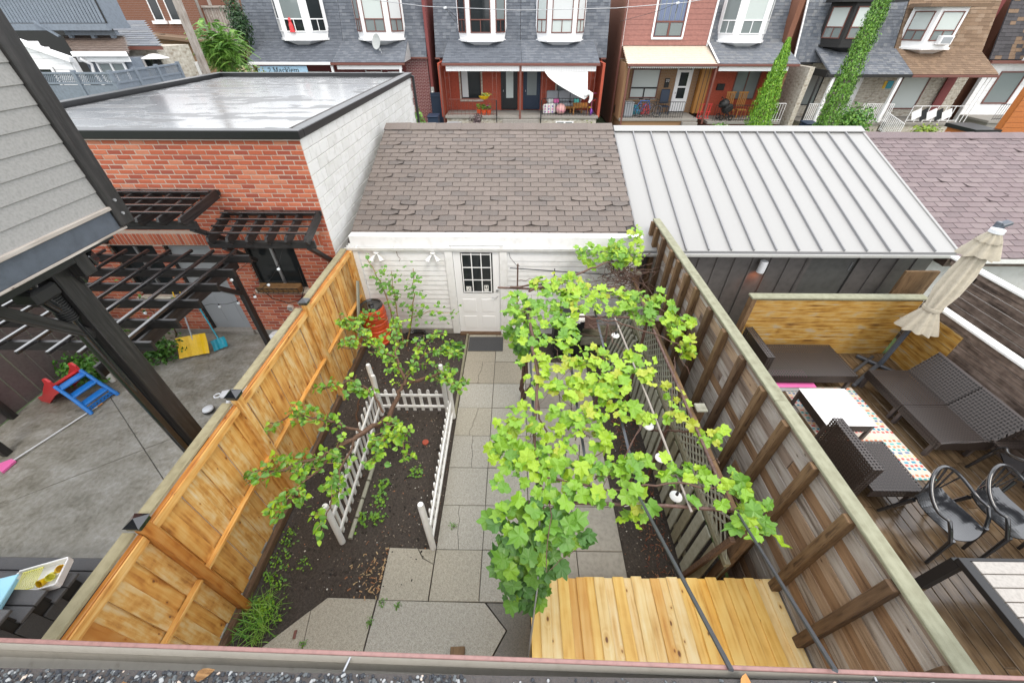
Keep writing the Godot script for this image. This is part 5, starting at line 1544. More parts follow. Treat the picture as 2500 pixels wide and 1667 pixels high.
func porch(parent: Node, x0: float, x1: float, top: float, mt: Material, front := -27.0) -> void:
	bc(parent, "porch_floor", Vector3(x0, top - 0.14, -29.0), Vector3(x1, top, front), M.concrete, 0.01)
	bc(parent, "porch_base", Vector3(x0 + 0.08, -0.1, -28.98), Vector3(x1 - 0.08, top - 0.141, front - 0.08), mt)

func steps(parent: Node, x0: float, x1: float, top: float, front := -27.0) -> void:
	for k in 5:
		bc(parent, "step", Vector3(x0, -0.1, front + k * 0.27 - (0.0 if k else 0.0)), Vector3(x1, top - 0.16 * (k + 1), front + (k + 1) * 0.27), M.concrete, 0.008)

func simple_door(parent: Node, x0: float, x1: float, y0: float, y1: float, mt: Material, glass: Material, lights: Array) -> void:
	var d := bc(parent, "door", Vector3(x0, y0, -29.04), Vector3(x1, y1, -28.985), mt)
	var o := d.position
	for q in lights: bc(d, "glass", Vector3(lerpf(x0, x1, q[0]), lerpf(y0, y1, q[1]), -28.984) - o, Vector3(lerpf(x0, x1, q[2]), lerpf(y0, y1, q[3]), -28.975) - o, glass)
	bx(d, "handle", Vector3(0.03, 0.1, 0.05), Vector3(x0 + 0.08, y0 + 1.0, -28.97) - o, M.steel)
	bc(d, "frame", Vector3(x0 - 0.07, y0, -29.03) - o, Vector3(x0 - 0.002, y1 + 0.06, -28.96) - o, mt)
	bc(d, "frame", Vector3(x1 + 0.002, y0, -29.03) - o, Vector3(x1 + 0.07, y1 + 0.06, -28.96) - o, mt)

func build_street_houses() -> void:
	# --- A: slate-roofed pair with the sign
	var a := thing("semi_house", "slate-roofed pair of houses with two white bay windows and a satellite dish", "house", Vector3.ZERO, "houses across the street")
	brickfield(a, -6.85, 0.0, -5.5, 3.68, -29.0, [], M.house_brick_red, M.foam)
	bc(a, "wall", Vector3(-15.8, 0, -29.3), Vector3(-6.851, 3.68, -29.0), M.house_brick_red)
	bc(a, "side_wall", Vector3(-15.8, 0, -38), Vector3(-5.35, 6.75, -29.8), M.house_brick_red)
	bc(a, "chimney_wall", Vector3(-5.42, 0, -36), Vector3(-5.26, 6.75, -28.9), M.house_brick_red)
	slope_field(a, "mansard", -15.95, -10.36, Vector2(3.66, -28.75), Vector2(6.75, -29.75), ["slate_b", "slate_a", "slate_a"])
	slope_field(a, "mansard", -10.34, -5.45, Vector2(3.66, -28.74), Vector2(6.75, -29.74), ["slate_a", "slate_a", "slate_c", "slate_b"])
	slope_field(a, "porch_roof", -15.5, -10.5, Vector2(3.55, -26.95), Vector2(4.42, -28.82), ["slate_b", "slate_b", "slate_a"], 0.15, 0.26, -14.9, -10.36)
	slope_field(a, "porch_roof", -10.49, -6.42, Vector2(3.55, -26.95), Vector2(4.42, -28.82), ["slate_a", "slate_a", "slate_c"], 0.15, 0.26, -10.36, -6.5)
	var fl := G.new()
	fl.tri(Vector3(-6.40, 3.55, -26.95), Vector3(-6.40, 3.6, -28.8), Vector3(-6.45, 4.45, -28.8))
	fl.tri(Vector3(-6.40, 3.55, -26.95), Vector3(-6.45, 4.45, -28.8), Vector3(-6.40, 3.6, -28.8))
	gpart(a, "porch_roof_end", fl, M.white_clean)
	bc(a, "porch_gutter", Vector3(-15.4, 3.43, -26.98), Vector3(-10.6, 3.56, -26.86), M.white_clean, 0.01)
	bc(a, "porch_gutter", Vector3(-10.6, 3.42, -26.98), Vector3(-6.4, 3.53, -26.86), M.brown_trim, 0.01)
	bc(a, "porch_fascia", Vector3(-10.3, 3.22, -27.05), Vector3(-6.6, 3.43, -26.99), M.white_clean)
	bc(a, "eave_trim", Vector3(-6.4, 3.60, -28.85), Vector3(-5.4, 3.68, -28.7), M.brown_trim)
	bay(a, -12.55, 1.45, 0.72, 4.50, 6.6, -29.2, -28.1, M.white_clean, M.white_clean, [M.glass_dark, M.glass_pale, M.glass_dark, M.glass_dark])
	bay(a, -8.02, 1.42, 0.72, 4.50, 6.6, -29.2, -28.1, M.white_clean, M.brown_trim, [M.glass_pale, M.blind, M.curtain_white, M.glass_pale])
	for x in [-15.2, -10.6, -6.7]: bc(a, "porch_post", Vector3(x - 0.06, 0.9, -27.1), Vector3(x + 0.06, 3.4, -26.98), M.white_clean)
	porch(a, -15.6, -6.9, 0.9, M.house_brick_red)
	simple_door(a, -9.3, -8.4, 0.9, 2.95, M.white_clean, M.glass_dark, [[0.2, 0.4, 0.8, 0.9]])
	window_unit(a, -8.0, 1.5, -7.0, 2.95, -28.97, 2, M.white_clean, M.glass_dark)
	window_unit(a, -14.0, 1.5, -11.6, 2.95, -28.97, 3, M.white_clean, M.glass_dark)
	var sg := thing("house_sign", "painted pale blue name board reading 2 Macklem under the porch gutter", "sign", Vector3(-13.45, 3.17, -26.97))
	bx(sg, "board", Vector3(2.85, 0.42, 0.03), Vector3.ZERO, M.sign_blue)
	var tm := TextMesh.new()
	tm.text = "2 Macklem"
	var sf := SystemFont.new()
	sf.font_names = PackedStringArray(["Droid Serif"])
	sf.font_italic = true
	tm.font = sf; tm.font_size = 48; tm.pixel_size = 0.0072; tm.depth = 0.01
	part(sg, "lettering", tm, M.black_matt, T3(Vector3(0.05, 0, 0.021)))
	var ds := thing("satellite_dish", "grey satellite dish on the slate porch roof", "satellite dish", Vector3(-7.85, 3.88, -27.7))
	var dg := G.new()
	dg.lathe([Vector2(0, 0.02), Vector2(0.15, 0.035), Vector2(0.27, 0.08), Vector2(0.275, 0.075), Vector2(0.15, 0.02), Vector2(0, 0.0)], 20)
	gpart(ds, "reflector", dg, M.ac_unit, Transform3D(Basis.from_euler(Vector3(1.25, -0.35, 0)) * Basis.from_scale(Vector3(1, 1, 1.35)), Vector3(-0.12, 0.55, 0)))
	pipe(ds, "mast", [Vector3(0.1, -0.2, 0), Vector3(0.0, 0.2, 0), Vector3(-0.12, 0.5, -0.03)], 0.02, M.steel)
	pipe(ds, "arm", [Vector3(-0.1, 0.28, 0.0), Vector3(0.1, 0.2, 0.42)], 0.014, M.steel)
	bx(ds, "receiver", Vector3(0.06, 0.06, 0.10), Vector3(0.1, 0.22, 0.45), M.ac_unit)

	# --- B: red painted pair
	var b := thing("semi_house", "red painted brick pair of houses with slate roof and two white bay windows", "house", Vector3.ZERO, "houses across the street")
	var holes := [[-0.99, 0.9, -0.05, 3.2], [0.38, 0.9, 1.40, 3.2], [-3.55, 1.5, -2.28, 3.2], [2.45, 1.5, 3.75, 3.2]]
	brickfield(b, -4.75, 0.0, 5.1, 3.66, -29.0, holes, M.red_paint, M.red_paint)
	bc(b, "body", Vector3(-4.85, 0, -38), Vector3(5.2, 6.75, -29.8), M.house_brick_brown)
	slope_field(b, "mansard", -4.9, 0.14, Vector2(3.66, -28.75), Vector2(6.75, -29.75), ["slate_a", "slate_a", "slate_c", "slate_b"])
	slope_field(b, "mansard", 0.16, 5.27, Vector2(3.66, -28.74), Vector2(6.75, -29.74), ["slate_a", "slate_c", "slate_c", "slate_b"])
	slope_field(b, "porch_roof", -4.28, 0.22, Vector2(3.53, -26.95), Vector2(4.48, -28.85), ["slate_b", "slate_a", "slate_a"], 0.15, 0.26, -4.1, 0.15)
	slope_field(b, "porch_roof", 0.24, 4.62, Vector2(3.53, -26.95), Vector2(4.48, -28.85), ["slate_a", "slate_a", "slate_c"], 0.15, 0.26, 0.16, 4.42)
	bc(b, "porch_gutter", Vector3(-4.3, 3.40, -26.98), Vector3(4.65, 3.52, -26.86), M.brown_trim, 0.01)
	bc(b, "porch_fascia", Vector3(-4.1, 3.14, -27.06), Vector3(4.45, 3.40, -27.0), M.white_clean)
	for i in 60: bc(b, "fascia_batten", Vector3(-4.05 + i * 0.142, 3.14, -26.999), Vector3(-4.03 + i * 0.142, 3.34, -26.99), M.foam)
	for x in [-4.8, 5.1]: bc(b, "eave_trim", Vector3(x - 0.15, 3.58, -28.85), Vector3(x + 0.15, 3.66, -28.7), M.brown_trim)
	bc(b, "porch_wing", Vector3(-4.6, 0.8, -28.99), Vector3(-4.48, 3.5, -27.2), M.red_paint)
	bc(b, "porch_wing", Vector3(4.85, 0.8, -28.99), Vector3(5.0, 3.5, -27.2), M.red_paint)
	bay(b, -2.1, 1.42, 0.74, 4.45, 6.6, -29.2, -28.1, M.white_clean, M.brown_trim, [M.glass_dark, M.glass_dark, M.glass_pale, M.glass_dark])
	bay(b, 2.45, 1.42, 0.74, 4.45, 6.6, -29.2, -28.1, M.white_clean, M.brown_trim, [M.blind, M.curtain_white, M.curtain_white, M.blind])
	simple_door(b, -0.97, -0.07, 0.95, 3.15, M.flashing, M.blind, [[0.28, 0.28, 0.78, 0.95]])
	simple_door(b, 0.42, 1.36, 0.95, 3.15, M.bin_blue, M.glass_pale, [[0.18, 0.35, 0.82, 0.95]])
	window_unit(b, -3.55, 1.5, -2.28, 3.15, -29.02, 1, M.brown_trim, M.glass_dark)
	bc(b, "window_trim", Vector3(-3.66, 1.38, -28.99), Vector3(-2.18, 1.50, -28.9), M.stone)
	bc(b, "window_trim", Vector3(-3.64, 1.5, -28.99), Vector3(-3.551, 3.15, -28.94), M.stone)
	bc(b, "window_trim", Vector3(-2.279, 1.5, -28.99), Vector3(-2.19, 3.15, -28.94), M.stone)
	bc(b, "curtain", Vector3(-3.48, 1.6, -29.02), Vector3(-3.1, 3.1, -29.01), M.curtain_white)
	window_unit(b, 2.45, 1.5, 3.75, 3.15, -29.02, 2, M.brown_trim, M.glass_pale)
	bc(b, "window_trim", Vector3(2.36, 1.5, -28.99), Vector3(2.449, 3.15, -28.94), M.stone)
	porch(b, -4.4, 4.9, 0.9, M.stone)
	steps(b, -0.9, 1.3, 0.9)
	bc(b, "centre_post", Vector3(0.10, 0.0, -27.1), Vector3(0.22, 3.5, -26.95), M.brown_trim, 0.01)
	for q in [[-4.1, 0], [-1.35, 0], [1.55, 0], [4.35, 0]]:
		for s in [-0.12, 0.12]: bar(b, "trellis_post", Vector3(q[0] + s, 0.9, -27.15), Vector3(q[0] + s, 3.2, -27.15), 0.025, 0.025, M.brown_trim)
		for k in 3: bx(b, "trellis_tie", Vector3(0.24, 0.02, 0.02), Vector3(q[0], 1.4 + k * 0.7, -27.15), M.brown_trim)
	railing(b, Vector3(-4.1, 0.9, -27.1), Vector3(-1.3, 0.9, -27.1), 0.85, M.brown_trim, 0.22, 0.014)
	railing(b, Vector3(1.5, 0.9, -27.1), Vector3(4.7, 0.9, -27.1), 0.9, M.black_iron, 0.16)
	for x in [-1.25, 1.42]: bc(b, "stair_rail_post", Vector3(x - 0.03, 0.0, -26.9), Vector3(x + 0.03, 1.75, -26.84), M.black_iron)
	bc(b, "cellar_window", Vector3(2.35, 0.28, -27.09), Vector3(3.45, 0.62, -27.05), M.white_clean)
	bc(b, "cellar_pane", Vector3(2.44, 0.34, -27.049), Vector3(2.84, 0.57, -27.04), M.glass_pale)
	bc(b, "cellar_pane", Vector3(2.96, 0.34, -27.049), Vector3(3.36, 0.57, -27.04), M.glass_pale)
	bc(b, "downspout", Vector3(-4.5, 0.3, -27.05), Vector3(-4.42, 3.4, -26.97), M.brown_trim)

	# --- C1: pink siding, cream awning roof, number 10
	var c := thing("semi_house", "house with dusty pink siding, cream awning roof and tan brick porch", "house", Vector3.ZERO, "houses across the street")
	bc(c, "body", Vector3(6.1, 0, -38), Vector3(11.05, 6.75, -29.3), M.house_brick_brown)
	for j in 13:
		for s in spans(6.1, 11.08, 4.25 + j * 0.235, 4.25 + j * 0.235 + 0.23, [[7.75, 4.58, 9.5, 7.3]]):
			bx(c, "siding_board", Vector3(s[1] - s[0], 0.24, 0.03), Vector3((s[0] + s[1]) * 0.5, 4.37 + j * 0.235, -28.8), M.pink_siding, Vector3(-0.06, 0, 0))
	bc(c, "upper_wall", Vector3(6.1, 4.2, -29.3), Vector3(11.08, 6.75, -28.83), M.pink_siding)
	bc(c, "corner_trim", Vector3(6.02, 4.2, -28.85), Vector3(6.12, 6.75, -28.74), M.white_clean)
	bc(c, "corner_trim", Vector3(11.02, 4.2, -28.85), Vector3(11.12, 6.75, -28.74), M.white_clean)
	var cw := window_unit(c, 7.80, 4.62, 9.45, 7.2, -28.78, 1, M.brown_trim, M.curtain_blue, 0.06)
	for i in 14: bc(cw, "curtain_fold", Vector3(-0.72 + i * 0.105, -0.62, 0.0), Vector3(-0.67 + i * 0.105, 1.25, 0.03), M.curtain_blue if i % 3 else M.glass_pale)
	bc(c, "window_trim", Vector3(7.72, 4.52, -28.83), Vector3(9.53, 4.62, -28.72), M.white_clean)
	bc(c, "window_trim", Vector3(7.70, 4.62, -28.83), Vector3(7.80, 7.2, -28.73), M.white_clean)
	bc(c, "window_trim", Vector3(9.45, 4.62, -28.83), Vector3(9.55, 7.2, -28.73), M.white_clean)
	bc(c, "window_transom", Vector3(7.86, 5.28, -28.75), Vector3(9.39, 5.36, -28.72), M.brown_trim)
	bc(c, "window_mullion", Vector3(8.58, 4.68, -28.75), Vector3(8.68, 5.28, -28.72), M.brown_trim)
	for s in [[7.9, 8.56], [8.70, 9.36]]: bc(c, "lower_pane", Vector3(s[0], 4.70, -28.77), Vector3(s[1], 5.27, -28.74), M.glass_pale)
	for j in 9:
		var t := j / 9.0
		var u := (j + 1) / 9.0
		var g := G.new()
		var p0 := Vector3(0, lerpf(3.5, 4.24, t), lerpf(-26.95, -28.85, t))
		var p1 := Vector3(0, lerpf(3.5, 4.24, u) - 0.012, lerpf(-26.95, -28.85, u))
		g.quad(Vector3(6.2, p0.y, p0.z), Vector3(11.25, p0.y, p0.z), Vector3(11.1, p1.y, p1.z), Vector3(6.12, p1.y, p1.z))
		g.quad(Vector3(6.2, p0.y - 0.02, p0.z), Vector3(11.25, p0.y - 0.02, p0.z), Vector3(11.25, p0.y, p0.z), Vector3(6.2, p0.y, p0.z))
		gpart(c, "awning_board", g, M.cream_roof)
	bc(c, "awning_gutter", Vector3(6.2, 3.38, -26.98), Vector3(11.3, 3.50, -26.86), M.brown_trim, 0.01)
	for i in 42: bx(c, "scallop", Vector3(0.11, 0.1, 0.015), Vector3(6.3 + i * 0.12, 3.345, -27.0), M.white_old, Vector3(0, 0, 0.78))
	brickfield(c, 6.15, 0.0, 11.1, 3.6, -29.0, [[9.75, 0.8, 10.72, 3.1], [7.05, 1.55, 8.75, 3.12]], M.house_brick_tan, M.concrete)
	bc(c, "porch_wing", Vector3(6.15, 0.7, -28.99), Vector3(6.3, 3.5, -27.2), M.house_brick_tan)
	simple_door(c, 9.83, 10.65, 0.85, 3.05, M.white_clean, M.glass_dark, [[0.2, 0.62, 0.8, 0.94], [0.2, 0.32, 0.8, 0.58]])
	window_unit(c, 7.05, 1.58, 8.75, 3.1, -29.0, 1, M.brown_trim, M.blind, 0.05)
	bc(c, "window_transom", Vector3(7.1, 2.08, -28.99), Vector3(8.7, 2.16, -28.95), M.black_matt)
	bc(c, "window_mullion", Vector3(7.9, 1.62, -28.99), Vector3(7.97, 2.08, -28.95), M.black_matt)
	porch(c, 6.2, 10.95, 0.78, M.house_brick_tan)
	steps(c, 10.0, 10.9, 0.78)
	railing(c, Vector3(6.3, 0.78, -27.1), Vector3(10.0, 0.78, -27.1), 0.85, M.black_iron, 0.14)
	bc(c, "downspout", Vector3(6.28, 0.2, -27.05), Vector3(6.37, 3.4, -26.96), M.brown_trim)
	bc(c, "downspout", Vector3(5.98, 0.0, -28.7), Vector3(6.07, 7.2, -28.6), M.brown_trim)
	for s in [-0.12, 0.12]: bar(c, "trellis_post", Vector3(10.85 + s, 0.8, -27.12), Vector3(10.85 + s, 3.4, -27.12), 0.025, 0.025, M.black_iron)
	var mb := bc(c, "mailbox", Vector3(9.12, 2.15, -28.99), Vector3(9.38, 2.62, -28.9), M.black_matt)
	var t10 := TextMesh.new()
	t10.text = "10"; t10.font = sf; t10.font_size = 32; t10.pixel_size = 0.006; t10.depth = 0.01
	part(mb, "number", t10, M.white_clean, T3(Vector3(0, 0.12, 0.05)))
	bc(c, "brown_panel", Vector3(11.12, 0.8, -28.99), Vector3(11.7, 3.4, -28.6), M.gold_wood)

	# --- C2: slate half with white bay, red wall
	var e := thing("semi_house", "slate-roofed house with white bay window and red wall behind the cypress", "house", Vector3.ZERO, "houses across the street")
	bc(e, "body", Vector3(11.12, 0, -38), Vector3(15.62, 6.75, -29.8), M.house_brick_brown)
	bc(e, "party_strip", Vector3(15.45, 3.4, -29.3), Vector3(15.75, 6.75, -28.6), M.house_brick_brown)
	slope_field(e, "mansard", 11.1, 15.5, Vector2(3.66, -28.75), Vector2(6.75, -29.75), ["slate_c", "slate_c", "slate_a", "slate_d"])
	slope_field(e, "porch_roof", 11.3, 15.85, Vector2(3.5, -26.95), Vector2(4.4, -28.85), ["slate_c", "slate_c", "slate_d"], 0.15, 0.26, 11.1, 15.4)
	bar(e, "valley_trim", Vector3(11.28, 3.53, -26.95), Vector3(11.08, 4.44, -28.8), 0.09, 0.03, M.white_clean)
	bc(e, "porch_gutter", Vector3(11.3, 3.38, -26.98), Vector3(15.8, 3.49, -26.86), M.brown_trim, 0.01)
	bc(e, "porch_fascia", Vector3(11.4, 3.16, -27.06), Vector3(15.3, 3.38, -27.0), M.white_clean)
	bay(e, 13.0, 1.42, 0.72, 4.40, 6.6, -29.2, -28.1, M.white_clean, M.white_clean, [M.glass_pale, M.blind, M.glass_pale, M.glass_pale])
	brickfield(e, 11.7, 0.0, 15.6, 3.6, -29.0, [[13.4, 1.5, 14.9, 3.2]], M.red_paint, M.red_paint)
	window_unit(e, 13.4, 1.5, 14.9, 3.2, -29.0, 2, M.brown_trim, M.glass_pale, 0.06)
	bc(e, "mailbox", Vector3(12.4, 2.0, -28.99), Vector3(12.85, 2.35, -28.9), M.black_matt)
	porch(e, 11.6, 16.0, 0.62, M.house_brick_brown)
	railing(e, Vector3(11.9, 0.62, -27.1), Vector3(14.6, 0.62, -27.1), 0.85, M.black_iron, 0.14)
	railing(e, Vector3(15.2, 0.62, -27.1), Vector3(16.0, 0.62, -27.1), 0.95, M.white_clean, 0.16, 0.02)
	bc(e, "side_wing", Vector3(15.3, 0.6, -28.99), Vector3(15.45, 3.4, -27.2), M.house_brick_brown)
	bc(e, "downspout", Vector3(11.2, 0.5, -27.05), Vector3(11.3, 3.3, -26.96), M.brown_trim)

	# --- D1: mottled slate with black bay, stone front
	var d := thing("semi_house", "stone-fronted house with mottled slate roof and black bay window", "house", Vector3.ZERO, "houses across the street")
	bc(d, "body", Vector3(16.4, 0, -38), Vector3(22.2, 6.75, -29.8), M.house_brick_brown)
	slope_field(d, "mansard", 16.5, 22.1, Vector2(3.45, -28.75), Vector2(6.75, -29.75), ["slate_a", "slate_c", "slate_d", "slate_c", "slate_a"], 0.15, 0.2)
	slope_field(d, "porch_roof", 17.8, 22.4, Vector2(3.02, -26.95), Vector2(4.1, -28.85), ["slate_c", "slate_d", "slate_a"], 0.15, 0.28, 17.5, 22.15)
	bar(d, "barge", Vector3(16.42, 3.4, -28.72), Vector3(16.42, 6.75, -29.7), 0.08, 0.08, M.white_clean)
	bc(d, "eave_trim", Vector3(16.4, 3.34, -28.9), Vector3(17.6, 3.45, -28.68), M.black_matt)
	bc(d, "porch_gutter", Vector3(17.6, 2.88, -26.98), Vector3(22.35, 3.01, -26.86), M.black_matt, 0.01)
	bc(d, "porch_gutter_return", Vector3(17.5, 2.88, -28.8), Vector3(17.6, 3.2, -26.9), M.black_matt)
	bay(d, 19.1, 1.5, 0.78, 4.2, 6.15, -29.2, -28.1, M.black_matt, M.brown_trim, [M.blind, M.blind, M.blind, M.glass_pale])
	bc(d, "bay_roof", Vector3(17.35, 6.15, -29.4), Vector3(20.9, 6.32, -27.9), M.black_matt)
	stone_wall(d, 16.7, 22.2, 0.0, 3.4, -29.0, [[17.6, 1.2, 18.8, 2.9], [20.2, 0.6, 21.2, 2.8]])
	bc(d, "stone_wing", Vector3(16.45, 0.0, -29.1), Vector3(16.72, 3.35, -26.9), M.stone)
	window_unit(d, 17.6, 1.2, 18.8, 2.9, -29.0, 1, M.black_matt, M.glass_pale, 0.05)
	simple_door(d, 20.25, 21.15, 0.62, 2.75, M.white_clean, M.glass_pale, [[0.25, 0.3, 0.75, 0.9]])
	porch(d, 17.3, 22.2, 0.6, M.stone)
	for x in [18.05, 21.85]: bc(d, "porch_post", Vector3(x - 0.08, 0.6, -27.1), Vector3(x + 0.08, 2.9, -26.95), M.white_clean, 0.01)
	railing(d, Vector3(17.3, 0.6, -27.1), Vector3(18.2, 0.6, -27.1), 0.95, M.white_clean, 0.11, 0.03)
	railing(d, Vector3(20.6, 0.6, -27.1), Vector3(22.4, 0.6, -27.1), 0.95, M.white_clean, 0.11, 0.03)
	railing(d, Vector3(22.1, 0.2, -26.9), Vector3(22.5, -0.2, -25.8), 0.95, M.white_clean, 0.11, 0.03)
	bar(d, "downspout", Vector3(17.3, 2.9, -27.1), Vector3(17.25, 0.2, -27.0), 0.08, 0.08, M.black_matt)

	# --- D2: tan shingle half
	var k := thing("semi_house", "stone-fronted house with tan shingle roof and white bay window holding an air conditioner", "house", Vector3.ZERO, "houses across the street")
	bc(k, "body", Vector3(22.22, 0, -38), Vector3(27.75, 6.75, -29.8), M.house_brick_red)
	slope_field(k, "mansard", 22.15, 27.3, Vector2(3.5, -28.75), Vector2(6.75, -29.75), ["tan_a", "tan_a", "tan_b", "tan_c"], 0.18, 0.34)
	slope_field(k, "porch_roof", 22.42, 27.2, Vector2(3.02, -26.95), Vector2(4.1, -28.85), ["tan_b", "tan_a", "tan_b"], 0.15, 0.3, 22.16, 27.0)
	bc(k, "porch_gutter", Vector3(22.36, 2.88, -26.98), Vector3(27.2, 3.0, -26.86), M.brown_trim, 0.01)
	var ba := bay(k, 23.75, 1.45, 0.75, 4.1, 5.95, -29.2, -28.1, M.white_clean, M.brown_trim, [M.blind, M.blind, M.glass_pale, M.glass_pale])
	bc(k, "bay_roof", Vector3(22.15, 5.95, -29.4), Vector3(25.5, 6.1, -27.9), M.tan_b)
	bc(k, "air_conditioner", Vector3(23.6, 4.32, -28.1), Vector3(24.3, 4.72, -27.8), M.white_clean, 0.02)
	bc(k, "air_conditioner_grille", Vector3(23.68, 4.38, -27.799), Vector3(24.22, 4.66, -27.79), M.bin_grey)
	stone_wall(k, 22.21, 27.6, 0.0, 3.4, -29.0, [[23.6, 1.0, 25.3, 2.85]])
	window_unit(k, 23.6, 1.0, 25.3, 2.85, -29.0, 1, M.brown_trim, M.blind, 0.06)
	bc(k, "red_screen", Vector3(26.2, 0.6, -28.9), Vector3(26.75, 2.9, -28.8), M.house_brick_red)
	porch(k, 22.4, 26.75, 0.6, M.stone)
	for s in [-0.12, 0.12]: bar(k, "trellis_post", Vector3(27.0 + s, 0.6, -27.12), Vector3(27.0 + s, 2.9, -27.12), 0.03, 0.03, M.white_clean)
	railing(k, Vector3(23.6, 0.6, -27.1), Vector3(26.6, 0.6, -27.1), 0.85, M.white_clean, 0.5, 0.03)
	for i in 3: bx(k, "rail_panel", Vector3(0.5, 0.5, 0.02), Vector3(24.0 + i * 0.9, 1.02, -27.08), M.white_clean, Vector3(0, 0, 0.5))
	for i in 2: bx(k, "rail_panel", Vector3(0.4, 0.6, 0.02), Vector3(24.45 + i * 0.9, 1.0, -27.09), M.flashing, Vector3(0, 0, 0.5))
	bx(k, "wall_plaque", Vector3(0.35, 0.4, 0.03), Vector3(23.0, 2.3, -28.98), M.teal_plastic)
	bx(k, "wall_plaque", Vector3(0.16, 0.4, 0.03), Vector3(22.7, 2.3, -28.98), M.yellow_plastic)

	# --- E: white house at the right edge
	var w := thing("white_house", "white-boarded house with charred dark roof at the far right", "house", Vector3.ZERO, "houses across the street")
	bc(w, "body", Vector3(28.4, 0, -38), Vector3(36, 6.7, -29.8), M.house_brick_brown)
	slope_field(w, "mansard", 27.9, 36, Vector2(3.6, -28.75), Vector2(6.75, -29.75), ["char_a", "char_b", "char_a", "tan_b"], 0.18, 0.35)
	bc(w, "gutter", Vector3(27.9, 3.4, -28.7), Vector3(36, 3.55, -28.5), M.brown_trim)
	for j in 22:
		for s in spans(28.4, 36, 0.2 + j * 0.15, 0.35 + j * 0.15, [[29.3, 1.3, 30.9, 3.0]]):
			bx(w, "siding_board", Vector3(s[1] - s[0], 0.155, 0.03), Vector3((s[0] + s[1]) * 0.5, 0.28 + j * 0.15, -29.0), M.white_siding, Vector3(-0.06, 0, 0))
	bc(w, "wall", Vector3(28.4, 0, -29.2), Vector3(36, 3.5, -29.02), M.white_siding)
	window_unit(w, 29.3, 1.3, 30.9, 3.0, -28.98, 1, M.brown_trim, M.glass_pale, 0.07)
	porch(w, 28.5, 35, 0.7, M.concrete)
	railing(w, Vector3(28.7, 0.7, -27.1), Vector3(31.5, 0.7, -27.1), 0.85, M.black_iron, 0.14)
	var dm := G.new()
	dm.prism([Vector2(29.8, 3.5), Vector2(30.0, 4.8), Vector2(33, 4.8), Vector2(33, 3.4)], 1.0, T3(Vector3(0, 0, -29.0)))
	gpart(w, "dormer", dm, M.white_clean)
	bc(w, "dormer_roof", Vector3(29.7, 4.8, -29.2), Vector3(33.2, 4.95, -27.8), M.tan_b)
	var of := thing("orange_shed", "orange horizontal board shed with black roof at the far right", "shed", Vector3(22.9, 0, -20.3))
	for j in 21: bx(of, "board", Vector3(3.2, 0.2, 0.04), Vector3(0.6, 0.3 + j * 0.21, 0.3), M.orange_board, Vector3.ZERO, 0.006)
	bc(of, "core", Vector3(-1, 0, 0.0), Vector3(2.2, 4.6, 0.27), M.orange_board)
	bc(of, "low_roof", Vector3(-2.2, 1.45, -1.2), Vector3(-1.01, 1.6, 0.4), M.flashing)
	bc(of, "low_wall", Vector3(-2.1, 0, -1.1), Vector3(-1.02, 1.45, 0.25), M.orange_board)

	# overhead wires
	for q in [["overhead_wire", "thin bright power cable sagging across the upper storeys of the houses", [Vector3(-14, 6.9, -20), Vector3(-8, 6.25, -20), Vector3(-3.6, 5.83, -20), Vector3(0, 5.72, -20), Vector3(3.8, 5.78, -20), Vector3(6.5, 5.95, -20), Vector3(10.5, 6.5, -20), Vector3(14, 7.1, -20)], 0.012],
			["telephone_wire", "second thin wire crossing above the blue-grey balcony at the top left", [Vector3(-30, 5.6, -18), Vector3(-18, 5.85, -17.0), Vector3(-13, 6.6, -16)], 0.01]]:
		var t := thing(q[0], q[1], "wire")
		pipe(t, "cable", q[2], q[3], M.steel, 6)
	for q in [[Vector3(6.15, 5.93, -20), "cable clamp on the wire before the pink house"], [Vector3(-2.85, 5.79, -20), "cable clamp on the wire before the red side wall"]]:
		var t := thing("cable_clamp", q[1], "clamp", q[0], "clamps on the overhead wire")
		bx(t, "body", Vector3(0.12, 0.07, 0.06), Vector3.ZERO, M.light_plastic, Vector3(0, 0, 0.2), 0.01)
		pipe(t, "tail", [Vector3.ZERO, Vector3(-0.1, -0.2, -2.0), Vector3(-0.5, -0.6, -8.0)], 0.008, M.black_matt, 5)
		pipe(t, "tail", [Vector3.ZERO, Vector3(0.15, -0.12, -0.4), Vector3(0.3, -0.3, -1.0)], 0.008, M.black_matt, 5)

func stone_wall(parent: Node, x0: float, x1: float, y0: float, y1: float, z: float, holes: Array) -> void:
	for r in rects(x0, y0, x1, y1, holes):
		bc(parent, "wall", Vector3(r[0], r[1], z - 0.3), Vector3(r[2], r[3], z - 0.02), M.concrete)
	var g := G.new()
	var y := y0
	while y < y1:
		var h := rng.randf_range(0.07, 0.13)
		for s in spans(x0, x1, y, y + h, holes):
			var x: float = s[0]
			while x < s[1] - 0.03:
				var w := minf(rng.randf_range(0.2, 0.75), s[1] - x)
				g.box(Vector3(w - 0.012, h - 0.012, 0.06), T3(Vector3(x + w * 0.5, y + h * 0.5, z - 0.025 + rng.randf_range(-0.012, 0.012))))
				x += w
		y += h
	stuff(gpart(parent, "stonework", g, M.stone))

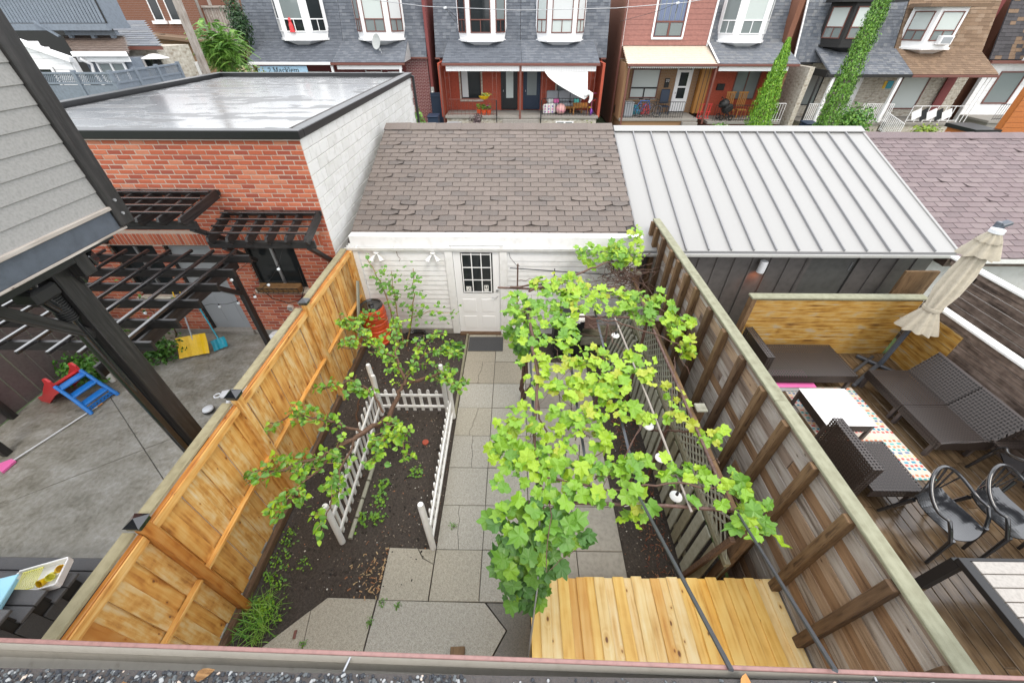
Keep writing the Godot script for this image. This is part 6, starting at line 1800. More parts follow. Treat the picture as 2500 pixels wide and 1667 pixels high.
# ---------------------------------------------------------------- behind the flat roof, top left
func build_far_left() -> void:
	# brown brick house with two tall windows
	var b := thing("brick_house", "tall brown brick house with two narrow white-silled windows at the top left", "house")
	brickfield(b, -26, 2.5, -18.9, 7.2, -30.0, [[-21.75, 5.35, -21.1, 7.0], [-20.75, 5.35, -20.15, 7.0]], M.house_brick_brown, M.concrete)
	bc(b, "body", Vector3(-26, 0, -38), Vector3(-18.9, 7.2, -30.31), M.house_brick_brown)
	for x in [-21.75, -20.75]:
		window_unit(b, x, 5.35, x + 0.62, 7.0, -30.05, 1, M.white_clean, M.glass_dark)
		bc(b, "window_sill", Vector3(x - 0.1, 5.2, -30.0), Vector3(x + 0.75, 5.35, -29.85), M.white_clean)
	var w := thing("brick_annexe", "low orange-brown brick annexe with brown lean-to roof beside the utility pole", "building")
	brickfield(w, -23.4, 0.0, -18.2, 4.6, -29.0, [], M.house_brick_tan, M.concrete)
	bc(w, "body", Vector3(-23.4, 0, -29.99), Vector3(-18.2, 4.5, -29.31), M.house_brick_tan)
	var rf := G.new()
	rf.prism([Vector2(-24.2, 5.0), Vector2(-18.0, 4.45), Vector2(-18.0, 4.3), Vector2(-24.2, 4.85)], 1.6, T3(Vector3(0, 0, -30.0)))
	gpart(w, "roof", rf, M.tan_b)
	for x in [-22.2, -21.2]: bx(w, "vent", Vector3(0.35, 0.12, 0.3), Vector3(x, 4.95 - (x + 24.2) * 0.088, -29.2), M.black_matt)
	bc(w, "fascia", Vector3(-24.2, 4.66, -28.38), Vector3(-23.0, 4.86, -28.34), M.brown_trim)
	# wooden balcony behind the tree
	var bal := thing("timber_balcony", "grey weathered timber balcony behind the sumac tree", "balcony", Vector3(-18.1, 0, -30.5))
	for i in 20: bx(bal, "slat", Vector3(0.14, 1.4, 0.03), Vector3(-2.0 + i * 0.17, 5.3, 0), M.greywood)
	for x in [-2.0, -0.3, 1.4]: bc(bal, "post", Vector3(x - 0.08, 0, -0.1), Vector3(x + 0.08, 7.5, -0.02), M.greywood)
	bc(bal, "rail", Vector3(-2.1, 5.95, 0.02), Vector3(1.5, 6.05, 0.1), M.greywood)
	for i in 16: bx(bal, "lower_slat", Vector3(0.18, 1.7, 0.03), Vector3(-2.0 + i * 0.22, 3.6, 0.02), M.greywood)
	# blue-grey deck on posts over a white house
	var dk := thing("blue_balcony", "blue-grey slatted balcony on posts at the top left corner", "balcony", Vector3(-16, 0, -17))
	for i in 36:
		bx(dk, "slat", Vector3(0.085, 1.0, 0.03), Vector3(-2.2 + i * 0.118, 5.86, 0.05), M.bluepaint)
	bc(dk, "floor_beam", Vector3(-2.3, 5.16, -0.05), Vector3(2.0, 5.34, 0.1), M.bluepaint)
	bc(dk, "floor", Vector3(-2.3, 5.2, -1.0), Vector3(1.95, 5.33, -0.06), M.bluepaint)
	bc(dk, "side_panel", Vector3(1.97, 5.2, -0.9), Vector3(2.0, 6.4, -0.05), M.bluepaint)
	bc(dk, "lower_beam", Vector3(0.1, 5.02, -0.4), Vector3(1.9, 5.15, -0.25), M.bluepaint)
	bc(dk, "back_wall", Vector3(-6.0, 0.0, -2.8), Vector3(-0.2, 6.6, -2.62), M.black_matt)
	for x in [0.2, 1.0, 1.7]: bc(dk, "post", Vector3(x - 0.06, 4.4, -0.40), Vector3(x + 0.06, 5.05, -0.28), M.bluepaint)
	bar(dk, "brace", Vector3(-0.4, 5.4, 0.12), Vector3(0.2, 5.0, 0.12), 0.1, 0.05, M.bluepaint)
	var wh := thing("white_cottage", "white-boarded cottage with blue-grey end wall below the balcony", "house", Vector3(-14.55, 0, -16))
	var gb := G.new()
	gb.prism([Vector2(-4.5, 0), Vector2(-0.05, 0), Vector2(-0.05, 4.45), Vector2(-1.9, 5.12), Vector2(-4.5, 5.12)], 0.2, T3(Vector3(0, 0, 0.3)))
	gpart(wh, "gable_wall", gb, M.white_siding)
	for j in 17: bx(wh, "plank", Vector3(4.2 - maxf(0.0, j * 0.15 - 2.0) * 1.6, 0.145, 0.02), Vector3(-2.2 - maxf(0.0, j * 0.15 - 2.0) * 0.8, 2.45 + j * 0.15, 0.515), M.white_siding, Vector3(-0.06, 0, 0))
	bar(wh, "barge_board", Vector3(0.05, 4.45, 0.56), Vector3(-1.95, 5.14, 0.56), 0.16, 0.14, M.white_clean)
	bc(wh, "end_wall", Vector3(-0.049, 0, -0.5), Vector3(1.5, 4.45, 0.0), M.bluepaint)
	slope_field(wh, "low_roof", -0.1, 1.7, Vector2(4.62, 0.2), Vector2(5.0, -1.7), ["fencebrown"], 0.2, 0.4, -1.9, 0.3)
	bc(wh, "gutter", Vector3(-0.1, 4.50, 0.2), Vector3(1.7, 4.64, 0.32), M.white_clean, 0.02)
	bc(wh, "fascia", Vector3(-0.1, 4.36, 0.15), Vector3(1.65, 4.5, 0.19), M.white_clean)
	pipe(wh, "downpipe", [Vector3(0.1, 4.45, 0.3), Vector3(0.25, 4.3, 0.15), Vector3(0.15, 4.1, 0.12), Vector3(0.25, 3.6, 0.12)], 0.05, M.white_clean)
	window_unit(wh, 0.35, 3.75, 1.3, 4.36, 0.06, 2, M.white_clean, M.glass_pale, 0.05)
	window_unit(wh, -1.75, 3.4, -0.75, 4.25, 0.56, 2, M.white_clean, M.glass_dark, 0.06)
	var gh := thing("grey_roof_house", "low cream house with grey hipped roof beside the brown brick wall", "house", Vector3(-15.5, 0, -20))
	slope_field(gh, "roof", -2.6, 0.75, Vector2(4.6, 0.0), Vector2(5.4, -2.4), ["slate_c", "slate_d", "slate_c"], 0.2, 0.4, -2.6, -1.3)
	bc(gh, "wall", Vector3(-2.6, 0, -2.4), Vector3(0.3, 4.55, -0.3), M.stone)
	bc(gh, "eave", Vector3(-2.6, 4.47, -0.1), Vector3(0.75, 4.59, 0.0), M.brown_trim)
	window_unit(gh, -1.0, 3.75, 0.1, 4.25, -0.26, 2, M.white_clean, M.glass_dark, 0.08)
	# tall blue-grey lattice-topped fence on its terrace
	var bf := thing("blue_fence", "blue-grey board fence with lattice top beyond the flat roof", "fence", Vector3(-12.5, 0, -14.3))
	for i in 26:
		bx(bf, "board", Vector3(0.02, 1.5, 0.118), Vector3(0, 3.15, -0.05 - i * 0.12), M.bluepaint)
	for i in 28:
		bx(bf, "board", Vector3(0.118, 1.5, 0.02), Vector3(-0.05 - i * 0.12, 3.13, 0.0), M.bluepaint)
	bc(bf, "terrace", Vector3(-3.6, 0, -3.3), Vector3(0.1, 2.4, -0.1), M.bluepaint)
	bc(bf, "top_rail", Vector3(-0.03, 4.17, -3.1), Vector3(0.03, 4.22, 0), M.bluepaint)
	bc(bf, "middle_rail", Vector3(-0.03, 3.9, -3.1), Vector3(0.03, 3.95, 0), M.bluepaint)
	bc(bf, "top_rail", Vector3(-3.4, 4.16, -0.03), Vector3(-0.031, 4.21, 0.03), M.bluepaint)
	bc(bf, "middle_rail", Vector3(-3.4, 3.9, -0.03), Vector3(-0.031, 3.95, 0.03), M.bluepaint)
	for q in [[0, 0], [0, -1.0], [0, -2.0], [0, -3.1], [-1.1, 0], [-2.2, 0], [-3.4, 0]]:
		bc(bf, "post", Vector3(q[0] - 0.05, 2.4, q[1] - 0.05), Vector3(q[0] + 0.05, 4.26, q[1] + 0.05), M.bluepaint)
	var la := G.new()
	for i in 52:
		for s in [-1.0, 1.0]:
			var z := -0.03 - i * 0.06
			la.box(Vector3(0.006, 0.02, 0.34), T3(Vector3(s * 0.004, 4.06, z), Vector3(s * 0.78, 0, 0)))
			la.box(Vector3(0.34, 0.02, 0.006), T3(Vector3(z * 1.08, 4.06, s * 0.004), Vector3(0, 0, s * 0.78)))
	stuff(gpart(bf, "lattice", la, M.bluepaint))
	# utility pole
	var p := thing("utility_pole", "square weathered utility pole in front of the brick annexe", "pole", Vector3(-13.95, 0, -21))
	bar(p, "shaft", Vector3(0, 0, 0), Vector3(0, 8, 0), 0.26, 0.26, M.greywood, 0.03)
	bc(p, "conduit", Vector3(-0.25, 0, 0.05), Vector3(-0.14, 4.0, 0.16), M.white_old)
	var ph := thing("patio_heater", "pale round-topped patio heater beyond the blue fence", "heater", Vector3(-15.2, 0, -20))
	turned(ph, "reflector", [Vector2(0, 4.35), Vector2(0.15, 4.33), Vector2(0.5, 4.2), Vector2(0.5, 4.18), Vector2(0.1, 4.22), Vector2(0, 4.22)], M.foam)
	pipe(ph, "stem", [Vector3(0, 0, 0), Vector3(0, 3.6, 0)], 0.05, M.black_matt)
	turned(ph, "burner", [Vector2(0.05, 3.6), Vector2(0.14, 3.65), Vector2(0.16, 4.1), Vector2(0.08, 4.2)], M.black_matt)

# ---------------------------------------------------------------- leaves
# one oval leaf, 1 long from its base along +z
func simple_leaf(g: G, xf: Transform3D, fold := 0.25, wide := 0.36) -> void:
	var L := []
	var R := []
	var C := []
	for i in 5:
		var t := i / 4.0
		var w := wide * pow(sin(PI * (0.10 + 0.86 * t) ), 0.75) * (1.0 - 0.35 * t) if i > 0 and i < 4 else 0.0
		var y := -0.22 * t * t
		C.append(Vector3(0, y, t)); L.append(Vector3(-w, y + w * fold, t * 0.94)); R.append(Vector3(w, y + w * fold, t * 0.94))
	for i in 4:
		if i == 0:
			g.tri(xf * C[0], xf * R[1], xf * C[1], Vector2(0, 0), Vector2(0.3, 0.2), Vector2(0, 0.25)); g.tri(xf * C[0], xf * C[1], xf * L[1], Vector2(0, 0), Vector2(0, 0.25), Vector2(-0.3, 0.2))
		elif i == 3:
			g.tri(xf * C[3], xf * R[3], xf * C[4], Vector2(0, 0.7), Vector2(0.3, 0.7), Vector2(0, 1)); g.tri(xf * C[3], xf * C[4], xf * L[3], Vector2(0, 0.7), Vector2(0, 1), Vector2(-0.3, 0.7))
		else:
			var a := i * 0.25
			g.quad(xf * C[i], xf * R[i], xf * R[i + 1], xf * C[i + 1], Vector2(0, a), Vector2(0.3, a), Vector2(0.3, a + 0.25), Vector2(0, a + 0.25))
			g.quad(xf * C[i], xf * C[i + 1], xf * L[i + 1], xf * L[i], Vector2(0, a), Vector2(0, a + 0.25), Vector2(-0.3, a + 0.25), Vector2(-0.3, a))

# five-lobed toothed leaf, about 1 across, stalk at the origin, tip along +z
func lobed_leaf(g: G, xf: Transform3D, k := 0, deep := 1.0) -> void:
	var r := RandomNumberGenerator.new()
	r.seed = 900 + k
	var ang := [-155, -130, -112, -95, -78, -62, -48, -32, -20, -9, 0, 9, 20, 32, 48, 62, 78, 95, 112, 130, 155]
	var rad := [0.34, 0.46, 0.40, 0.47, 0.36, 0.42, 0.54, 0.44, 0.38, 0.50, 0.64, 0.50, 0.38, 0.44, 0.54, 0.42, 0.36, 0.47, 0.40, 0.46, 0.34]
	var P := []
	var c := Vector3(0, 0.03, 0.30)
	var wob := r.randf_range(0, 6.0)
	for i in ang.size():
		var a := deg_to_rad(ang[i])
		var q: float = lerpf(0.46, rad[i], deep) * r.randf_range(0.93, 1.07)
		var y: float = [-0.30, -0.75, 0.35, -0.45, -0.1][k % 5] * q * q + 0.08 * sin(a * 3.0 + wob) * q * 2.0 - 0.02 * (i % 2) + [0.1, 0.3, 0.0, 0.45, 0.2][k % 5] * absf(sin(a)) * q
		P.append(c + Vector3(sin(a) * q * [1.0, 0.9, 1.0, 0.82, 1.0][k % 5], y, cos(a) * q))
	for i in P.size() - 1:
		g.tri(xf * c, xf * P[i + 1], xf * P[i], Vector2(0.5, 0.5), Vector2(0.5 + P[i + 1].x, P[i + 1].z), Vector2(0.5 + P[i].x, P[i].z))
	var base := Vector3(0, 0.0, 0.08)
	g.tri(xf * c, xf * P[0], xf * base); g.tri(xf * c, xf * base, xf * P[-1])

# gives a leaf its place: the list holds [position, size, colour index, basis]
func leaf_basis(tilt: float, toward := Vector3.ZERO, pull := 0.0) -> Basis:
	var n := Vector3(rng.randfn(0, tilt), 1.0, rng.randfn(0, tilt)).normalized()
	if pull > 0.0: n = n.lerp(toward, pull).normalized()
	var a := rng.randf() * TAU
	var f := Vector3(cos(a), 0, sin(a))
	var x := n.cross(f).normalized()
	return Basis(x, n, x.cross(n))

# the nearest leaves become parts of their own, the others one part
func lay_leaves(parent: Node, list: Array, shapes: Array, mats: Array, most := 300) -> void:
	var eye: Vector3 = Vector3(0, 5.5, 0) - parent.position
	var order := []
	for i in list.size(): order.append([list[i][1] / eye.distance_to(list[i][0]), i])
	order.sort_custom(func(a, b): return a[0] > b[0])
	var ms := []
	for s in shapes: ms.append(s.mesh())
	var rest := G.new()
	rest.colored = true
	var n := 0
	for q in order:
		var e: Array = list[q[1]]
		var xf := Transform3D(e[3] * Basis.from_scale(Vector3.ONE * e[1]), e[0])
		var k: int = e[4]
		if n < most:
			part(parent, "leaf", ms[k], M[mats[e[2]]], xf)
		else:
			rest.col = M[mats[e[2]]].albedo_color.srgb_to_linear()
			rest.put(shapes[k], xf)
		n += 1
	if rest.v.size() > 0: stuff(gpart(parent, "foliage", rest, M.foliage))

func shapes_lobed(deep := 1.0) -> Array:
	var out := []
	for k in 5:
		var g := G.new()
		lobed_leaf(g, Transform3D(Basis.IDENTITY, Vector3(0, 0, 0)), k, deep)
		out.append(g)
	return out
func shapes_oval(wide := 0.36) -> Array:
	var out := []
	for k in 4:
		var g := G.new()
		simple_leaf(g, Transform3D.IDENTITY, [0.15, 0.35, 0.5, -0.1][k], wide * [1.0, 0.9, 1.1, 1.0][k])
		out.append(g)
	return out

# a wandering line of points between the given ones
func wander(pts: Array, amp: float, per := 5) -> Array:
	var out := []
	for i in pts.size() - 1:
		for k in per:
			var u := k / float(per)
			out.append(pts[i].lerp(pts[i + 1], u) + Vector3(rng.randfn(0, amp), rng.randfn(0, amp), rng.randfn(0, amp)) * (1.0 if k else 0.3))
	out.append(pts[-1])
	return out

# ---------------------------------------------------------------- arbour and grape vine
func build_arbour() -> void:
	var a := thing("arbour", "rusty pipe and angle-iron arbour frame over the slabs", "arbour", Vector3(1.1, 0, -3.6))
	var o := a.position
	var P := func(called: String, pts: Array, r: float, mt: Material):
		var q := []
		for p in pts: q.append(p - o)
		pipe(a, called, q, r, mt, 10)
	P.call("rail_pipe", [Vector3(1.95, 2.1, -1.75), Vector3(1.95, 2.1, -5.4)], 0.017, M.rust_pipe)
	P.call("cross_pipe", [Vector3(0.15, 2.09, -1.82), Vector3(1.4, 2.085, -1.80), Vector3(2.08, 2.07, -1.76)], 0.016, M.rust_pipe)
	P.call("cross_pipe", [Vector3(-0.30, 2.1, -5.48), Vector3(2.0, 2.12, -5.32)], 0.018, M.rust_pipe)
	P.call("cross_pipe", [Vector3(0.9, 2.08, -4.72), Vector3(2.0, 2.08, -4.70)], 0.016, M.rust_pipe)
	for z in [-4.9, -1.8]: P.call("post_pipe", [Vector3(0.12, -0.05, z), Vector3(0.15, 2.12, z)], 0.023, M.rust_pipe)
	for z in [-4.7, -3.2]: P.call("post_pipe", [Vector3(1.98, -0.05, z), Vector3(1.96, 2.1, z)], 0.023, M.rust_pipe)
	P.call("back_pipe", [Vector3(0.02, 0.6, -6.55), Vector3(0.03, 1.95, -6.55)], 0.015, M.rust_pipe)
	P.call("back_rod", [Vector3(-0.12, 1.85, -6.58), Vector3(1.75, 1.72, -6.58)], 0.011, M.iron)
	P.call("back_rod", [Vector3(0.73, 1.25, -6.57), Vector3(0.73, 1.85, -6.57)], 0.01, M.iron)
	# angle irons: two thin flanges
	for q in [[Vector3(0.17, 2.13, -5.2), Vector3(0.215, 2.13, -1.75)], [Vector3(0.70, 2.13, -4.3), Vector3(0.70, 2.12, -1.9)], [Vector3(1.18, 2.13, -4.8), Vector3(1.15, 2.12, -1.75)]]:
		bar(a, "angle_iron", q[0] - o, q[1] - o, 0.028, 0.005, M.iron)
		bar(a, "angle_iron", q[0] - o + Vector3(0.012, -0.016, 0), q[1] - o + Vector3(0.012, -0.016, 0), 0.005, 0.028, M.iron)
	P.call("thin_rod", [Vector3(1.44, 2.14, -4.6), Vector3(1.52, 2.14, -3.0), Vector3(1.57, 2.13, -1.72)], 0.012, M.greywood)
	# bars that rise to the roof edge of the house
	bar(a, "stay_bar", Vector3(1.12, 2.12, -1.95) - o, Vector3(0.93, 3.36, -0.40) - o, 0.02, 0.012, M.iron)
	bar(a, "stay_bar", Vector3(1.99, 2.1, -1.75) - o, Vector3(1.36, 3.38, -0.40) - o, 0.02, 0.012, M.iron)
	P.call("bent_rod", [Vector3(0.22, 2.12, -1.75), Vector3(0.235, 1.9, -1.5), Vector3(0.21, 1.55, -1.28), Vector3(0.165, 1.1, -1.05), Vector3(0.15, 0.6, -0.95), Vector3(0.14, -0.02, -0.93)], 0.009, M.steel)
	var tie := thing("rope_tie", "white string knot tying iron bar to the front pipe", "string", Vector3(1.12, 2.1, -1.80))
	for k in 4: pipe(tie, "loop", [Vector3(-0.03, -0.03, -0.02 + k * 0.012), Vector3(-0.035, 0.035, -0.02 + k * 0.012), Vector3(0.03, 0.04, -0.02 + k * 0.012), Vector3(0.035, -0.03, -0.018 + k * 0.012)], 0.004, M.foam, 5)
	pipe(tie, "loose_end", [Vector3(-0.03, 0, 0), Vector3(-0.09, 0.02, 0.02), Vector3(-0.12, -0.02, 0.01)], 0.004, M.foam, 5)
	# white shades hanging from the arbour
	var lamps := [[1.551, -2.888, "second hanging white lamp from the front, over the board fence"], [1.574, -2.46, "hanging white lamp shade nearest the middle of the board fence"], [1.238, -1.854, "hanging white lamp shade below the knotted string"], [1.488, -4.56, "hanging white lamp shade near the barbecue"], [1.60, -2.02, "hanging white lamp shade half hidden by leaves at the front pipe"], [0.66, -2.95, "hanging white lamp shade under leaves above the slabs"], [0.68, -2.35, "hanging white lamp shade beside the middle iron bar"]]
	for q in lamps:
		var l := thing("hanging_lamp", q[2], "lamp", Vector3(q[0], 1.85, q[1]), "white lamps hung from the arbour")
		turned(l, "shade", [Vector2(0.012, 0.035), Vector2(0.03, 0.03), Vector2(0.055, 0.012), Vector2(0.062, 0.0), Vector2(0.058, 0.0), Vector2(0.03, 0.018), Vector2(0, 0.02)], M.white_clean)
		turned(l, "socket", [Vector2(0, 0.075), Vector2(0.013, 0.07), Vector2(0.015, 0.03), Vector2(0, 0.03)], M.black_matt)
		pipe(l, "cord", [Vector3(0, 0.06, 0), Vector3(-0.01, 0.15, -0.03), Vector3(-0.02, 0.29, -0.06)], 0.004, M.black_matt, 5)

	# the vine
	var v := thing("grape_vine", "bright green grape vine sprawling over the pipe arbour", "vine", Vector3(0.14, 0, -4.95))
	o = v.position
	var cane := func(pts: Array, r0: float, r1: float, amp: float):
		var w := []
		for p in wander(pts, amp, 6): w.append(p - o)
		var rr := []
		for i in w.size(): rr.append(lerpf(r0, r1, i / float(w.size() - 1)))
		var g := G.new()
		g.tube(w, rr, 7)
		gpart(v, "cane", g, M.vine_bark)
	var tg := G.new()
	var tw := wander([Vector3(0.02, -0.05, -0.02), Vector3(-0.03, 0.4, 0.05), Vector3(0.05, 1.0, 0.0), Vector3(0.02, 1.7, 0.05), Vector3(0.06, 2.15, 0.05)], 0.02, 4)
	tg.tube(tw, [0.05, 0.045, 0.042, 0.045, 0.038, 0.04, 0.036, 0.038, 0.034, 0.034, 0.03, 0.032, 0.03, 0.03, 0.03, 0.03, 0.028], 9)
	gpart(v, "trunk", tg, M.vine_bark)
	cane.call([Vector3(0.2, 2.15, -4.9), Vector3(0.25, 2.2, -3.6), Vector3(0.22, 2.18, -2.2), Vector3(0.25, 2.12, -1.75), Vector3(0.28, 1.6, -1.5)], 0.025, 0.008, 0.02)
	cane.call([Vector3(0.1, 0.1, -4.8), Vector3(0.25, 1.2, -4.2), Vector3(0.27, 2.1, -3.3), Vector3(0.32, 2.15, -2.2)], 0.02, 0.008, 0.015)
	cane.call([Vector3(0.2, 2.2, -5.2), Vector3(0.9, 2.25, -5.6), Vector3(1.6, 2.2, -6.2), Vector3(1.9, 1.9, -6.5)], 0.022, 0.012, 0.02)
	cane.call([Vector3(-0.1, 2.12, -5.45), Vector3(0.8, 2.2, -5.5), Vector3(1.9, 2.16, -5.3), Vector3(2.3, 2.1, -4.6)], 0.016, 0.008, 0.02)
	cane.call([Vector3(0.25, 2.2, -2.0), Vector3(0.9, 2.16, -1.9), Vector3(1.5, 2.22, -1.95), Vector3(2.0, 2.15, -1.9), Vector3(2.15, 2.0, -1.5)], 0.012, 0.005, 0.012)
	cane.call([Vector3(1.9, 1.1, -3.4), Vector3(1.92, 1.5, -3.1), Vector3(2.1, 1.75, -2.9), Vector3(2.1, 2.05, -2.6)], 0.017, 0.008, 0.012)
	cane.call([Vector3(1.0, 2.18, -4.6), Vector3(1.6, 2.15, -4.4), Vector3(2.2, 2.1, -4.1), Vector3(2.35, 1.8, -3.8)], 0.012, 0.005, 0.02)
	cane.call([Vector3(1.35, 0.3, -4.4), Vector3(1.35, 1.2, -4.45), Vector3(1.32, 2.1, -4.5)], 0.018, 0.014, 0.008)
	for i in 70:    # the tangle of dead canes by the garage wall
		var c := Vector3(2.0 + rng.randfn(0, 0.22), 1.75 + rng.randfn(0, 0.15), -6.35 + rng.randfn(0, 0.2))
		var d := Vector3(rng.randfn(0, 1), rng.randfn(0, 0.6), rng.randfn(0, 1)).normalized() * rng.randf_range(0.2, 0.5)
		cane.call([c - d, c + Vector3(rng.randfn(0, 0.06), rng.randfn(0, 0.06), 0), c + d], 0.007, 0.003, 0.012)
	for i in 26:
		var c := Vector3(rng.randf_range(0.0, 2.1), 2.18, rng.randf_range(-5.6, -1.7))
		cane.call([c, c + Vector3(rng.randfn(0, 0.2), 0.05, rng.randfn(0, 0.25)), c + Vector3(rng.randfn(0, 0.35), -0.05, rng.randfn(0, 0.4))], 0.005, 0.002, 0.01)
	# leaves: [centre, half extents, count, droop towards the viewer, palette]
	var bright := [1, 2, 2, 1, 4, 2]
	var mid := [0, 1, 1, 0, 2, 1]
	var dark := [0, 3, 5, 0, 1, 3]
	var regs := [
		[Vector3(0.42, 2.22, -2.45), Vector3(0.62, 0.07, 0.42), 120, 0.1, bright],
		[Vector3(0.15, 2.2, -2.1), Vector3(0.40, 0.08, 0.40), 70, 0.15, mid],
		[Vector3(0.75, 2.2, -1.95), Vector3(0.45, 0.07, 0.22), 48, 0.1, mid],
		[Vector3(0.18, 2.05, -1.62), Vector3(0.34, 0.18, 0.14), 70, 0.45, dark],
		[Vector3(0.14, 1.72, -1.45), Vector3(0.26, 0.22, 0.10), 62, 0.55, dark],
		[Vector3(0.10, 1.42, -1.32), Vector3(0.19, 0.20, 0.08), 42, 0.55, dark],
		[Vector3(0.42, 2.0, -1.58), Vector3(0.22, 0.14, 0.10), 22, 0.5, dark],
		[Vector3(0.95, 2.2, -3.0), Vector3(0.36, 0.07, 0.38), 66, 0.1, bright],
		[Vector3(0.55, 2.22, -3.35), Vector3(0.46, 0.07, 0.42), 74, 0.1, bright],
		[Vector3(1.3, 2.2, -3.55), Vector3(0.42, 0.07, 0.34), 56, 0.1, bright],
		[Vector3(0.45, 2.22, -4.1), Vector3(0.42, 0.08, 0.34), 50, 0.1, mid],
		[Vector3(0.35, 2.2, -4.75), Vector3(0.52, 0.1, 0.42), 110, 0.15, mid],
		[Vector3(1.2, 2.24, -4.95), Vector3(0.50, 0.08, 0.32), 90, 0.12, bright],
		[Vector3(0.7, 2.24, -5.4), Vector3(0.50, 0.07, 0.22), 60, 0.1, bright],
		[Vector3(1.95, 2.16, -4.85), Vector3(0.42, 0.10, 0.40), 80, 0.12, mid],
		[Vector3(2.35, 2.05, -4.3), Vector3(0.18, 0.16, 0.40), 46, 0.2, bright],
		[Vector3(1.55, 2.20, -6.5), Vector3(0.46, 0.18, 0.22), 84, 0.3, mid],
		[Vector3(2.0, 2.12, -6.55), Vector3(0.32, 0.22, 0.20), 70, 0.3, bright],
		[Vector3(2.2, 2.42, -6.85), Vector3(0.14, 0.12, 0.14), 18, 0.2, bright],
		[Vector3(-0.02, 1.85, -4.75), Vector3(0.16, 0.24, 0.25), 34, 0.35, mid],
		[Vector3(0.08, 1.4, -4.8), Vector3(0.10, 0.25, 0.12), 16, 0.35, dark],
		[Vector3(1.3, 2.18, -2.15), Vector3(0.25, 0.05, 0.14), 18, 0.1, mid],
		[Vector3(1.85, 2.18, -1.98), Vector3(0.32, 0.06, 0.18), 34, 0.1, mid],
		[Vector3(2.12, 2.12, -1.66), Vector3(0.16, 0.08, 0.18), 20, 0.15, mid],
		[Vector3(1.05, 2.0, -1.70), Vector3(0.14, 0.08, 0.08), 8, 0.2, bright],
		[Vector3(2.12, 2.05, -2.62), Vector3(0.12, 0.10, 0.16), 10, 0.1, bright],
		[Vector3(1.85, 2.1, -3.0), Vector3(0.16, 0.10, 0.35), 14, 0.1, bright],
		[Vector3(1.55, 2.14, -2.75), Vector3(0.3, 0.04, 0.10), 9, 0.1, bright]]
	var list := []
	var eye_dir := Vector3(-0.05, 0.75, 0.66).normalized()
	for r in regs:
		for i in r[2]:
			var p := Vector3(rng.randf_range(-1, 1), rng.randf_range(-1, 1), rng.randf_range(-1, 1))
			if p.length() > 1.25: p *= 0.8
			p = r[0] + p * r[1] - o
			var s := rng.randf_range(0.06, 0.13) if rng.randf() < 0.5 else rng.randf_range(0.13, 0.195)
			if r[4] == dark: s *= 1.15
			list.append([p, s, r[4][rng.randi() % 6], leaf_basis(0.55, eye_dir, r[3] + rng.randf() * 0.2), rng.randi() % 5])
	list.append([Vector3(0.62, 2.3, -2.12) - o, 0.2, 2, leaf_basis(0.15, eye_dir, 0.3), 1])
	list.append([Vector3(0.22, 2.15, -1.60) - o, 0.21, 1, leaf_basis(0.2, eye_dir, 0.5), 2])
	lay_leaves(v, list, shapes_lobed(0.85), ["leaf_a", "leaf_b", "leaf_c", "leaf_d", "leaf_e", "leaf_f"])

# ---------------------------------------------------------------- fruit tree and shrub in the bed
func branch_set(t: Node3D, defs: Array, mt: Material) -> Array:
	var paths := []
	for d in defs:
		var w := []
		for p in wander(d[0], d[3], 5): w.append(p - t.position)
		var rr := []
		for i in w.size(): rr.append(lerpf(d[1], d[2], i / float(w.size() - 1)))
		var g := G.new()
		g.tube(w, rr, 8)
		gpart(t, "trunk" if paths.is_empty() else "branch", g, mt)
		paths.append(w)
	return paths

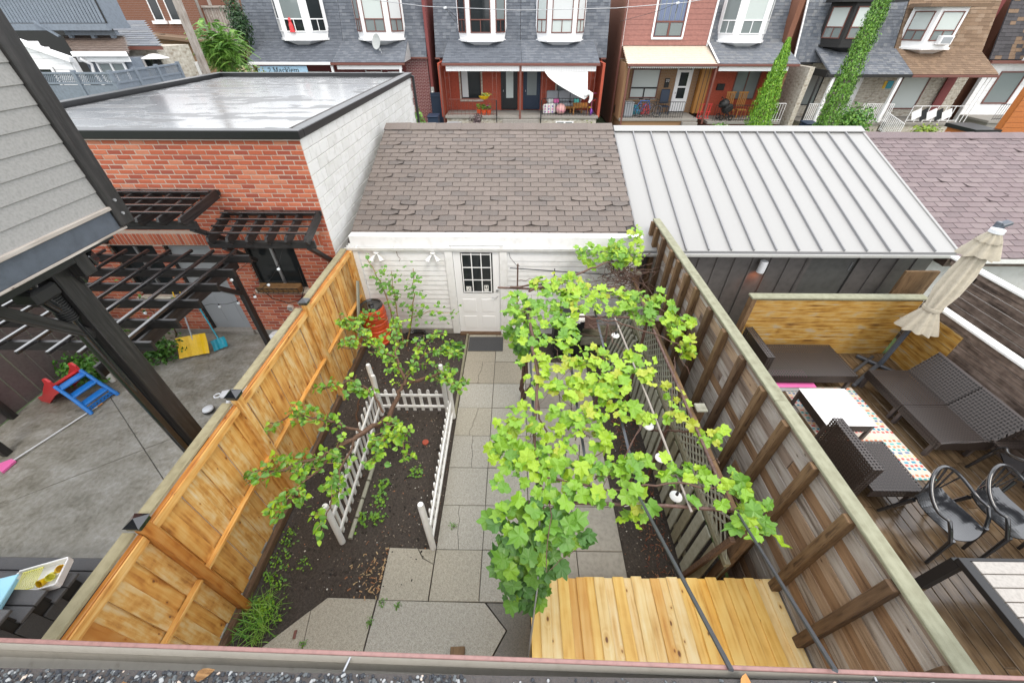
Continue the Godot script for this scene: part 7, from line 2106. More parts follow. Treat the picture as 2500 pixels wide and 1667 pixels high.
func build_fruit_tree() -> void:
	var t := thing("fruit_tree", "small spreading fruit tree with round leaves over the picket fence", "tree", Vector3(-2.02, 0, -4.0))
	var V := func(x: float, y: float, z: float) -> Vector3: return Vector3(x, y, z)
	var defs := [
		[[V.call(-2.02, -0.05, -4.0), V.call(-2.0, 0.35, -3.95), V.call(-1.93, 0.72, -3.82), V.call(-1.95, 0.9, -3.7)], 0.075, 0.055, 0.012],
		[[V.call(-1.95, 0.88, -3.72), V.call(-2.12, 1.05, -3.35), V.call(-2.35, 1.1, -3.05), V.call(-2.6, 1.2, -2.8), V.call(-2.85, 1.25, -2.62), V.call(-3.15, 1.28, -2.6)], 0.042, 0.008, 0.012],
		[[V.call(-2.35, 1.1, -3.05), V.call(-2.45, 1.15, -2.7), V.call(-2.6, 1.2, -2.35), V.call(-2.75, 1.22, -2.2)], 0.016, 0.005, 0.014],
		[[V.call(-2.12, 1.05, -3.35), V.call(-2.5, 1.3, -3.35), V.call(-2.9, 1.4, -3.4), V.call(-3.25, 1.38, -3.25)], 0.022, 0.006, 0.014],
		[[V.call(-2.2, 1.06, -3.2), V.call(-2.15, 1.2, -2.75), V.call(-2.1, 1.25, -2.3), V.call(-2.12, 1.15, -1.98)], 0.018, 0.005, 0.014],
		[[V.call(-1.93, 0.8, -3.8), V.call(-1.8, 1.0, -4.1), V.call(-1.72, 1.15, -4.3), V.call(-1.9, 1.35, -4.6), V.call(-2.3, 1.45, -4.75), V.call(-2.75, 1.5, -4.65)], 0.04, 0.007, 0.014],
		[[V.call(-1.74, 1.1, -4.25), V.call(-1.5, 1.05, -4.4), V.call(-1.22, 1.1, -4.5), V.call(-0.95, 1.2, -4.2), V.call(-0.82, 1.25, -4.0)], 0.036, 0.008, 0.012],
		[[V.call(-1.95, 0.9, -3.7), V.call(-1.75, 1.15, -3.4), V.call(-1.5, 1.25, -3.2), V.call(-1.4, 1.25, -2.85)], 0.024, 0.005, 0.014],
		[[V.call(-1.75, 1.2, -3.4), V.call(-1.7, 1.25, -3.1), V.call(-1.75, 1.28, -2.75)], 0.012, 0.004, 0.014],
		[[V.call(-1.72, 1.15, -4.3), V.call(-1.6, 1.35, -4.7), V.call(-1.35, 1.45, -5.1)], 0.018, 0.005, 0.014],
		[[V.call(-1.95, 1.0, -3.75), V.call(-2.15, 1.25, -3.95), V.call(-2.4, 1.35, -4.05), V.call(-2.75, 1.42, -3.85)], 0.018, 0.005, 0.014],
		[[V.call(-1.9, 1.35, -4.6), V.call(-1.95, 1.5, -5.0), V.call(-2.1, 1.52, -5.35)], 0.014, 0.004, 0.014],
		[[V.call(-2.3, 1.45, -4.75), V.call(-2.65, 1.5, -5.1), V.call(-2.95, 1.5, -5.3)], 0.013, 0.004, 0.014],
		[[V.call(-1.6, 1.3, -4.6), V.call(-1.25, 1.4, -4.75), V.call(-0.95, 1.35, -4.65)], 0.013, 0.004, 0.014],
		[[V.call(-2.7, 0.0, -4.25), V.call(-2.72, 0.25, -4.3), V.call(-2.66, 0.5, -4.5), V.call(-2.72, 0.8, -4.75)], 0.02, 0.012, 0.012]]
	var paths := branch_set(t, defs, M.bark)
	var list := []
	var twigs := []
	for i in paths.size():
		if i == 0 or i == 14: continue
		var w: Array = paths[i]
		var start := 0.4 if i == 1 or i == 5 or i == 6 else 0.2
		var n := int(w.size() * 0.75) + 2
		for k in n + 1:
			var u := lerpf(start, 1.0, k / float(n))
			var f := u * (w.size() - 1)
			var p: Vector3 = w[int(f)].lerp(w[mini(int(f) + 1, w.size() - 1)], f - int(f))
			var fw: Vector3 = (w[-1] - w[0]).normalized()
			var d := (Vector3(rng.randfn(0, 0.8), rng.randf_range(-0.15, 0.7), rng.randfn(0, 0.8)) + fw * 0.5).normalized() * rng.randf_range(0.10, 0.27)
			if k == n: d = fw * 0.08
			twigs.append([p, p + d])
			var m := 4 + int(d.length() * 24.0)
			for q in m:
				var t0 := rng.randf_range(0.15, 1.08)
				list.append([p + d * t0 + Vector3(rng.randfn(0, 0.022), rng.randfn(-0.01, 0.018), rng.randfn(0, 0.022)), rng.randf_range(0.06, 0.1), [0, 2, 1, 2, 4, 1][rng.randi() % 6], leaf_basis(0.75), rng.randi() % 4])
	for i in 22:
		list.append([Vector3(-1.55, 1.32, -3.2) + Vector3(rng.randfn(0, 0.07), rng.randfn(0, 0.04), rng.randfn(0, 0.07)) - t.position, 0.075, 4, leaf_basis(0.4), rng.randi() % 4])
	for i in 14:
		list.append([Vector3(-1.8, 1.2, -4.2) + Vector3(rng.randfn(0, 0.12), rng.randfn(0, 0.04), rng.randfn(0, 0.06)) - t.position, 0.05, 4, leaf_basis(0.4), rng.randi() % 4])
	for q in twigs: pipe(t, "twig", [q[0], q[0].lerp(q[1], 0.5) + Vector3(0, 0.015, 0), q[1]], 0.003, M.twig, 5)
	lay_leaves(t, list, shapes_oval(0.44), ["leaf_a", "leaf_f", "leaf_b", "leaf_d", "leaf_c"])

	var s := thing("currant_bush", "tall thin shrub with lobed leaves against the white garage wall", "shrub", Vector3(-2.45, 0, -6.5))
	var sd := [
		[[V.call(-2.56, -0.03, -6.5), V.call(-2.55, 0.9, -6.5), V.call(-2.62, 1.6, -6.52), V.call(-2.78, 2.05, -6.55)], 0.022, 0.006, 0.012],
		[[V.call(-2.45, -0.03, -6.48), V.call(-2.42, 1.0, -6.5), V.call(-2.36, 1.8, -6.5)], 0.018, 0.006, 0.01],
		[[V.call(-2.38, -0.03, -6.47), V.call(-2.1, 0.9, -6.5), V.call(-1.95, 1.85, -6.55)], 0.018, 0.006, 0.01],
		[[V.call(-2.55, 0.5, -6.5), V.call(-2.2, 0.75, -6.4), V.call(-1.75, 1.0, -6.35), V.call(-1.2, 1.0, -6.3)], 0.012, 0.004, 0.012],
		[[V.call(-2.55, 0.6, -6.5), V.call(-2.9, 1.0, -6.2), V.call(-3.15, 1.0, -6.0)], 0.01, 0.004, 0.012]]
	var sp := branch_set(s, sd, M.twig)
	var sl := []
	for i in sp.size():
		var w: Array = sp[i]
		for k in 44:
			var u := rng.randf_range(0.5 if i < 3 else 0.35, 1.0)
			var f := u * (w.size() - 1)
			var p: Vector3 = w[int(f)].lerp(w[mini(int(f) + 1, w.size() - 1)], f - int(f))
			sl.append([p + Vector3(rng.randfn(0, 0.10), rng.randfn(0, 0.09), rng.randfn(0.03, 0.07)), rng.randf_range(0.06, 0.11), [0, 1, 1, 3][rng.randi() % 4], leaf_basis(0.5, Vector3(0, 0.6, 0.8), 0.25), rng.randi() % 5])
	lay_leaves(s, sl, shapes_lobed(0.7), ["leaf_a", "leaf_f", "leaf_b", "leaf_b"], 120)

# small leafy tuft
func tuft(called: String, label: String, cat: String, at: Vector3, n: int, spread: float, h: float, size: float, mats: Array, shapes: Array, group := "", parts := 40) -> void:
	var t := thing(called, label, cat, at, group)
	var list := []
	for i in n:
		var p := Vector3(rng.randfn(0, spread), 0, rng.randfn(0, spread))
		p.y = maxf(0.008, h * rng.randf_range(0.3, 1.0) * (1.0 - minf(0.8, p.length() / (spread * 3.2))))
		list.append([p, size * rng.randf_range(0.7, 1.25), rng.randi() % mats.size(), leaf_basis(0.5), rng.randi() % shapes.size()])
	lay_leaves(t, list, shapes, mats, parts)
	var g := G.new()
	for i in 6:
		var a := rng.randf() * TAU
		g.tube([Vector3(0, -0.02, 0), Vector3(cos(a) * spread * 0.6, h * 0.5, sin(a) * spread * 0.6)], [0.004, 0.002], 5)
	gpart(t, "stem", g, M.leaf_d)

# a dense mass of small leaves over an ellipsoid shell, for shrubs and trees further off
func crown(parent: Node, c: Vector3, r: Vector3, n: int, size: float, cols: Array, shapes: Array, called := "crown", shell := 0.55) -> void:
	var g := G.new()
	g.colored = true
	var f := FastNoiseLite.new()
	f.seed = rng.randi(); f.frequency = 1.3
	for i in n:
		var d := Vector3(rng.randfn(0, 1), rng.randfn(0, 1), rng.randfn(0, 1)).normalized()
		var k := rng.randf_range(shell, 1.0) * (1.0 + 0.45 * f.get_noise_3dv(d * 1.7))
		var nn := (d + Vector3(rng.randfn(0, 0.5), rng.randfn(0.3, 0.5), rng.randfn(0, 0.5))).normalized()
		var x := nn.cross(Vector3(rng.randfn(0, 1), rng.randfn(0, 1), rng.randfn(0, 1))).normalized()
		g.col = cols[rng.randi() % cols.size()] * rng.randf_range(0.8, 1.2)
		g.put(shapes[rng.randi() % shapes.size()], Transform3D(Basis(x, nn, x.cross(nn)) * Basis.from_scale(Vector3.ONE * size * rng.randf_range(0.7, 1.3)), c + d * r * k))
	stuff(gpart(parent, called, g, M.foliage))

func build_plants() -> void:
	var ov := shapes_oval(0.4)
	var lob := shapes_lobed(0.6)
	# weeds along the cedar fence
	for q in [[-3.09, -2.46, "small leafy weed beside the fence, farthest of the row"], [-3.10, -2.31, "small leafy weed beside the fence, second farthest"], [-3.08, -2.08, "spreading bright weed at the foot of the cedar fence"], [-2.76, -2.05, "single little weed out in the bare soil"], [-3.09, -1.88, "weed just above the tall grass clump"], [-2.95, -1.80, "tiny weed to the right of the fence-foot row"]]:
		tuft("weed", q[2], "weed", Vector3(q[0], -0.01, q[1]), 26 if q[1] != -2.08 else 60, 0.045 if q[1] != -2.08 else 0.08, 0.06, 0.032, ["leaf_b", "leaf_b", "leaf_f"], ov, "weeds at the fence foot", 26)
	for q in [[-1.97, -2.65, "strawberry-like tuft near the white fence in the middle bed"], [-2.02, -3.15, "leafy tuft beside the round timber edging"], [-2.16, -2.62, "leafy weed tangled in the lower picket rail"], [-1.55, -3.4, "tiny seedling in the middle of the bed"], [-2.0, -2.95, "round clump of young leaves in the bed"]]:
		tuft("seedling", q[2], "plant", Vector3(q[0], -0.01, q[1]), 34, 0.055, 0.08, 0.045, ["leaf_f", "leaf_a", "leaf_b"], lob, "seedlings in the bed", 34)
	# long grass and chives in the corner
	var gr := thing("grass_clump", "long-bladed grass clump in the corner by the cedar fence", "grass", Vector3(-3.0, -0.01, -1.42))
	var gg := G.new()
	gg.colored = true
	for i in 190:
		var a := rng.randf() * TAU
		var L := rng.randf_range(0.12, 0.36)
		var b := Vector3(rng.randfn(0, 0.10), 0, rng.randfn(0, 0.16))
		var d := Vector3(cos(a), 0, sin(a))
		var w := d.cross(Vector3.UP) * 0.005
		gg.col = [Color(0.10, 0.28, 0.03), Color(0.17, 0.38, 0.04), Color(0.25, 0.42, 0.08)][rng.randi() % 3]
		var prev := b
		for k in 4:
			var u := (k + 1) / 4.0
			var p := b + d * L * 0.75 * u * u + Vector3(0, L * (u - 0.55 * u * u), 0)
			var s := 1.0 - u * 0.8
			gg.quad(prev - w * (1.0 - k * 0.2), prev + w * (1.0 - k * 0.2), p + w * s, p - w * s)
			prev = p
	stuff(gpart(gr, "blade", gg, M.foliage))
	tuft("clover_patch", "round-leaved clover patch inside the grass clump", "plant", Vector3(-2.98, 0.0, -1.52), 130, 0.09, 0.14, 0.035, ["leaf_b", "leaf_c", "leaf_b"], ov, "", 130)
	for q in [[-1.60, -1.62, "little weed in the joint between the front slabs"], [-1.40, -1.60, "small tuft growing at the edge of the front slab"], [-1.69, -1.42, "weed sprouting low in the long slab joint"], [-2.4, -1.2, "weed in the crack of the left front slab"], [-0.85, -2.55, "mossy sprig in the cracked path slab"]]:
		tuft("joint_weed", q[2], "weed", Vector3(q[0], 0.0, q[1]), 22, 0.025, 0.04, 0.022, ["leaf_a", "leaf_f"], ov, "weeds in the slab joints", 22)
	# hosta and hose at the wall
	var ho := thing("hosta", "green plant with white-edged leaves at the end of the wall beside the door", "plant", Vector3(-1.35, -0.01, -6.3))
	var hl := []
	for i in 26:
		var a := rng.randf() * TAU
		var d := Vector3(cos(a), 0, sin(a))
		var n := (Vector3.UP + d * rng.randf_range(-0.6, 0.1)).normalized()
		var x := n.cross(d).normalized()
		hl.append([d * rng.randf_range(0.02, 0.12) + Vector3(0, rng.randf_range(0.06, 0.22), 0), rng.randf_range(0.13, 0.19), rng.randi() % 3, Basis(x, n, x.cross(n)), rng.randi() % 4])
	lay_leaves(ho, hl, shapes_oval(0.34), ["leaf_d", "leaf_f", "leaf_b"], 30)
	# shrub bed on the patio
	for q in [[Vector3(-7.45, 0.25, -6.0), Vector3(0.62, 0.32, 0.42), 900, "dark green low shrub bed beside the snow shovels"], [Vector3(-8.3, 0.3, -5.35), Vector3(0.5, 0.36, 0.36), 700, "bright leafy bush behind the red toy slide"], [Vector3(-8.5, 0.25, -6.2), Vector3(0.4, 0.4, 0.4), 400, "dark bush in the far corner of the patio"]]:
		var t := thing("shrub", q[3], "shrub", Vector3(q[0].x, 0, q[0].z), "shrubs on the neighbour's patio")
		crown(t, Vector3(0, q[0].y, 0), q[1], q[2], 0.07, [Color(0.03, 0.10, 0.015), Color(0.05, 0.15, 0.02), Color(0.08, 0.20, 0.03)] if q[2] == 900 else [Color(0.06, 0.20, 0.02), Color(0.10, 0.27, 0.03)], ov, "crown", 0.3)
		var g := G.new()
		for i in 7:
			var a := rng.randf() * TAU
			g.tube([Vector3(0, 0, 0), Vector3(cos(a) * 0.25, 0.3, sin(a) * 0.2)], [0.012, 0.005], 5)
		gpart(t, "trunk", g, M.bark)
	var cl := thing("wall_climber", "thin climbing plant with few leaves on the brick wall under the pergola", "plant", Vector3(-7.4, 0, -6.7))
	var cw := branch_set(cl, [[[Vector3(-7.6, 0, -6.7), Vector3(-7.4, 0.6, -6.7), Vector3(-7.0, 1.0, -6.72)], 0.014, 0.005, 0.015], [[Vector3(-7.5, 0.3, -6.7), Vector3(-7.8, 0.8, -6.72), Vector3(-7.9, 1.5, -6.74)], 0.012, 0.004, 0.015]], M.bark)
	var cll := []
	for w in cw:
		for k in 26: cll.append([w[rng.randi() % w.size()] + Vector3(rng.randfn(0, 0.1), rng.randfn(0, 0.1), rng.randf() * 0.08), rng.randf_range(0.06, 0.09), rng.randi() % 3, leaf_basis(0.6, Vector3(0, 0.5, 0.8), 0.4), rng.randi() % 4])
	lay_leaves(cl, cll, ov, ["leaf_d", "leaf_a", "leaf_f"], 60)
	# street trees
	var cy := thing("cypress", "narrow bright green cypress in front of the red porch", "tree", Vector3(13.1, 0, -24))
	var cg := G.new()
	cg.colored = true
	var spike: Array = shapes_oval(0.25)
	var nz := FastNoiseLite.new()
	nz.seed = 4; nz.frequency = 0.9
	for i in 9500:
		var h := pow(rng.randf(), 1.15)
		var y := 0.2 + h * 4.5
		var a := rng.randf() * TAU
		var rr := (0.80 * pow(1.0 - h, 0.72) + 0.03) * (0.88 + 0.55 * nz.get_noise_3d(cos(a) * 2.2, y * 2.4, sin(a) * 2.2)) * rng.randf_range(0.66, 1.08)
		var d := Vector3(cos(a), 0, sin(a))
		var nn := (d + Vector3(rng.randfn(0, 0.45), rng.randfn(0, 0.3), rng.randfn(0, 0.45))).normalized()
		var up := (Vector3.UP + d * rng.randf_range(0.1, 0.7)).normalized()
		var x := nn.cross(up).normalized()
		cg.col = [Color(0.17, 0.36, 0.02), Color(0.24, 0.44, 0.03), Color(0.10, 0.26, 0.015)][rng.randi() % 3] * rng.randf_range(0.8, 1.2)
		cg.put(spike[rng.randi() % 4], Transform3D(Basis(x, nn, up) * Basis.from_scale(Vector3.ONE * rng.randf_range(0.06, 0.12)), d * rr + Vector3(0, y, 0)))
	stuff(gpart(cy, "crown", cg, M.foliage))
	pipe(cy, "trunk", [Vector3(0, -0.1, 0), Vector3(0, 3.2, 0)], 0.06, M.bark)
	var iv := thing("ivy_pole", "tall pole thickly wrapped in green ivy", "pole", Vector3(16.05, 0, -23))
	bar(iv, "pole", Vector3(0, -0.1, 0), Vector3(0, 9, 0), 0.26, 0.26, M.greywood)
	var ig := G.new()
	ig.colored = true
	for i in 11500:
		var y := rng.randf_range(0.1, 7.4)
		var a := rng.randf() * TAU
		var rr := lerpf(0.58, 0.34, minf(1.0, y / 6.0)) * rng.randf_range(0.7, 1.12) * (0.92 + 0.5 * nz.get_noise_3d(cos(a) * 2, y * 1.5 + 40.0, sin(a) * 2))
		var d := Vector3(cos(a), 0, sin(a))
		var nn := (d + Vector3(rng.randfn(0, 0.35), rng.randfn(0.3, 0.3), rng.randfn(0, 0.35))).normalized()
		var x := nn.cross(Vector3(rng.randfn(0, 0.4), -1, rng.randfn(0, 0.4))).normalized()
		ig.col = [Color(0.12, 0.27, 0.03), Color(0.18, 0.35, 0.045), Color(0.08, 0.20, 0.02)][rng.randi() % 3] * rng.randf_range(0.8, 1.2)
		ig.put(ov[rng.randi() % 4], Transform3D(Basis(x, nn, x.cross(nn)) * Basis.from_scale(Vector3.ONE * rng.randf_range(0.055, 0.105)), d * rr + Vector3(0, y, 0)))
	stuff(gpart(iv, "ivy", ig, M.foliage))
	for q in [["street_shrub", "broad green shrub at the foot of the ivy pole", Vector3(17.5, 1.15, -23.2), Vector3(0.95, 1.0, 0.8), 2600, [Color(0.05, 0.17, 0.02), Color(0.10, 0.26, 0.03), Color(0.16, 0.32, 0.04)]],
			["street_shrub", "low bright shrub left of the ivy pole", Vector3(14.9, 0.6, -22.5), Vector3(0.8, 0.6, 0.6), 1200, [Color(0.09, 0.26, 0.03), Color(0.13, 0.32, 0.04)]],
			["street_shrub", "yellow-green shrub in front of the white porch rail", Vector3(22.3, 0.55, -24), Vector3(0.8, 0.55, 0.6), 900, [Color(0.28, 0.36, 0.03), Color(0.20, 0.32, 0.03)]],
			["street_shrub", "small shrub with white flowers left of the cypress", Vector3(11.3, 0.5, -24.5), Vector3(0.7, 0.55, 0.5), 900, [Color(0.09, 0.24, 0.03), Color(0.14, 0.30, 0.05), Color(0.12, 0.27, 0.04), Color(0.5, 0.5, 0.38)]],
			["street_shrub", "green vine bush between the red brick wall and the white block wall", Vector3(-5.2, 0.9, -23), Vector3(0.45, 1.0, 0.5), 900, [Color(0.10, 0.26, 0.03), Color(0.16, 0.34, 0.04)]],
			["street_shrub", "twiggy purple shrub before the red porch", Vector3(-2.4, 0.7, -26.2), Vector3(0.5, 0.55, 0.3), 260, [Color(0.10, 0.06, 0.07), Color(0.16, 0.11, 0.12)]],
			["street_shrub", "tuft of tall grass below the red porch wall", Vector3(2.3, 0.3, -26.2), Vector3(0.4, 0.4, 0.2), 260, [Color(0.16, 0.26, 0.06), Color(0.26, 0.32, 0.10)]],
			["street_shrub", "grassy tuft below the right end of the red porch", Vector3(4.2, 0.35, -26.2), Vector3(0.5, 0.45, 0.2), 260, [Color(0.16, 0.26, 0.08), Color(0.20, 0.22, 0.08)]]]:
		var t := thing(q[0], q[1], "shrub", Vector3(q[2].x, 0, q[2].z), "shrubs in the front gardens")
		crown(t, Vector3(0, q[2].y, 0), q[3], q[4], 0.13, q[5], ov, "crown", 0.35)
		var g := G.new()
		for i in 6: g.tube([Vector3(0, -0.05, 0), Vector3(rng.randfn(0, 0.2), q[2].y, rng.randfn(0, 0.2))], [0.03, 0.012], 5)
		gpart(t, "trunk", g, M.bark)
	# sumac with feathery leaves
	var su := thing("sumac_tree", "feathery bright green sumac tree beside the utility pole", "tree", Vector3(-14.5, 0, -24))
	var sg := G.new()
	for i in 7:
		var a := rng.randf() * TAU
		sg.tube([Vector3(0, 0, 0), Vector3(cos(a) * 0.3, 2.4, sin(a) * 0.3), Vector3(cos(a) * 0.9, 4.2, sin(a) * 0.7)], [0.07, 0.05, 0.02], 6)
	gpart(su, "trunk", sg, M.bark)
	var fg := G.new()
	fg.colored = true
	var narrow: Array = shapes_oval(0.16)
	for i in 620:
		var d := Vector3(rng.randfn(0, 1), rng.randfn(0.2, 0.7), rng.randfn(0, 1)).normalized()
		var b := Vector3(-0.2, 4.2, 0) + d * Vector3(1.15, 1.2, 0.8) * rng.randf_range(0.2, 1.0)
		var out := (Vector3(rng.randfn(0, 1), rng.randfn(0.1, 0.35), rng.randfn(0, 1)) + d * 0.5).normalized()
		var side := out.cross(Vector3.UP).normalized()
		fg.col = [Color(0.15, 0.30, 0.05), Color(0.20, 0.36, 0.07), Color(0.10, 0.23, 0.04)][rng.randi() % 3]
		for k in 12:
			var u := k / 11.0
			var p := b + out * 0.55 * u + Vector3(0, -0.25 * u * u, 0)
			for s in [-1.0, 1.0]:
				var dir: Vector3 = (side * s + out * 0.45 + Vector3(0, -0.25, 0)).normalized()
				var n2: Vector3 = dir.cross(out).normalized() * s
				var x2: Vector3 = n2.cross(dir).normalized()
				fg.put(narrow[k % 4], Transform3D(Basis(x2, n2, dir) * Basis.from_scale(Vector3.ONE * 0.15 * (1.0 - 0.5 * absf(u - 0.4))), p))
	stuff(gpart(su, "crown", fg, M.foliage))
	var ev := thing("dark_conifer", "dark conifer behind the sumac at the corner of the slate roof", "tree", Vector3(-15.6, 0, -28))
	crown(ev, Vector3(0, 5.3, 0), Vector3(0.6, 1.3, 0.6), 1700, 0.2, [Color(0.015, 0.05, 0.015), Color(0.03, 0.08, 0.02)], narrow, "crown", 0.3)
	pipe(ev, "trunk", [Vector3(0, 0, 0), Vector3(0, 6, 0)], 0.12, M.bark)
	var pb := thing("blush_bush", "low pinkish-green bush under the sumac tree", "shrub", Vector3(-12.6, 0, -22))
	crown(pb, Vector3(0, 3.1, 0), Vector3(1.0, 0.7, 0.7), 1400, 0.13, [Color(0.20, 0.24, 0.08), Color(0.26, 0.20, 0.10), Color(0.14, 0.26, 0.05)], ov, "crown", 0.3)
	pipe(pb, "trunk", [Vector3(0, 0, 0), Vector3(0, 3, 0)], 0.08, M.bark)

# ---------------------------------------------------------------- loose things in the garden and on the patio
func ring_pts(c: Vector3, r: float, ax: Vector3, n := 24) -> Array:
	var u := ax.cross(Vector3.UP)
	if u.length() < 0.1: u = Vector3.RIGHT
	u = u.normalized()
	var w := ax.cross(u).normalized()
	var out := []
	for i in n + 1: out.append(c + (u * cos(TAU * i / n) + w * sin(TAU * i / n)) * r)
	return out

func build_patio_things() -> void:
	# rain barrel
	var b := thing("rain_barrel", "orange-red ribbed plastic barrel with black lid in the garden corner", "barrel", Vector3(-2.98, -0.01, -6.62))
	var pr := [Vector2(0, 0), Vector2(0.22, 0), Vector2(0.235, 0.03)]
	for i in 5:
		var y := 0.06 + i * 0.165
		pr.append_array([Vector2(0.25, y), Vector2(0.262, y + 0.02), Vector2(0.262, y + 0.035), Vector2(0.25, y + 0.05), Vector2(0.256, y + 0.12)])
	pr.append_array([Vector2(0.245, 0.90), Vector2(0.215, 0.95), Vector2(0.0, 0.95)])
	turned(b, "body", pr, M.orange_plastic, Vector3.ZERO, 28)
	var lid := turned(b, "lid", [Vector2(0.225, 0.935), Vector2(0.236, 0.955), Vector2(0.22, 0.985), Vector2(0.19, 0.985), Vector2(0.18, 0.965), Vector2(0.06, 0.96), Vector2(0.05, 0.975), Vector2(0, 0.975)], M.black_plastic, Vector3.ZERO, 28)
	turned(lid, "knob", [Vector2(0.05, 0.97), Vector2(0.045, 1.0), Vector2(0, 1.005)], M.black_plastic, Vector3.ZERO, 14)
	var ho := thing("garden_hose", "coiled black garden hose behind the shrub stems", "hose", Vector3(-2.2, 0.02, -6.72))
	var hp := []
	for i in 64: hp.append(Vector3(cos(i * 0.32) * (0.23 + 0.02 * sin(i * 1.7)), 0.012 + i * 0.0018, sin(i * 0.32) * 0.15))
	pipe(ho, "coil", hp, 0.012, M.black_plastic, 6)
	var mat := thing("doormat", "dark grey rubber doormat on the slabs before the white door", "doormat", Vector3(-0.65, 0.007, -6.54))
	bx(mat, "mat", Vector3(0.75, 0.014, 0.48), Vector3.ZERO, M.rubber, Vector3(0, 0.01, 0), 0.004)
	var dc := thing("drain_cap", "round perforated red cap lying in the soil bed", "cap", Vector3(-1.505, 0.0, -3.965))
	turned(dc, "disc", [Vector2(0, 0.014), Vector2(0.045, 0.014), Vector2(0.052, 0.008), Vector2(0.052, -0.01)], M.red_paint, Vector3.ZERO, 20)
	for i in 9:
		var a := TAU * i / 8.0
		turned(dc, "hole", [Vector2(0, 0.016), Vector2(0.005, 0.0155)], M.black_matt, Vector3(cos(a) * 0.028, 0, sin(a) * 0.028) if i < 8 else Vector3.ZERO, 8)
	for i in 7:
		var e := thing("log_edging", ["half-buried pale log edging, nearest the viewer", "half-buried log edging, second from the viewer", "half-buried log edging, third from the viewer", "half-buried log edging, fourth from the viewer", "half-buried log edging, fifth from the viewer", "half-buried log edging, sixth from the viewer", "half-buried pale log edging, farthest from the viewer"][i], "log", Vector3(-2.245, 0.0, -2.5 - i * 0.29), "log edging in the bed")
		var g := G.new()
		g.tube([Vector3(0, 0.02, 0.13), Vector3(0, 0.025, -0.13)], [0.032], 9)
		gpart(e, "log", g, M.greenwood)
	# barbecue and bench under the vine
	var q := thing("barbecue", "black covered barbecue under the vine at the garage wall", "barbecue", Vector3(1.05, 0, -6.35))
	bc(q, "cabinet", Vector3(-0.28, 0.1, -0.22), Vector3(0.28, 0.78, 0.22), M.black_matt, 0.02)
	var lg := G.new()
	lg.prism([Vector2(-0.24, 0), Vector2(0.24, 0), Vector2(0.22, 0.14), Vector2(0.1, 0.25), Vector2(-0.14, 0.25), Vector2(-0.24, 0.12)], 0.6, Transform3D(Basis(Vector3(0, 0, 1), Vector3(0, 1, 0), Vector3(-1, 0, 0)), Vector3(0.3, 0.79, 0)))
	gpart(q, "lid", lg, M.black_plastic)
	pipe(q, "handle", [Vector3(-0.2, 0.93, 0.25), Vector3(-0.2, 0.94, 0.28), Vector3(0.2, 0.94, 0.28), Vector3(0.2, 0.93, 0.25)], 0.012, M.steel)
	bc(q, "side_shelf", Vector3(0.30, 0.74, -0.2), Vector3(0.62, 0.78, 0.2), M.rust_pipe, 0.01)
	for s in [[-0.22, -0.18], [0.22, -0.18], [-0.22, 0.18], [0.22, 0.18]]: bar(q, "leg", Vector3(s[0], 0, s[1]), Vector3(s[0], 0.11, s[1]), 0.05, 0.05, M.black_matt)
	var bn := thing("garden_bench", "weathered plank bench beside the barbecue", "bench", Vector3(1.72, 0, -6.55))
	for k in 3: bx(bn, "seat_plank", Vector3(0.82, 0.03, 0.11), Vector3(0, 0.44, -0.05 + k * 0.118), M.greenwood_dark, Vector3.ZERO, 0.005)
	for k in 2: bx(bn, "front_plank", Vector3(0.80, 0.10, 0.022), Vector3(0, 0.36 - k * 0.108, 0.245), M.greenwood, Vector3.ZERO, 0.004)
	for x in [-0.36, 0.36]: bc(bn, "leg", Vector3(x - 0.035, 0, -0.08), Vector3(x + 0.035, 0.42, 0.22), M.greenwood_dark)
	var po := thing("leaning_poles", "bundle of pale poles leaning on the board fence by the barbecue", "poles", Vector3(2.0, 0, -5.6))
	for k in 6: pipe(po, "pole", [Vector3(-0.20, 0, -0.4 + k * 0.16), Vector3(0.08, 1.15, -0.45 + k * 0.15)], 0.034, M.greenwood)

	# ---- patio on the left
	var s := thing("toy_slide", "red and blue plastic toddler slide on the patio", "slide", Vector3(-7.6, 0, -4.74), "", PI - 0.22)
	for z in [-0.21, 0.21]:
		var g := G.new()
		g.tube([Vector3(-0.02, 0.0, z * 1.15), Vector3(0.0, 0.05, z * 1.12), Vector3(0.16, 0.32, z * 1.02), Vector3(0.33, 0.60, z)], [0.03, 0.036, 0.034, 0.03], 8)
		gpart(s, "ladder_rail", g, M.blue_plastic)
	for k in 3: bx(s, "step", Vector3(0.13, 0.045, 0.40), Vector3(0.10 + k * 0.105, 0.17 + k * 0.175, 0), M.blue_plastic, Vector3(0, 0, 0.15), 0.012)
	for k in 2: bar(s, "lattice_bar", Vector3(0.03, 0.05 + k * 0.055, -0.22), Vector3(0.03, 0.05 + k * 0.055, 0.22), 0.02, 0.02, M.blue_plastic)
	for k in 6: bx(s, "lattice_bar", Vector3(0.02, 0.05, 0.03), Vector3(0.03, 0.078, -0.16 + k * 0.064), M.blue_plastic)
	var ch := G.new()
	var cp := [Vector2(0.36, 0.58), Vector2(0.48, 0.56), Vector2(0.7, 0.36), Vector2(0.92, 0.15), Vector2(1.08, 0.075), Vector2(1.18, 0.06)]
	for i in cp.size() - 1:
		var a: Vector2 = cp[i]; var c: Vector2 = cp[i + 1]
		ch.quad(Vector3(a.x, a.y, 0.19), Vector3(c.x, c.y, 0.19), Vector3(c.x, c.y, -0.19), Vector3(a.x, a.y, -0.19))
		ch.quad(Vector3(a.x, a.y - 0.02, -0.19), Vector3(c.x, c.y - 0.02, -0.19), Vector3(c.x, c.y - 0.02, 0.19), Vector3(a.x, a.y - 0.02, 0.19))
	gpart(s, "chute", ch, M.red_plastic)
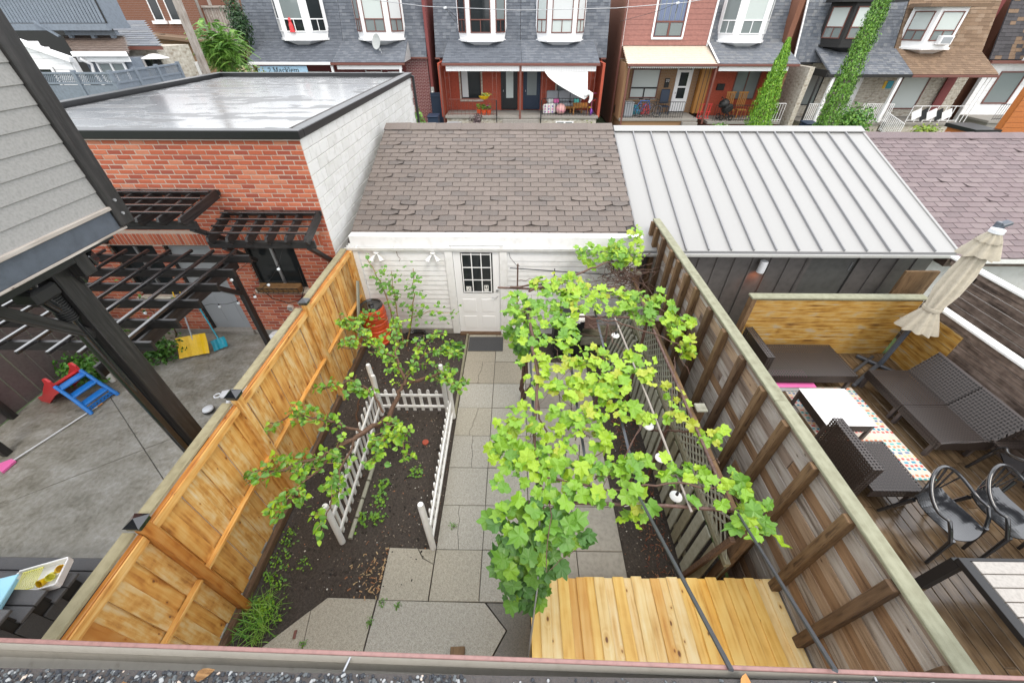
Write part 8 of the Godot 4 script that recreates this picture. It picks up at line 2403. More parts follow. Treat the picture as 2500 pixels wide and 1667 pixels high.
	for z in [-1.0, 1.0]:
		var sp := G.new()
		sp.prism([Vector2(0.33, 0.45), Vector2(0.33, 0.70), Vector2(0.38, 0.76), Vector2(0.46, 0.74), Vector2(0.52, 0.62), Vector2(0.72, 0.45), Vector2(0.93, 0.25), Vector2(1.08, 0.14), Vector2(1.2, 0.10), Vector2(1.2, 0.0), Vector2(1.0, 0.0), Vector2(0.6, 0.30)], 0.035, T3(Vector3(0, 0, z * 0.205 - 0.0175)))
		gpart(s, "side_panel", sp, M.red_plastic)
	var br := thing("broom", "pink broom with long white handle lying on the patio", "broom", Vector3(-7.84, 0.015, -4.1))
	pipe(br, "handle", [Vector3(0.206, 0.01, -0.588), Vector3(-0.204, 0.02, 0.586)], 0.012, M.light_plastic)
	pipe(br, "grip", [Vector3(0.222, 0.01, -0.635), Vector3(0.195, 0.01, -0.555)], 0.015, M.gold_wood)
	var bg := G.new()
	bg.prism([Vector2(-0.05, 0), Vector2(0.05, 0), Vector2(0.12, 0.20), Vector2(-0.15, 0.17)], 0.035, Transform3D(Basis(Vector3(0.94, 0, 0.33), Vector3(-0.33, 0, 0.94), Vector3(0, -1, 0)), Vector3(-0.205, 0.03, 0.58)))
	gpart(br, "bristles", bg, M.pink_plastic)
	# snow shovels
	shovel("yellow snow shovel leaning on the brick wall", Vector3(-6.74, 0, -6.12), 0.54, Vector3(-6.97, 1.19, -6.74), M.yellow_plastic, M.bin_grey, M.yellow_plastic)
	shovel("teal snow shovel leaning behind the yellow one", Vector3(-6.33, 0, -6.36), 0.28, Vector3(-6.72, 1.02, -6.76), M.teal_plastic, M.teal_plastic, M.teal_plastic)
	var bo := thing("spray_bottle", "white spray bottle with blue cap beside the black post", "bottle", Vector3(-7.9, 0, -5.32))
	turned(bo, "body", [Vector2(0, 0), Vector2(0.045, 0), Vector2(0.048, 0.02), Vector2(0.048, 0.17), Vector2(0.02, 0.21), Vector2(0, 0.21)], M.foam, Vector3.ZERO, 14)
	turned(bo, "cap", [Vector2(0.022, 0.205), Vector2(0.03, 0.22), Vector2(0.03, 0.27), Vector2(0, 0.275)], M.teal_plastic, Vector3.ZERO, 12)
	var gl := thing("patio_lamp", "round black and silver solar lamp standing on the patio", "lamp", Vector3(-5.54, 0, -4.58))
	turned(gl, "base", [Vector2(0, 0), Vector2(0.085, 0), Vector2(0.10, 0.03), Vector2(0.095, 0.06), Vector2(0.05, 0.07), Vector2(0, 0.07)], M.black_plastic)
	turned(gl, "dome", [Vector2(0.09, 0.065), Vector2(0.085, 0.085), Vector2(0.05, 0.10), Vector2(0, 0.105)], M.light_plastic)
	var cr := thing("toy_bench", "pale grey plastic bench half hidden behind the cedar fence", "bench", Vector3(-4.75, 0, -4.75), "", 0.35)
	bx(cr, "top", Vector3(0.85, 0.05, 0.16), Vector3(0, 0.42, 0), M.light_plastic, Vector3(0, 0, 0), 0.015)
	for x in [-0.3, 0.3]: bx(cr, "leg", Vector3(0.06, 0.42, 0.3), Vector3(x, 0.21, 0.05), M.light_plastic, Vector3(0.15, 0, 0), 0.015)
	bc(cr, "side", Vector3(-0.3, 0.05, 0.1), Vector3(0.4, 0.38, 0.13), M.light_plastic)
	pipe(cr, "ring", ring_pts(Vector3(-0.48, 0.42, 0.0), 0.05, Vector3.UP, 14), 0.014, M.light_plastic)
	var st := thing("garden_stool", "round-topped grey stool behind the fence near the brick corner", "stool", Vector3(-5.0, 0, -6.3))
	turned(st, "body", [Vector2(0, 0), Vector2(0.12, 0), Vector2(0.14, 0.1), Vector2(0.15, 0.3), Vector2(0.13, 0.42), Vector2(0.08, 0.46), Vector2(0, 0.46)], M.light_plastic)
	# coir window box
	var wb := thing("window_box", "coir-lined wire window box on the brick garage sill", "planter", Vector3(-4.78, 1.2, -6.72))
	var wg := G.new()
	wg.prism([Vector2(-0.09, 0.14), Vector2(-0.075, 0.04), Vector2(-0.03, 0.0), Vector2(0.04, 0.0), Vector2(0.09, 0.05), Vector2(0.11, 0.14), Vector2(0.085, 0.16), Vector2(0.05, 0.12), Vector2(-0.05, 0.12), Vector2(-0.07, 0.16)], 0.84, Transform3D(Basis(Vector3(0, 0, 1), Vector3(0, 1, 0), Vector3(-1, 0, 0)), Vector3(0.42, 0, 0)))
	gpart(wb, "liner", wg, M.coir)
	pipe(wb, "rim", [Vector3(-0.43, 0.15, 0.12), Vector3(0.43, 0.15, 0.12)], 0.007, M.black_iron)
	pipe(wb, "rim", [Vector3(-0.43, 0.02, 0.1), Vector3(0.43, 0.02, 0.1)], 0.006, M.black_iron)
	pipe(wb, "rim", [Vector3(-0.43, 0.30, 0.1), Vector3(0.43, 0.30, 0.1)], 0.006, M.black_iron)
	for i in 9: pipe(wb, "scroll", [Vector3(-0.4 + i * 0.1, 0.15, 0.125), Vector3(-0.36 + i * 0.1, 0.08, 0.125), Vector3(-0.42 + i * 0.1, 0.02, 0.11)], 0.005, M.black_iron, 5)
	var wc := thing("drooping_cable", "black cable drooping below the window box", "cable")
	pipe(wc, "wire", [Vector3(-5.2, 1.22, -6.78), Vector3(-5.1, 0.98, -6.8), Vector3(-4.8, 0.86, -6.81), Vector3(-4.5, 0.95, -6.8), Vector3(-4.3, 1.3, -6.78), Vector3(-4.3, 1.7, -6.8)], 0.008, M.black_matt, 6)
	# toys on the black steps
	var wt := thing("toy_tray", "white plastic tray with yellow strainer toys on the black steps", "toy", Vector3(-5.38, 0.555, -1.63), "", 0.35)
	var tg := G.new()
	for e in [[Vector3(0.46, 0.012, 0.30), Vector3(0, 0.006, 0)], [Vector3(0.46, 0.09, 0.02), Vector3(0, 0.045, 0.15)], [Vector3(0.46, 0.09, 0.02), Vector3(0, 0.045, -0.15)], [Vector3(0.02, 0.09, 0.28), Vector3(0.23, 0.045, 0)], [Vector3(0.02, 0.09, 0.28), Vector3(-0.23, 0.045, 0)]]:
		tg.box(e[0], T3(e[1]), 0.006)
	gpart(wt, "tray", tg, M.white_clean)
	for k in 9: bar(wt, "strainer_bar", Vector3(-0.18 + k * 0.022, 0.07, -0.12), Vector3(-0.18 + k * 0.022, 0.07, 0.1), 0.006, 0.006, M.lime_plastic)
	for z in [-0.12, 0.1]: bar(wt, "strainer_rim", Vector3(-0.19, 0.07, z), Vector3(0.0, 0.07, z), 0.008, 0.01, M.lime_plastic)
	for k in 3:
		var g := G.new()
		g.lathe([Vector2(0, 0.0), Vector2(0.035, 0.0), Vector2(0.042, 0.07), Vector2(0.036, 0.07), Vector2(0.03, 0.01), Vector2(0, 0.01)], 14)
		gpart(wt, "cup", g, [M.yellow_plastic, M.lime_plastic, M.yellow_plastic][k], T3(Vector3(0.05 + k * 0.055, 0.015 + 0.02 * k, 0.02 - k * 0.03), Vector3(0.9, k * 0.8, 0.3)))
	var sk := thing("toy_sink", "pale blue toy sink with grey tap and teal board on the black steps", "toy", Vector3(-5.60, 0.745, -1.34), "", 0.3)
	bx(sk, "tub", Vector3(0.5, 0.06, 0.34), Vector3(0, 0.03, 0), M.sky_plastic, Vector3.ZERO, 0.02)
	bx(sk, "rim", Vector3(0.54, 0.02, 0.38), Vector3(-0.01, 0.07, -0.01), M.sky_plastic, Vector3.ZERO, 0.008)
	bx(sk, "basin", Vector3(0.30, 0.012, 0.24), Vector3(-0.06, 0.083, 0.02), M.light_plastic, Vector3.ZERO, 0.004)
	var db := bx(sk, "drain_board", Vector3(0.26, 0.014, 0.20), Vector3(-0.02, 0.095, 0.04), M.aqua_plastic, Vector3.ZERO, 0.004)
	for i in 5:
		for j in 4: bx(db, "stud", Vector3(0.025, 0.01, 0.012), Vector3(-0.1 + i * 0.048, 0.01, -0.07 + j * 0.046), M.aqua_plastic, Vector3(0, 0.6 if (i + j) % 2 else -0.6, 0), 0.003)
	pipe(sk, "tap", [Vector3(0.02, 0.08, -0.13), Vector3(0.01, 0.13, -0.13), Vector3(-0.02, 0.22, -0.14), Vector3(0.02, 0.27, -0.16), Vector3(0.07, 0.28, -0.18)], 0.014, M.bin_grey)
	turned(sk, "tap_head", [Vector2(0, -0.02), Vector2(0.022, -0.01), Vector2(0.022, 0.012), Vector2(0, 0.02)], M.bin_grey, Vector3(0.075, 0.28, -0.185), 12)
	bx(sk, "tap_base", Vector3(0.12, 0.03, 0.07), Vector3(0.02, 0.09, -0.13), M.bin_grey, Vector3.ZERO, 0.01)

func shovel(label: String, foot: Vector3, w: float, top: Vector3, blade: Material, shaft: Material, grip: Material) -> void:
	var t := thing("snow_shovel", label, "shovel", foot, "snow shovels on the patio")
	var up := (top - foot).normalized()
	var side := up.cross(Vector3.BACK).normalized()
	side = Vector3(0.92, 0, -0.38) if side.x > 0 else Vector3(0.92, 0, -0.38)
	var nn := side.cross(up).normalized()
	side = up.cross(nn).normalized()
	var g := G.new()
	var N := 8
	var Hh := w * 0.78
	for j in 5:
		for i in N:
			var P := []
			for e in [[i, j], [i + 1, j], [i + 1, j + 1], [i, j + 1]]:
				var u: float = e[0] / float(N) * 2.0 - 1.0
				var v: float = e[1] / 5.0
				P.append(side * u * w * 0.5 + up * v * Hh + nn * (0.10 * u * u * 0.6 + 0.16 * (1.0 - v) * (1.0 - v) * 0.6 + 0.012 * sin(u * 9.0)))
			g.quad(P[0], P[1], P[2], P[3])
			g.quad(P[0] - nn * 0.006, P[3] - nn * 0.006, P[2] - nn * 0.006, P[1] - nn * 0.006)
	gpart(t, "scoop", g, blade)
	var L := foot.distance_to(top)
	pipe(t, "shaft", [up * Hh * 0.6 - nn * 0.01, up * (L - 0.14)], 0.016, shaft)
	pipe(t, "grip", [up * (L - 0.15), up * (L - 0.10) + side * 0.06, up * L + side * 0.06, up * L - side * 0.06, up * (L - 0.10) - side * 0.06, up * (L - 0.15)], 0.014, grip)

# ---------------------------------------------------------------- furniture on the deck
func wbox(parent: Node, called: String, a: Vector3, b: Vector3, mt: Material = null) -> MeshInstance3D:
	return bc(parent, called, a, b, M.wicker if mt == null else mt)

func build_deck_things() -> void:
	var Y := 0.302
	var rug := thing("rug", "pale woven rug with rows of red, orange and teal stitches on the deck", "rug", Vector3(5.5, Y, -4.1))
	var g := G.new()
	g.box(Vector3(1.25, 0.008, 1.85), T3(Vector3(0, 0.004, 0)))
	var rg := G.new()
	rg.quad(Vector3(-0.62, 0.010, 0.93), Vector3(0.66, 0.010, 0.93), Vector3(0.62, 0.010, -0.90), Vector3(-0.62, 0.010, -0.90), Vector2(0, 0.7), Vector2(0.7, 0.7), Vector2(0.7, 0), Vector2(0, 0))
	gpart(rug, "backing", g, M.canvas)
	gpart(rug, "weave", rg, M.rug)
	# sofa: two modules, backs to the dark fence
	for k in 2:
		var z0: float = [-5.10, -4.285][k]
		var z1: float = [-4.295, -3.56][k]
		var s := thing("wicker_sofa", ["dark wicker sofa module nearer the folded parasol", "dark wicker sofa module nearer the black chairs"][k], "sofa", Vector3(6.6, Y, (z0 + z1) * 0.5), "wicker sofa modules")
		var o := Vector3(6.6, Y, (z0 + z1) * 0.5)
		wbox(s, "seat", Vector3(6.27, 0.63, z0) - o, Vector3(7.0, 0.68, z1) - o)
		wbox(s, "front_skirt", Vector3(6.265, 0.54, z0) - o, Vector3(6.285, 0.629, z1) - o)
		wbox(s, "side_skirt", Vector3(6.286, 0.54, z0) - o, Vector3(7.0, 0.629, z0 + 0.02) - o)
		wbox(s, "side_skirt", Vector3(6.286, 0.54, z1 - 0.02) - o, Vector3(7.0, 0.629, z1) - o)
		var bk := bx(s, "backrest", Vector3(0.05, 0.52, z1 - z0), Vector3(7.11, 0.86, (z0 + z1) * 0.5) - o, M.wicker, Vector3(0, 0, -0.55))
		bx(bk, "top_edge", Vector3(0.06, 0.03, z1 - z0), Vector3(0, 0.27, 0), M.wicker_solid)
		if k == 1:
			var ar := G.new()
			ar.prism([Vector2(6.27, 0.54), Vector2(7.02, 0.54), Vector2(7.28, 1.08), Vector2(7.2, 1.1), Vector2(6.98, 0.75), Vector2(6.27, 0.68)], 0.03, T3(Vector3(0, 0, z1) - o))
			gpart(s, "end_panel", ar, M.wicker)
			wbox(s, "arm_cap", Vector3(6.95, 0.72, z1) - o, Vector3(7.6, 0.76, z1 + 0.14) - o)
		for e in [[6.31, z0 + 0.05], [6.31, z1 - 0.05], [6.95, z0 + 0.05], [6.95, z1 - 0.05]]:
			bc(s, "leg", Vector3(e[0] - 0.025, Y, e[1] - 0.025) - o, Vector3(e[0] + 0.025, 0.63, e[1] + 0.025) - o, M.wicker_solid)
	# chaise against the amber wall
	var c := thing("wicker_chaise", "long dark wicker chaise in front of the amber wall", "chaise", Vector3(5.2, Y, -5.35))
	var o := c.position
	wbox(c, "seat", Vector3(4.45, 0.63, -5.79) - o, Vector3(6.0, 0.68, -4.93) - o)
	wbox(c, "front_skirt", Vector3(4.45, 0.52, -4.949) - o, Vector3(6.0, 0.629, -4.93) - o)
	wbox(c, "side_skirt", Vector3(5.98, 0.52, -5.79) - o, Vector3(6.0, 0.629, -4.95) - o)
	wbox(c, "backrest", Vector3(4.30, 0.55, -5.85) - o, Vector3(4.43, 1.05, -5.0) - o)
	for e in [[4.5, -5.74], [4.5, -4.98], [5.95, -5.74], [5.95, -4.98]]: bc(c, "leg", Vector3(e[0] - 0.025, Y, e[1] - 0.025) - o, Vector3(e[0] + 0.025, 0.63, e[1] + 0.025) - o, M.wicker_solid)
	var pk := thing("storage_tub", "pink-lidded plastic storage tub under the wicker chaise", "tub", Vector3(4.95, Y, -5.1))
	bx(pk, "tub", Vector3(0.75, 0.13, 0.40), Vector3(0, 0.065, 0), M.light_plastic, Vector3.ZERO, 0.03)
	bx(pk, "lid", Vector3(0.80, 0.035, 0.44), Vector3(0, 0.148, 0), M.pink_plastic, Vector3.ZERO, 0.012)
	# table
	var t := thing("coffee_table", "low wicker coffee table with plain white top on the rug", "table", Vector3(5.17, Y, -4.24))
	o = t.position
	bc(t, "table_top", Vector3(4.79, 0.672, -4.63) - o, Vector3(5.55, 0.686, -3.85) - o, M.white_clean, 0.003)
	wbox(t, "apron", Vector3(4.80, 0.52, -4.62) - o, Vector3(4.815, 0.671, -3.86) - o)
	wbox(t, "apron", Vector3(4.816, 0.52, -3.875) - o, Vector3(5.54, 0.671, -3.86) - o)
	wbox(t, "apron", Vector3(5.525, 0.52, -4.62) - o, Vector3(5.54, 0.671, -3.876) - o)
	wbox(t, "apron", Vector3(4.816, 0.52, -4.62) - o, Vector3(5.524, 0.671, -4.605) - o)
	for e in [[4.82, -4.6], [5.52, -4.6], [4.82, -3.88], [5.52, -3.88]]: bc(t, "leg", Vector3(e[0] - 0.022, Y + 0.01, e[1] - 0.022) - o, Vector3(e[0] + 0.022, 0.671, e[1] + 0.022) - o, M.wicker_solid)
	# armchair with its back to the old fence
	var a := thing("wicker_armchair", "dark wicker armchair with its back to the grey fence", "armchair", Vector3(5.05, Y, -3.2))
	o = a.position
	wbox(a, "seat", Vector3(4.76, 0.63, -3.58) - o, Vector3(5.45, 0.675, -2.78) - o)
	wbox(a, "front_skirt", Vector3(4.76, 0.53, -2.80) - o, Vector3(5.45, 0.629, -2.78) - o)
	wbox(a, "side_skirt", Vector3(5.43, 0.53, -3.58) - o, Vector3(5.45, 0.629, -2.80) - o)
	wbox(a, "backrest", Vector3(4.59, 0.42, -3.70) - o, Vector3(4.73, 1.05, -2.85) - o)
	for e in [[4.65, -3.62], [4.65, -2.9], [5.4, -3.53], [5.4, -2.83]]: bc(a, "leg", Vector3(e[0] - 0.022, Y, e[1] - 0.022) - o, Vector3(e[0] + 0.022, 0.63, e[1] + 0.022) - o, M.wicker_solid)
	# black plastic chairs
	var lab := ["glossy black plastic chair nearest the wicker armchair", "glossy black plastic chair in the middle of the three", "glossy black plastic chair at the right edge behind the others"]
	var spots := [[5.33, -2.42, 0.28], [6.05, -2.45, 0.22], [6.9, -2.98, 2.6]]
	for k in 3: plastic_chair(lab[k], Vector3(spots[k][0], Y, spots[k][1]), spots[k][2])
	# slatted table at the corner
	var st := thing("slat_table", "outdoor table with pale grey slats and black frame in the lower right corner", "table", Vector3(5.7, Y, -1.1))
	o = st.position
	for i in 8: bx(st, "slat", Vector3(1.9, 0.03, 0.118), Vector3(5.86, 1.005, -1.72 + i * 0.128) - o, M.slat_pale, Vector3.ZERO, 0.004, rng.randi() % 40)
	bc(st, "frame", Vector3(4.80, 0.94, -1.82) - o, Vector3(4.90, 1.012, -0.6) - o, M.black_iron, 0.004)
	bc(st, "frame", Vector3(4.90, 0.94, -1.82) - o, Vector3(6.85, 1.0, -1.79) - o, M.black_iron)
	for z in [-1.80, -0.66]: bc(st, "leg", Vector3(4.80, Y, z - 0.05) - o, Vector3(4.90, 0.939, z + 0.05) - o, M.black_iron)
	bc(st, "leg", Vector3(6.75, Y, -1.82) - o, Vector3(6.85, 0.939, -1.72) - o, M.black_iron)
	# folded parasol
	var p := thing("parasol", "folded cream parasol on a grey mast in the deck corner", "parasol", Vector3(7.0, Y, -5.58))
	bar(p, "base_arm", Vector3(-0.85, 0.05, 0.55), Vector3(0.15, 0.05, -0.12), 0.07, 0.06, M.iron, 0.01)
	bar(p, "base_arm", Vector3(-0.75, 0.052, 0.28), Vector3(0.05, 0.052, -0.25), 0.05, 0.05, M.iron, 0.01)
	bar(p, "base_arm", Vector3(-0.25, 0.05, -0.28), Vector3(0.25, 0.05, 0.28), 0.07, 0.06, M.iron, 0.01)
	bar(p, "mast", Vector3(0, 0.05, 0), Vector3(0.08, 2.9, -0.02), 0.07, 0.06, M.bluegrey, 0.01)
	bar(p, "mast_arm", Vector3(0.08, 2.62, -0.02), Vector3(0.14, 2.86, -0.02), 0.09, 0.07, M.bluegrey, 0.01)
	bx(p, "tilt_head", Vector3(0.13, 0.05, 0.11), Vector3(0.17, 2.87, -0.02), M.bluegrey, Vector3(0, 0, 0.4), 0.01)
	var cg := G.new()
	var prof := [[1.02, 0.258, 9], [1.06, 0.241, 9], [1.2, 0.189, 9], [1.38, 0.112, 9], [1.43, 0.099, 9], [1.48, 0.112, 9], [1.75, 0.150, 9], [2.1, 0.142, 9], [2.4, 0.116, 9], [2.62, 0.095, 9], [2.64, 0.146, 9]]
	pleats(cg, prof)
	gpart(p, "canopy", cg, M.canvas, T3(Vector3(0.02, 0, 0.07)))
	var tg := G.new()
	pleats(tg, [[2.42, 0.22, 9], [2.5, 0.19, 9], [2.68, 0.12, 9], [2.76, 0.07, 9], [2.78, 0.0, 9]])
	gpart(p, "top_valance", tg, M.canvas, T3(Vector3(0.04, 0, 0.06)))
	turned(p, "tie_band", [Vector2(0.128, 1.40), Vector2(0.134, 1.42), Vector2(0.134, 1.46), Vector2(0.128, 1.48)], M.canvas, Vector3(0.02, 0, 0.07))
	turned(p, "crown_cap", [Vector2(0.09, 2.77), Vector2(0.085, 2.82), Vector2(0, 2.83)], M.light_plastic, Vector3(0.04, 0, 0.06))

func pleats(g: G, prof: Array) -> void:
	var N := 72
	for j in prof.size() - 1:
		for i in N:
			var P := []
			var Q := []
			for e in [[i, j], [i + 1, j], [i + 1, j + 1], [i, j + 1]]:
				var a: float = TAU * e[0] / N
				var q: Array = prof[e[1]]
				var k: float = q[1] * (1.0 + 0.16 * sin(a * q[2]) + 0.07 * sin(a * 4.0 + q[0] * 5.0))
				P.append(Vector3(cos(a) * k, q[0] + 0.03 * sin(a * 3.0 + 1.0) * (1.0 if e[1] == 0 else 0.0), sin(a) * k))
				Q.append(Vector3(cos(a) - 0.9 * cos(a * q[2]) * -sin(a), 0.25, sin(a) - 0.9 * cos(a * q[2]) * cos(a)).normalized())
			g.ntri([P[0], P[2], P[1]], [Q[0], Q[2], Q[1]], [Vector2.ZERO, Vector2.ONE, Vector2.RIGHT])
			g.ntri([P[0], P[3], P[2]], [Q[0], Q[3], Q[2]], [Vector2.ZERO, Vector2.DOWN, Vector2.ONE])

func plastic_chair(label: String, at: Vector3, turn: float) -> void:
	# front towards +z
	var c := thing("plastic_chair", label, "chair", at, "black plastic chairs", turn)
	c.scale = Vector3.ONE * 1.16
	var s := G.new()
	var N := 12
	for j in 8:
		for i in N:
			var P := []
			for e in [[i, j], [i + 1, j], [i + 1, j + 1], [i, j + 1]]:
				var u: float = e[0] / float(N) * 2.0 - 1.0
				var v: float = e[1] / 8.0
				var w := 0.235 * (1.0 - 0.22 * pow(v, 3.0)) * (0.86 + 0.14 * v)
				var zz := 0.27 - v * 0.50 - 0.05 * u * u * (1.0 - v)
				P.append(Vector3(u * w, 0.43 + 0.018 * u * u - 0.012 * sin(v * PI) + (0.05 * pow(v, 6.0)) - 0.03 * pow(1.0 - v, 5.0), zz))
			s.quad(P[0], P[1], P[2], P[3])
			s.quad(P[0] - Vector3(0, 0.012, 0), P[3] - Vector3(0, 0.012, 0), P[2] - Vector3(0, 0.012, 0), P[1] - Vector3(0, 0.012, 0))
	gpart(c, "seat", s, M.black_plastic)
	# hoop: arms and back in one sweep
	var h := []
	for i in 25:
		var t := i / 24.0
		var a := lerpf(-0.30, PI + 0.30, t)
		var y := 0.60 + 0.23 * pow(sin(clampf(a, 0, PI)), 1.4)
		h.append(Vector3(cos(a) * 0.285, y, -sin(a) * 0.27 + 0.02 - 0.06 * sin(clampf(a, 0, PI))))
	var hg := G.new()
	hg.tube([Vector3(0.25, 0.40, 0.22), Vector3(0.272, 0.52, 0.16)] + h + [Vector3(-0.272, 0.52, 0.16), Vector3(-0.25, 0.40, 0.22)], [0.019], 9)
	gpart(c, "hoop", hg, M.black_plastic)
	for i in 7:
		var u := (i - 3) / 3.0
		var a := PI / 2 - u * 0.85
		var top := Vector3(cos(a) * 0.285, 0.60 + 0.23 * pow(sin(a), 1.4), -sin(a) * 0.27 + 0.02 - 0.06 * sin(a))
		var bot := Vector3(u * 0.165, 0.46, -0.225)
		bar(c, "back_slat", bot, top, 0.034, 0.012, M.black_plastic, 0.004, Vector3(0, 0.3, 1))
	for q in [[0.235, 0.22, 0.27, 0.26], [-0.235, 0.22, -0.27, 0.26], [0.17, -0.21, 0.22, -0.32], [-0.17, -0.21, -0.22, -0.32]]:
		var lg := G.new()
		lg.tube([Vector3(q[0], 0.42, q[1]), Vector3(q[2], 0.0, q[3])], [0.024, 0.017], 8)
		gpart(c, "leg", lg, M.black_plastic)

# ---------------------------------------------------------------- things on the porches across the street
func pot(label: String, at: Vector3, fl: Color) -> void:
	var t := thing("flower_pot", label, "pot", at, "pots on the red porch")
	turned(t, "pot", [Vector2(0, 0), Vector2(0.11, 0), Vector2(0.16, 0.24), Vector2(0.17, 0.27), Vector2(0.14, 0.27), Vector2(0, 0.24)], M.orange_plastic, Vector3.ZERO, 14)
	crown(t, Vector3(0, 0.40, 0), Vector3(0.2, 0.2, 0.18), 120, 0.08, [Color(0.10, 0.26, 0.03), Color(0.14, 0.30, 0.04), fl], shapes_oval(0.4), "plant", 0.2)

func build_porch_things() -> void:
	var F := 0.905
	var ac := thing("air_conditioner_unit", "grey outdoor air conditioner unit below the red porch", "air conditioner", Vector3(-3.75, 0, -25.9))
	bc(ac, "case", Vector3(-0.45, 0.0, -0.4), Vector3(0.45, 0.72, 0.4), M.ac_unit, 0.03)
	for i in 9: bc(ac, "louvre", Vector3(-0.42, 0.08 + i * 0.065, 0.4), Vector3(0.42, 0.10 + i * 0.065, 0.415), M.bin_grey)
	turned(ac, "fan_grille", [Vector2(0, 0.735), Vector2(0.33, 0.735), Vector2(0.34, 0.72)], M.bin_grey, Vector3.ZERO, 20)
	pot("terracotta pot of yellow flowers on the left of the red porch", Vector3(-2.35, F, -27.5), Color(0.5, 0.42, 0.05))
	pot("terracotta pot of purple flowers nearest the black door", Vector3(-1.75, F, -27.4), Color(0.35, 0.10, 0.30))
	pot("small terracotta pot between the two flower pots on the red porch", Vector3(-2.05, F, -27.35), Color(0.14, 0.30, 0.04))
	var hb := thing("hanging_basket", "yellow trough basket hung on the red porch railing", "planter", Vector3(-2.0, 1.72, -27.15))
	turned(hb, "trough", [Vector2(0, 0), Vector2(0.14, 0.02), Vector2(0.22, 0.14), Vector2(0.24, 0.19), Vector2(0.2, 0.19), Vector2(0, 0.16)], M.yellow_plastic, Vector3.ZERO, 16, Vector2(1.3, 0.5))
	crown(hb, Vector3(0.1, 0.28, 0), Vector3(0.4, 0.1, 0.15), 60, 0.09, [Color(0.2, 0.32, 0.05), Color(0.5, 0.4, 0.04)], shapes_oval(0.4), "plant", 0.2)
	# porch sofa
	var so := thing("porch_sofa", "wooden porch sofa with grey cushions", "sofa", Vector3(2.9, F, -28.3))
	bc(so, "frame", Vector3(-1.1, 0.25, -0.4), Vector3(1.15, 0.36, 0.4), M.gold_wood)
	for i in 3:
		bx(so, "back_cushion", Vector3(0.72, 0.6, 0.2), Vector3(-0.72 + i * 0.74, 0.82, -0.3), M.bin_grey, Vector3(-0.15, 0, 0), 0.05)
		bx(so, "seat_cushion", Vector3(0.72, 0.16, 0.66), Vector3(-0.72 + i * 0.74, 0.44, 0.05), M.bin_grey, Vector3.ZERO, 0.04)
	for x in [-1.05, -0.35, 0.4, 1.1]: bc(so, "leg", Vector3(x - 0.04, 0, 0.3), Vector3(x + 0.04, 0.36, 0.38), M.gold_wood)
	for q in [[-0.85, M.foam], [-0.5, M.pink_plastic], [0.75, M.aqua_plastic]]: bx(so, "throw_pillow", Vector3(0.34, 0.26, 0.14), Vector3(q[0], 0.62, 0.1), q[1], Vector3(-0.4, 0, 0.2), 0.05)
	var sl := thing("slatted_bench", "small slatted wooden seat right of the porch sofa", "bench", Vector3(3.85, F, -27.6))
	for i in 6: bx(sl, "slat", Vector3(0.13, 0.03, 0.5), Vector3(-0.4 + i * 0.155, 0.5, 0), M.gold_wood, Vector3(0.25, 0, 0))
	for x in [-0.42, 0.42]: bc(sl, "leg", Vector3(x - 0.03, 0, 0.18), Vector3(x + 0.03, 0.42, 0.24), M.gold_wood)
	bc(sl, "rail", Vector3(-0.45, 0.38, 0.2), Vector3(0.45, 0.43, 0.23), M.gold_wood)
	var bl := thing("pink_ball", "big pale pink ball on the porch", "ball", Vector3(2.65, F, -27.45))
	var bg := G.new()
	var bp := []
	for i in 13: bp.append(Vector2(0.30 * sin(PI * i / 12.0), 0.30 - 0.30 * cos(PI * i / 12.0)))
	bg.lathe(bp, 22)
	gpart(bl, "ball", bg, mk("ball_pink", lc(0.75, 0.42, 0.40), 0.4))
	pipe(bl, "stripe", ring_pts(Vector3(0, 0.30, 0), 0.301, Vector3(0.3, 1, 0.2).normalized(), 26), 0.012, M.pink_plastic, 6)
	var bag := thing("patterned_bag", "white bag with pink spots on the porch floor", "bag", Vector3(1.95, F, -27.6))
	bx(bag, "bag", Vector3(0.75, 0.55, 0.3), Vector3(0, 0.28, 0), M.foam, Vector3(0, 0, 0.12), 0.08)
	for i in 9: bx(bag, "spot", Vector3(0.09, 0.07, 0.012), Vector3(-0.25 + (i % 3) * 0.22, 0.14 + (i / 3) * 0.15, 0.152), M.pink_plastic if i % 2 else M.purple, Vector3(0, 0, 0.4 + i), 0.01)
	var tri := thing("tricycle", "purple and yellow child's tricycle on the porch", "tricycle", Vector3(4.45, F, -27.4))
	for q in [[0.0, 0.2, 0.25, 0.17], [-0.16, 0.12, -0.2, 0.11], [0.16, 0.12, -0.2, 0.11]]: pipe(tri, "wheel", ring_pts(Vector3(q[0], q[1], q[2]), q[3], Vector3.RIGHT, 16), 0.03, M.purple)
	bar(tri, "frame", Vector3(0, 0.15, -0.2), Vector3(0, 0.4, 0.22), 0.06, 0.06, M.pink_plastic)
	bx(tri, "seat", Vector3(0.2, 0.06, 0.22), Vector3(0, 0.38, -0.1), M.yellow_plastic, Vector3.ZERO, 0.02)
	pipe(tri, "handlebar", [Vector3(0, 0.25, 0.25), Vector3(0, 0.75, 0.2), Vector3(-0.2, 0.8, 0.18)], 0.018, M.pink_plastic)
	pipe(tri, "handlebar", [Vector3(0, 0.75, 0.2), Vector3(0.2, 0.8, 0.18)], 0.018, M.red_plastic)
	var sc := thing("scooter", "red child's scooter leaning upright at the porch end", "scooter", Vector3(4.6, F, -28.2))
	pipe(sc, "stem", [Vector3(0, 0.1, 0), Vector3(0.05, 1.0, -0.05)], 0.02, M.red_plastic)
	pipe(sc, "handlebar", [Vector3(-0.2, 1.0, -0.05), Vector3(0.25, 1.02, -0.05)], 0.02, M.pink_plastic)
	bx(sc, "deck", Vector3(0.1, 0.03, 0.5), Vector3(0, 0.09, -0.25), M.red_plastic)
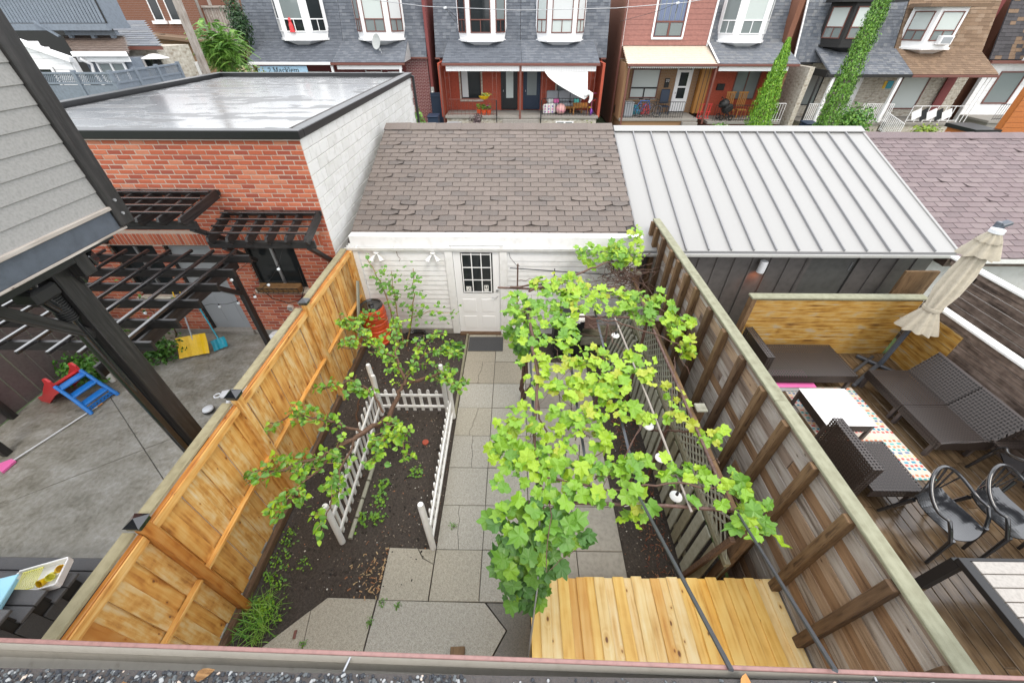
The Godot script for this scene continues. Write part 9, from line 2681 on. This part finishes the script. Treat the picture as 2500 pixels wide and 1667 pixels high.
	for z in [0.05, -0.5]: pipe(sc, "wheel", ring_pts(Vector3(0, 0.07, z), 0.06, Vector3.RIGHT, 12), 0.018, M.black_matt)
	# white sheet hung askew from the porch roof
	var sh := thing("white_sheet", "white sheet hung slanting across the red porch front", "sheet", Vector3(3.0, 0, -27.02))
	var sg := G.new()
	var sp := []
	for j in 9:
		var row := []
		for i in 15:
			var u := i / 14.0
			var v := j / 8.0
			var x := lerpf(-1.45, 1.0, u)
			var drop := lerpf(0.04, 1.45, pow(u, 0.72)) if u < 0.93 else 1.25
			row.append(Vector3(x + 0.12 * v * u, 3.16 - drop * v, 0.03 * sin(u * 14.0 + v * 3.0) * v + 0.15 * v))
		sp.append(row)
	for j in 8:
		for i in 14: sg.quad(sp[j + 1][i], sp[j + 1][i + 1], sp[j][i + 1], sp[j][i])
	gpart(sh, "cloth", sg, M.cloth_white)
	var kn := G.new()
	kn.tube([Vector3(0.95, 2.0, 0.15), Vector3(1.15, 2.12, 0.16), Vector3(1.3, 2.05, 0.18), Vector3(1.32, 1.8, 0.2), Vector3(1.22, 1.62, 0.2)], [0.1, 0.14, 0.13, 0.1, 0.05], 9)
	gpart(sh, "knot", kn, M.cloth_white)
	bicycle("grey road bicycle parked on the tan brick porch", Vector3(8.0, 0.785, -27.35), 0.0, M.iron)
	bicycle("blue bicycle behind the grey one on the porch", Vector3(7.7, 0.785, -27.75), 0.2, M.blue_plastic)
	var bn := thing("recycling_bin", "light grey recycling bin at the left end of the tan porch", "bin", Vector3(6.75, 0.785, -27.5))
	bx(bn, "body", Vector3(0.55, 0.75, 0.5), Vector3(0, 0.375, 0), M.bin_grey, Vector3.ZERO, 0.03)
	bx(bn, "lid", Vector3(0.58, 0.06, 0.54), Vector3(0, 0.78, 0), M.bin_grey, Vector3.ZERO, 0.02)
	for q in [["teal toy tub on the tan porch behind the bicycle", M.teal_plastic, 7.4, 0.5], ["heap of dark bags at the tan porch end", M.black_matt, 6.45, 0.9], ["red helmet heap on the tan porch", M.red_plastic, 8.0, 0.55]]:
		var t := thing("porch_clutter", q[0], "clutter", Vector3(q[2], 0.785, -28.4))
		bx(t, "box", Vector3(0.6, q[3] * 0.6, 0.5), Vector3(0, q[3] * 0.3, 0), q[1], Vector3(0, 0.3, 0), 0.06)
		bx(t, "top", Vector3(0.4, q[3] * 0.4, 0.4), Vector3(0.05, q[3] * 0.8, 0), q[1], Vector3(0.2, 0.8, 0.1), 0.08)
	var dr := thing("dark_chair", "dark high-backed chair beside the white door of number 10", "chair", Vector3(9.15, 0.785, -28.3))
	bx(dr, "backrest", Vector3(0.55, 0.75, 0.06), Vector3(0, 0.95, -0.2), M.bin_blue, Vector3(-0.1, 0, 0), 0.05)
	bx(dr, "seat", Vector3(0.55, 0.06, 0.5), Vector3(0, 0.45, 0.05), M.bin_blue, Vector3.ZERO, 0.02)
	for s in [[-0.24, -0.15], [0.24, -0.15], [-0.24, 0.28], [0.24, 0.28]]: bar(dr, "leg", Vector3(s[0], 0, s[1]), Vector3(s[0], 0.44, s[1]), 0.04, 0.04, M.bin_blue)
	var rc := thing("red_chair", "folded red metal chair between the porches", "chair", Vector3(11.35, 0.63, -27.35))
	for i in 5: bar(rc, "bar", Vector3(-0.35 + i * 0.16, 0.1, 0), Vector3(-0.25 + i * 0.16, 0.85, -0.1), 0.03, 0.03, M.red_plastic)
	for y in [0.1, 0.45, 0.85]: bar(rc, "rail", Vector3(-0.38, y, 0), Vector3(0.42, y, -0.05), 0.035, 0.035, M.red_plastic)
	for k in 2:
		var w := thing("wooden_chair", ["slatted golden wooden chair nearer the stroller", "slatted golden wooden chair nearer the cypress"][k], "chair", Vector3(13.2 + k * 0.75, 0.63, -28.2), "wooden chairs on the porch")
		for i in 5: bx(w, "back_slat", Vector3(0.06, 0.75, 0.02), Vector3(-0.22 + i * 0.11, 0.95, -0.25), M.gold_wood)
		bx(w, "top_rail", Vector3(0.58, 0.08, 0.03), Vector3(0, 1.33, -0.25), M.gold_wood)
		bx(w, "seat", Vector3(0.55, 0.04, 0.5), Vector3(0, 0.45, 0), M.gold_wood)
		for s in [[-0.25, -0.24], [0.25, -0.24], [-0.25, 0.22], [0.25, 0.22]]: bar(w, "leg", Vector3(s[0], 0, s[1]), Vector3(s[0], 0.45, s[1]), 0.04, 0.04, M.gold_wood)
	var ss := thing("stroller", "black pushchair on the red-walled porch", "stroller", Vector3(12.75, 0.63, -27.55))
	for q in [[-0.25, 0.15, 0.25], [0.3, 0.15, 0.25], [-0.25, 0.15, -0.3], [0.3, 0.15, -0.3]]: pipe(ss, "wheel", ring_pts(Vector3(q[0], q[1], q[2]), 0.13, Vector3(0.2, 0, 1).normalized(), 14), 0.03, M.black_matt)
	bx(ss, "seat", Vector3(0.6, 0.4, 0.45), Vector3(0.05, 0.6, 0), M.black_matt, Vector3(0, 0, 0.5), 0.1)
	var hd := G.new()
	hd.lathe([Vector2(0.0, 0.32), Vector2(0.2, 0.26), Vector2(0.3, 0.1), Vector2(0.3, 0.0)], 14)
	gpart(ss, "hood", hd, M.black_matt, T3(Vector3(-0.2, 0.8, 0), Vector3(0, 0, 0.6)))
	pipe(ss, "handle", [Vector3(0.1, 0.3, 0.2), Vector3(-0.4, 1.1, 0.2), Vector3(-0.45, 1.2, 0), Vector3(-0.4, 1.1, -0.2)], 0.022, M.black_matt)
	for q in [["dark blue bin beside the stone house", Vector3(16.2, 0, -24.6)], ["dark blue bin at the gap left of the red house", Vector3(-5.0, 0, -26.4)]]:
		var t := thing("wheelie_bin", q[0], "bin", q[1], "dark bins on the street")
		bx(t, "body", Vector3(0.62, 0.95, 0.7), Vector3(0, 0.5, 0), M.bin_blue, Vector3.ZERO, 0.05)
		bx(t, "lid", Vector3(0.68, 0.07, 0.76), Vector3(0, 1.02, 0), M.bin_blue, Vector3(0.06, 0, 0), 0.02)
		for x in [-0.25, 0.25]: pipe(t, "wheel", ring_pts(Vector3(x, 0.1, -0.3), 0.09, Vector3.RIGHT, 12), 0.03, M.black_matt)
	var gt := thing("blue_gate", "dark blue gate in the gap between the red brick houses", "gate", Vector3(-5.1, 0, -28.6))
	bx(gt, "panel", Vector3(0.7, 1.9, 0.05), Vector3(0, 0.95, 0), M.bin_blue, Vector3.ZERO, 0.01)
	bx(gt, "rail", Vector3(0.72, 0.08, 0.03), Vector3(0, 1.7, 0.04), M.bin_blue)
	var mt := thing("utility_meter", "grey meter box on the side of the red brick house", "meter", Vector3(-5.33, 1.95, -28.85))
	bx(mt, "box", Vector3(0.2, 0.42, 0.16), Vector3.ZERO, M.ac_unit, Vector3.ZERO, 0.02)
	turned(mt, "dial", [Vector2(0, 0.1), Vector2(0.07, 0.1), Vector2(0.08, 0.0)], M.foam, Vector3(0, -0.1, 0.06), 14)
	var pn := thing("window_figurine", "small red figurine standing in the left white bay window", "figurine", Vector3(-12.75, 4.86, -28.05))
	turned(pn, "body", [Vector2(0, 0), Vector2(0.14, 0), Vector2(0.12, 0.3), Vector2(0.07, 0.45), Vector2(0.09, 0.52), Vector2(0.06, 0.62), Vector2(0, 0.65)], M.red_plastic, Vector3.ZERO, 12)

func bicycle(label: String, at: Vector3, turn: float, mt: Material) -> void:
	var b := thing("bicycle", label, "bicycle", at, "bicycles on the tan porch", turn)
	for x in [-0.52, 0.52]:
		var w := pipe(b, "wheel", ring_pts(Vector3(x, 0.34, 0), 0.32, Vector3.BACK, 26), 0.018, M.black_matt, 6)
		pipe(w, "rim", ring_pts(Vector3(x, 0.34, 0), 0.295, Vector3.BACK, 26), 0.008, M.steel, 5)
		for k in 8:
			var a := PI * k / 8.0
			bar(w, "spoke", Vector3(x, 0.34, 0) + Vector3(cos(a), sin(a), 0) * 0.29, Vector3(x, 0.34, 0) - Vector3(cos(a), sin(a), 0) * 0.29, 0.005, 0.005, M.steel)
	var P := {"bb": Vector3(-0.06, 0.3, 0), "seat": Vector3(-0.2, 0.82, 0), "head": Vector3(0.36, 0.8, 0), "r": Vector3(-0.52, 0.34, 0), "f": Vector3(0.52, 0.34, 0)}
	for e in [["bb", "seat"], ["seat", "head"], ["bb", "head"], ["bb", "r"], ["seat", "r"], ["head", "f"]]: pipe(b, "frame_tube", [P[e[0]], P[e[1]]], 0.018, mt, 7)
	pipe(b, "handlebar", [Vector3(0.36, 0.8, 0), Vector3(0.38, 0.95, 0), Vector3(0.42, 0.96, -0.22)], 0.014, M.black_matt, 6)
	pipe(b, "handlebar", [Vector3(0.38, 0.95, 0), Vector3(0.42, 0.96, 0.22)], 0.014, M.black_matt, 6)
	bx(b, "saddle", Vector3(0.26, 0.05, 0.12), Vector3(-0.22, 0.92, 0), M.black_matt, Vector3.ZERO, 0.02)
	pipe(b, "seat_post", [P.seat, Vector3(-0.22, 0.9, 0)], 0.014, M.steel, 6)
	pipe(b, "crank", ring_pts(P.bb + Vector3(0, 0, 0.05), 0.09, Vector3.BACK, 14), 0.012, M.black_matt, 5)
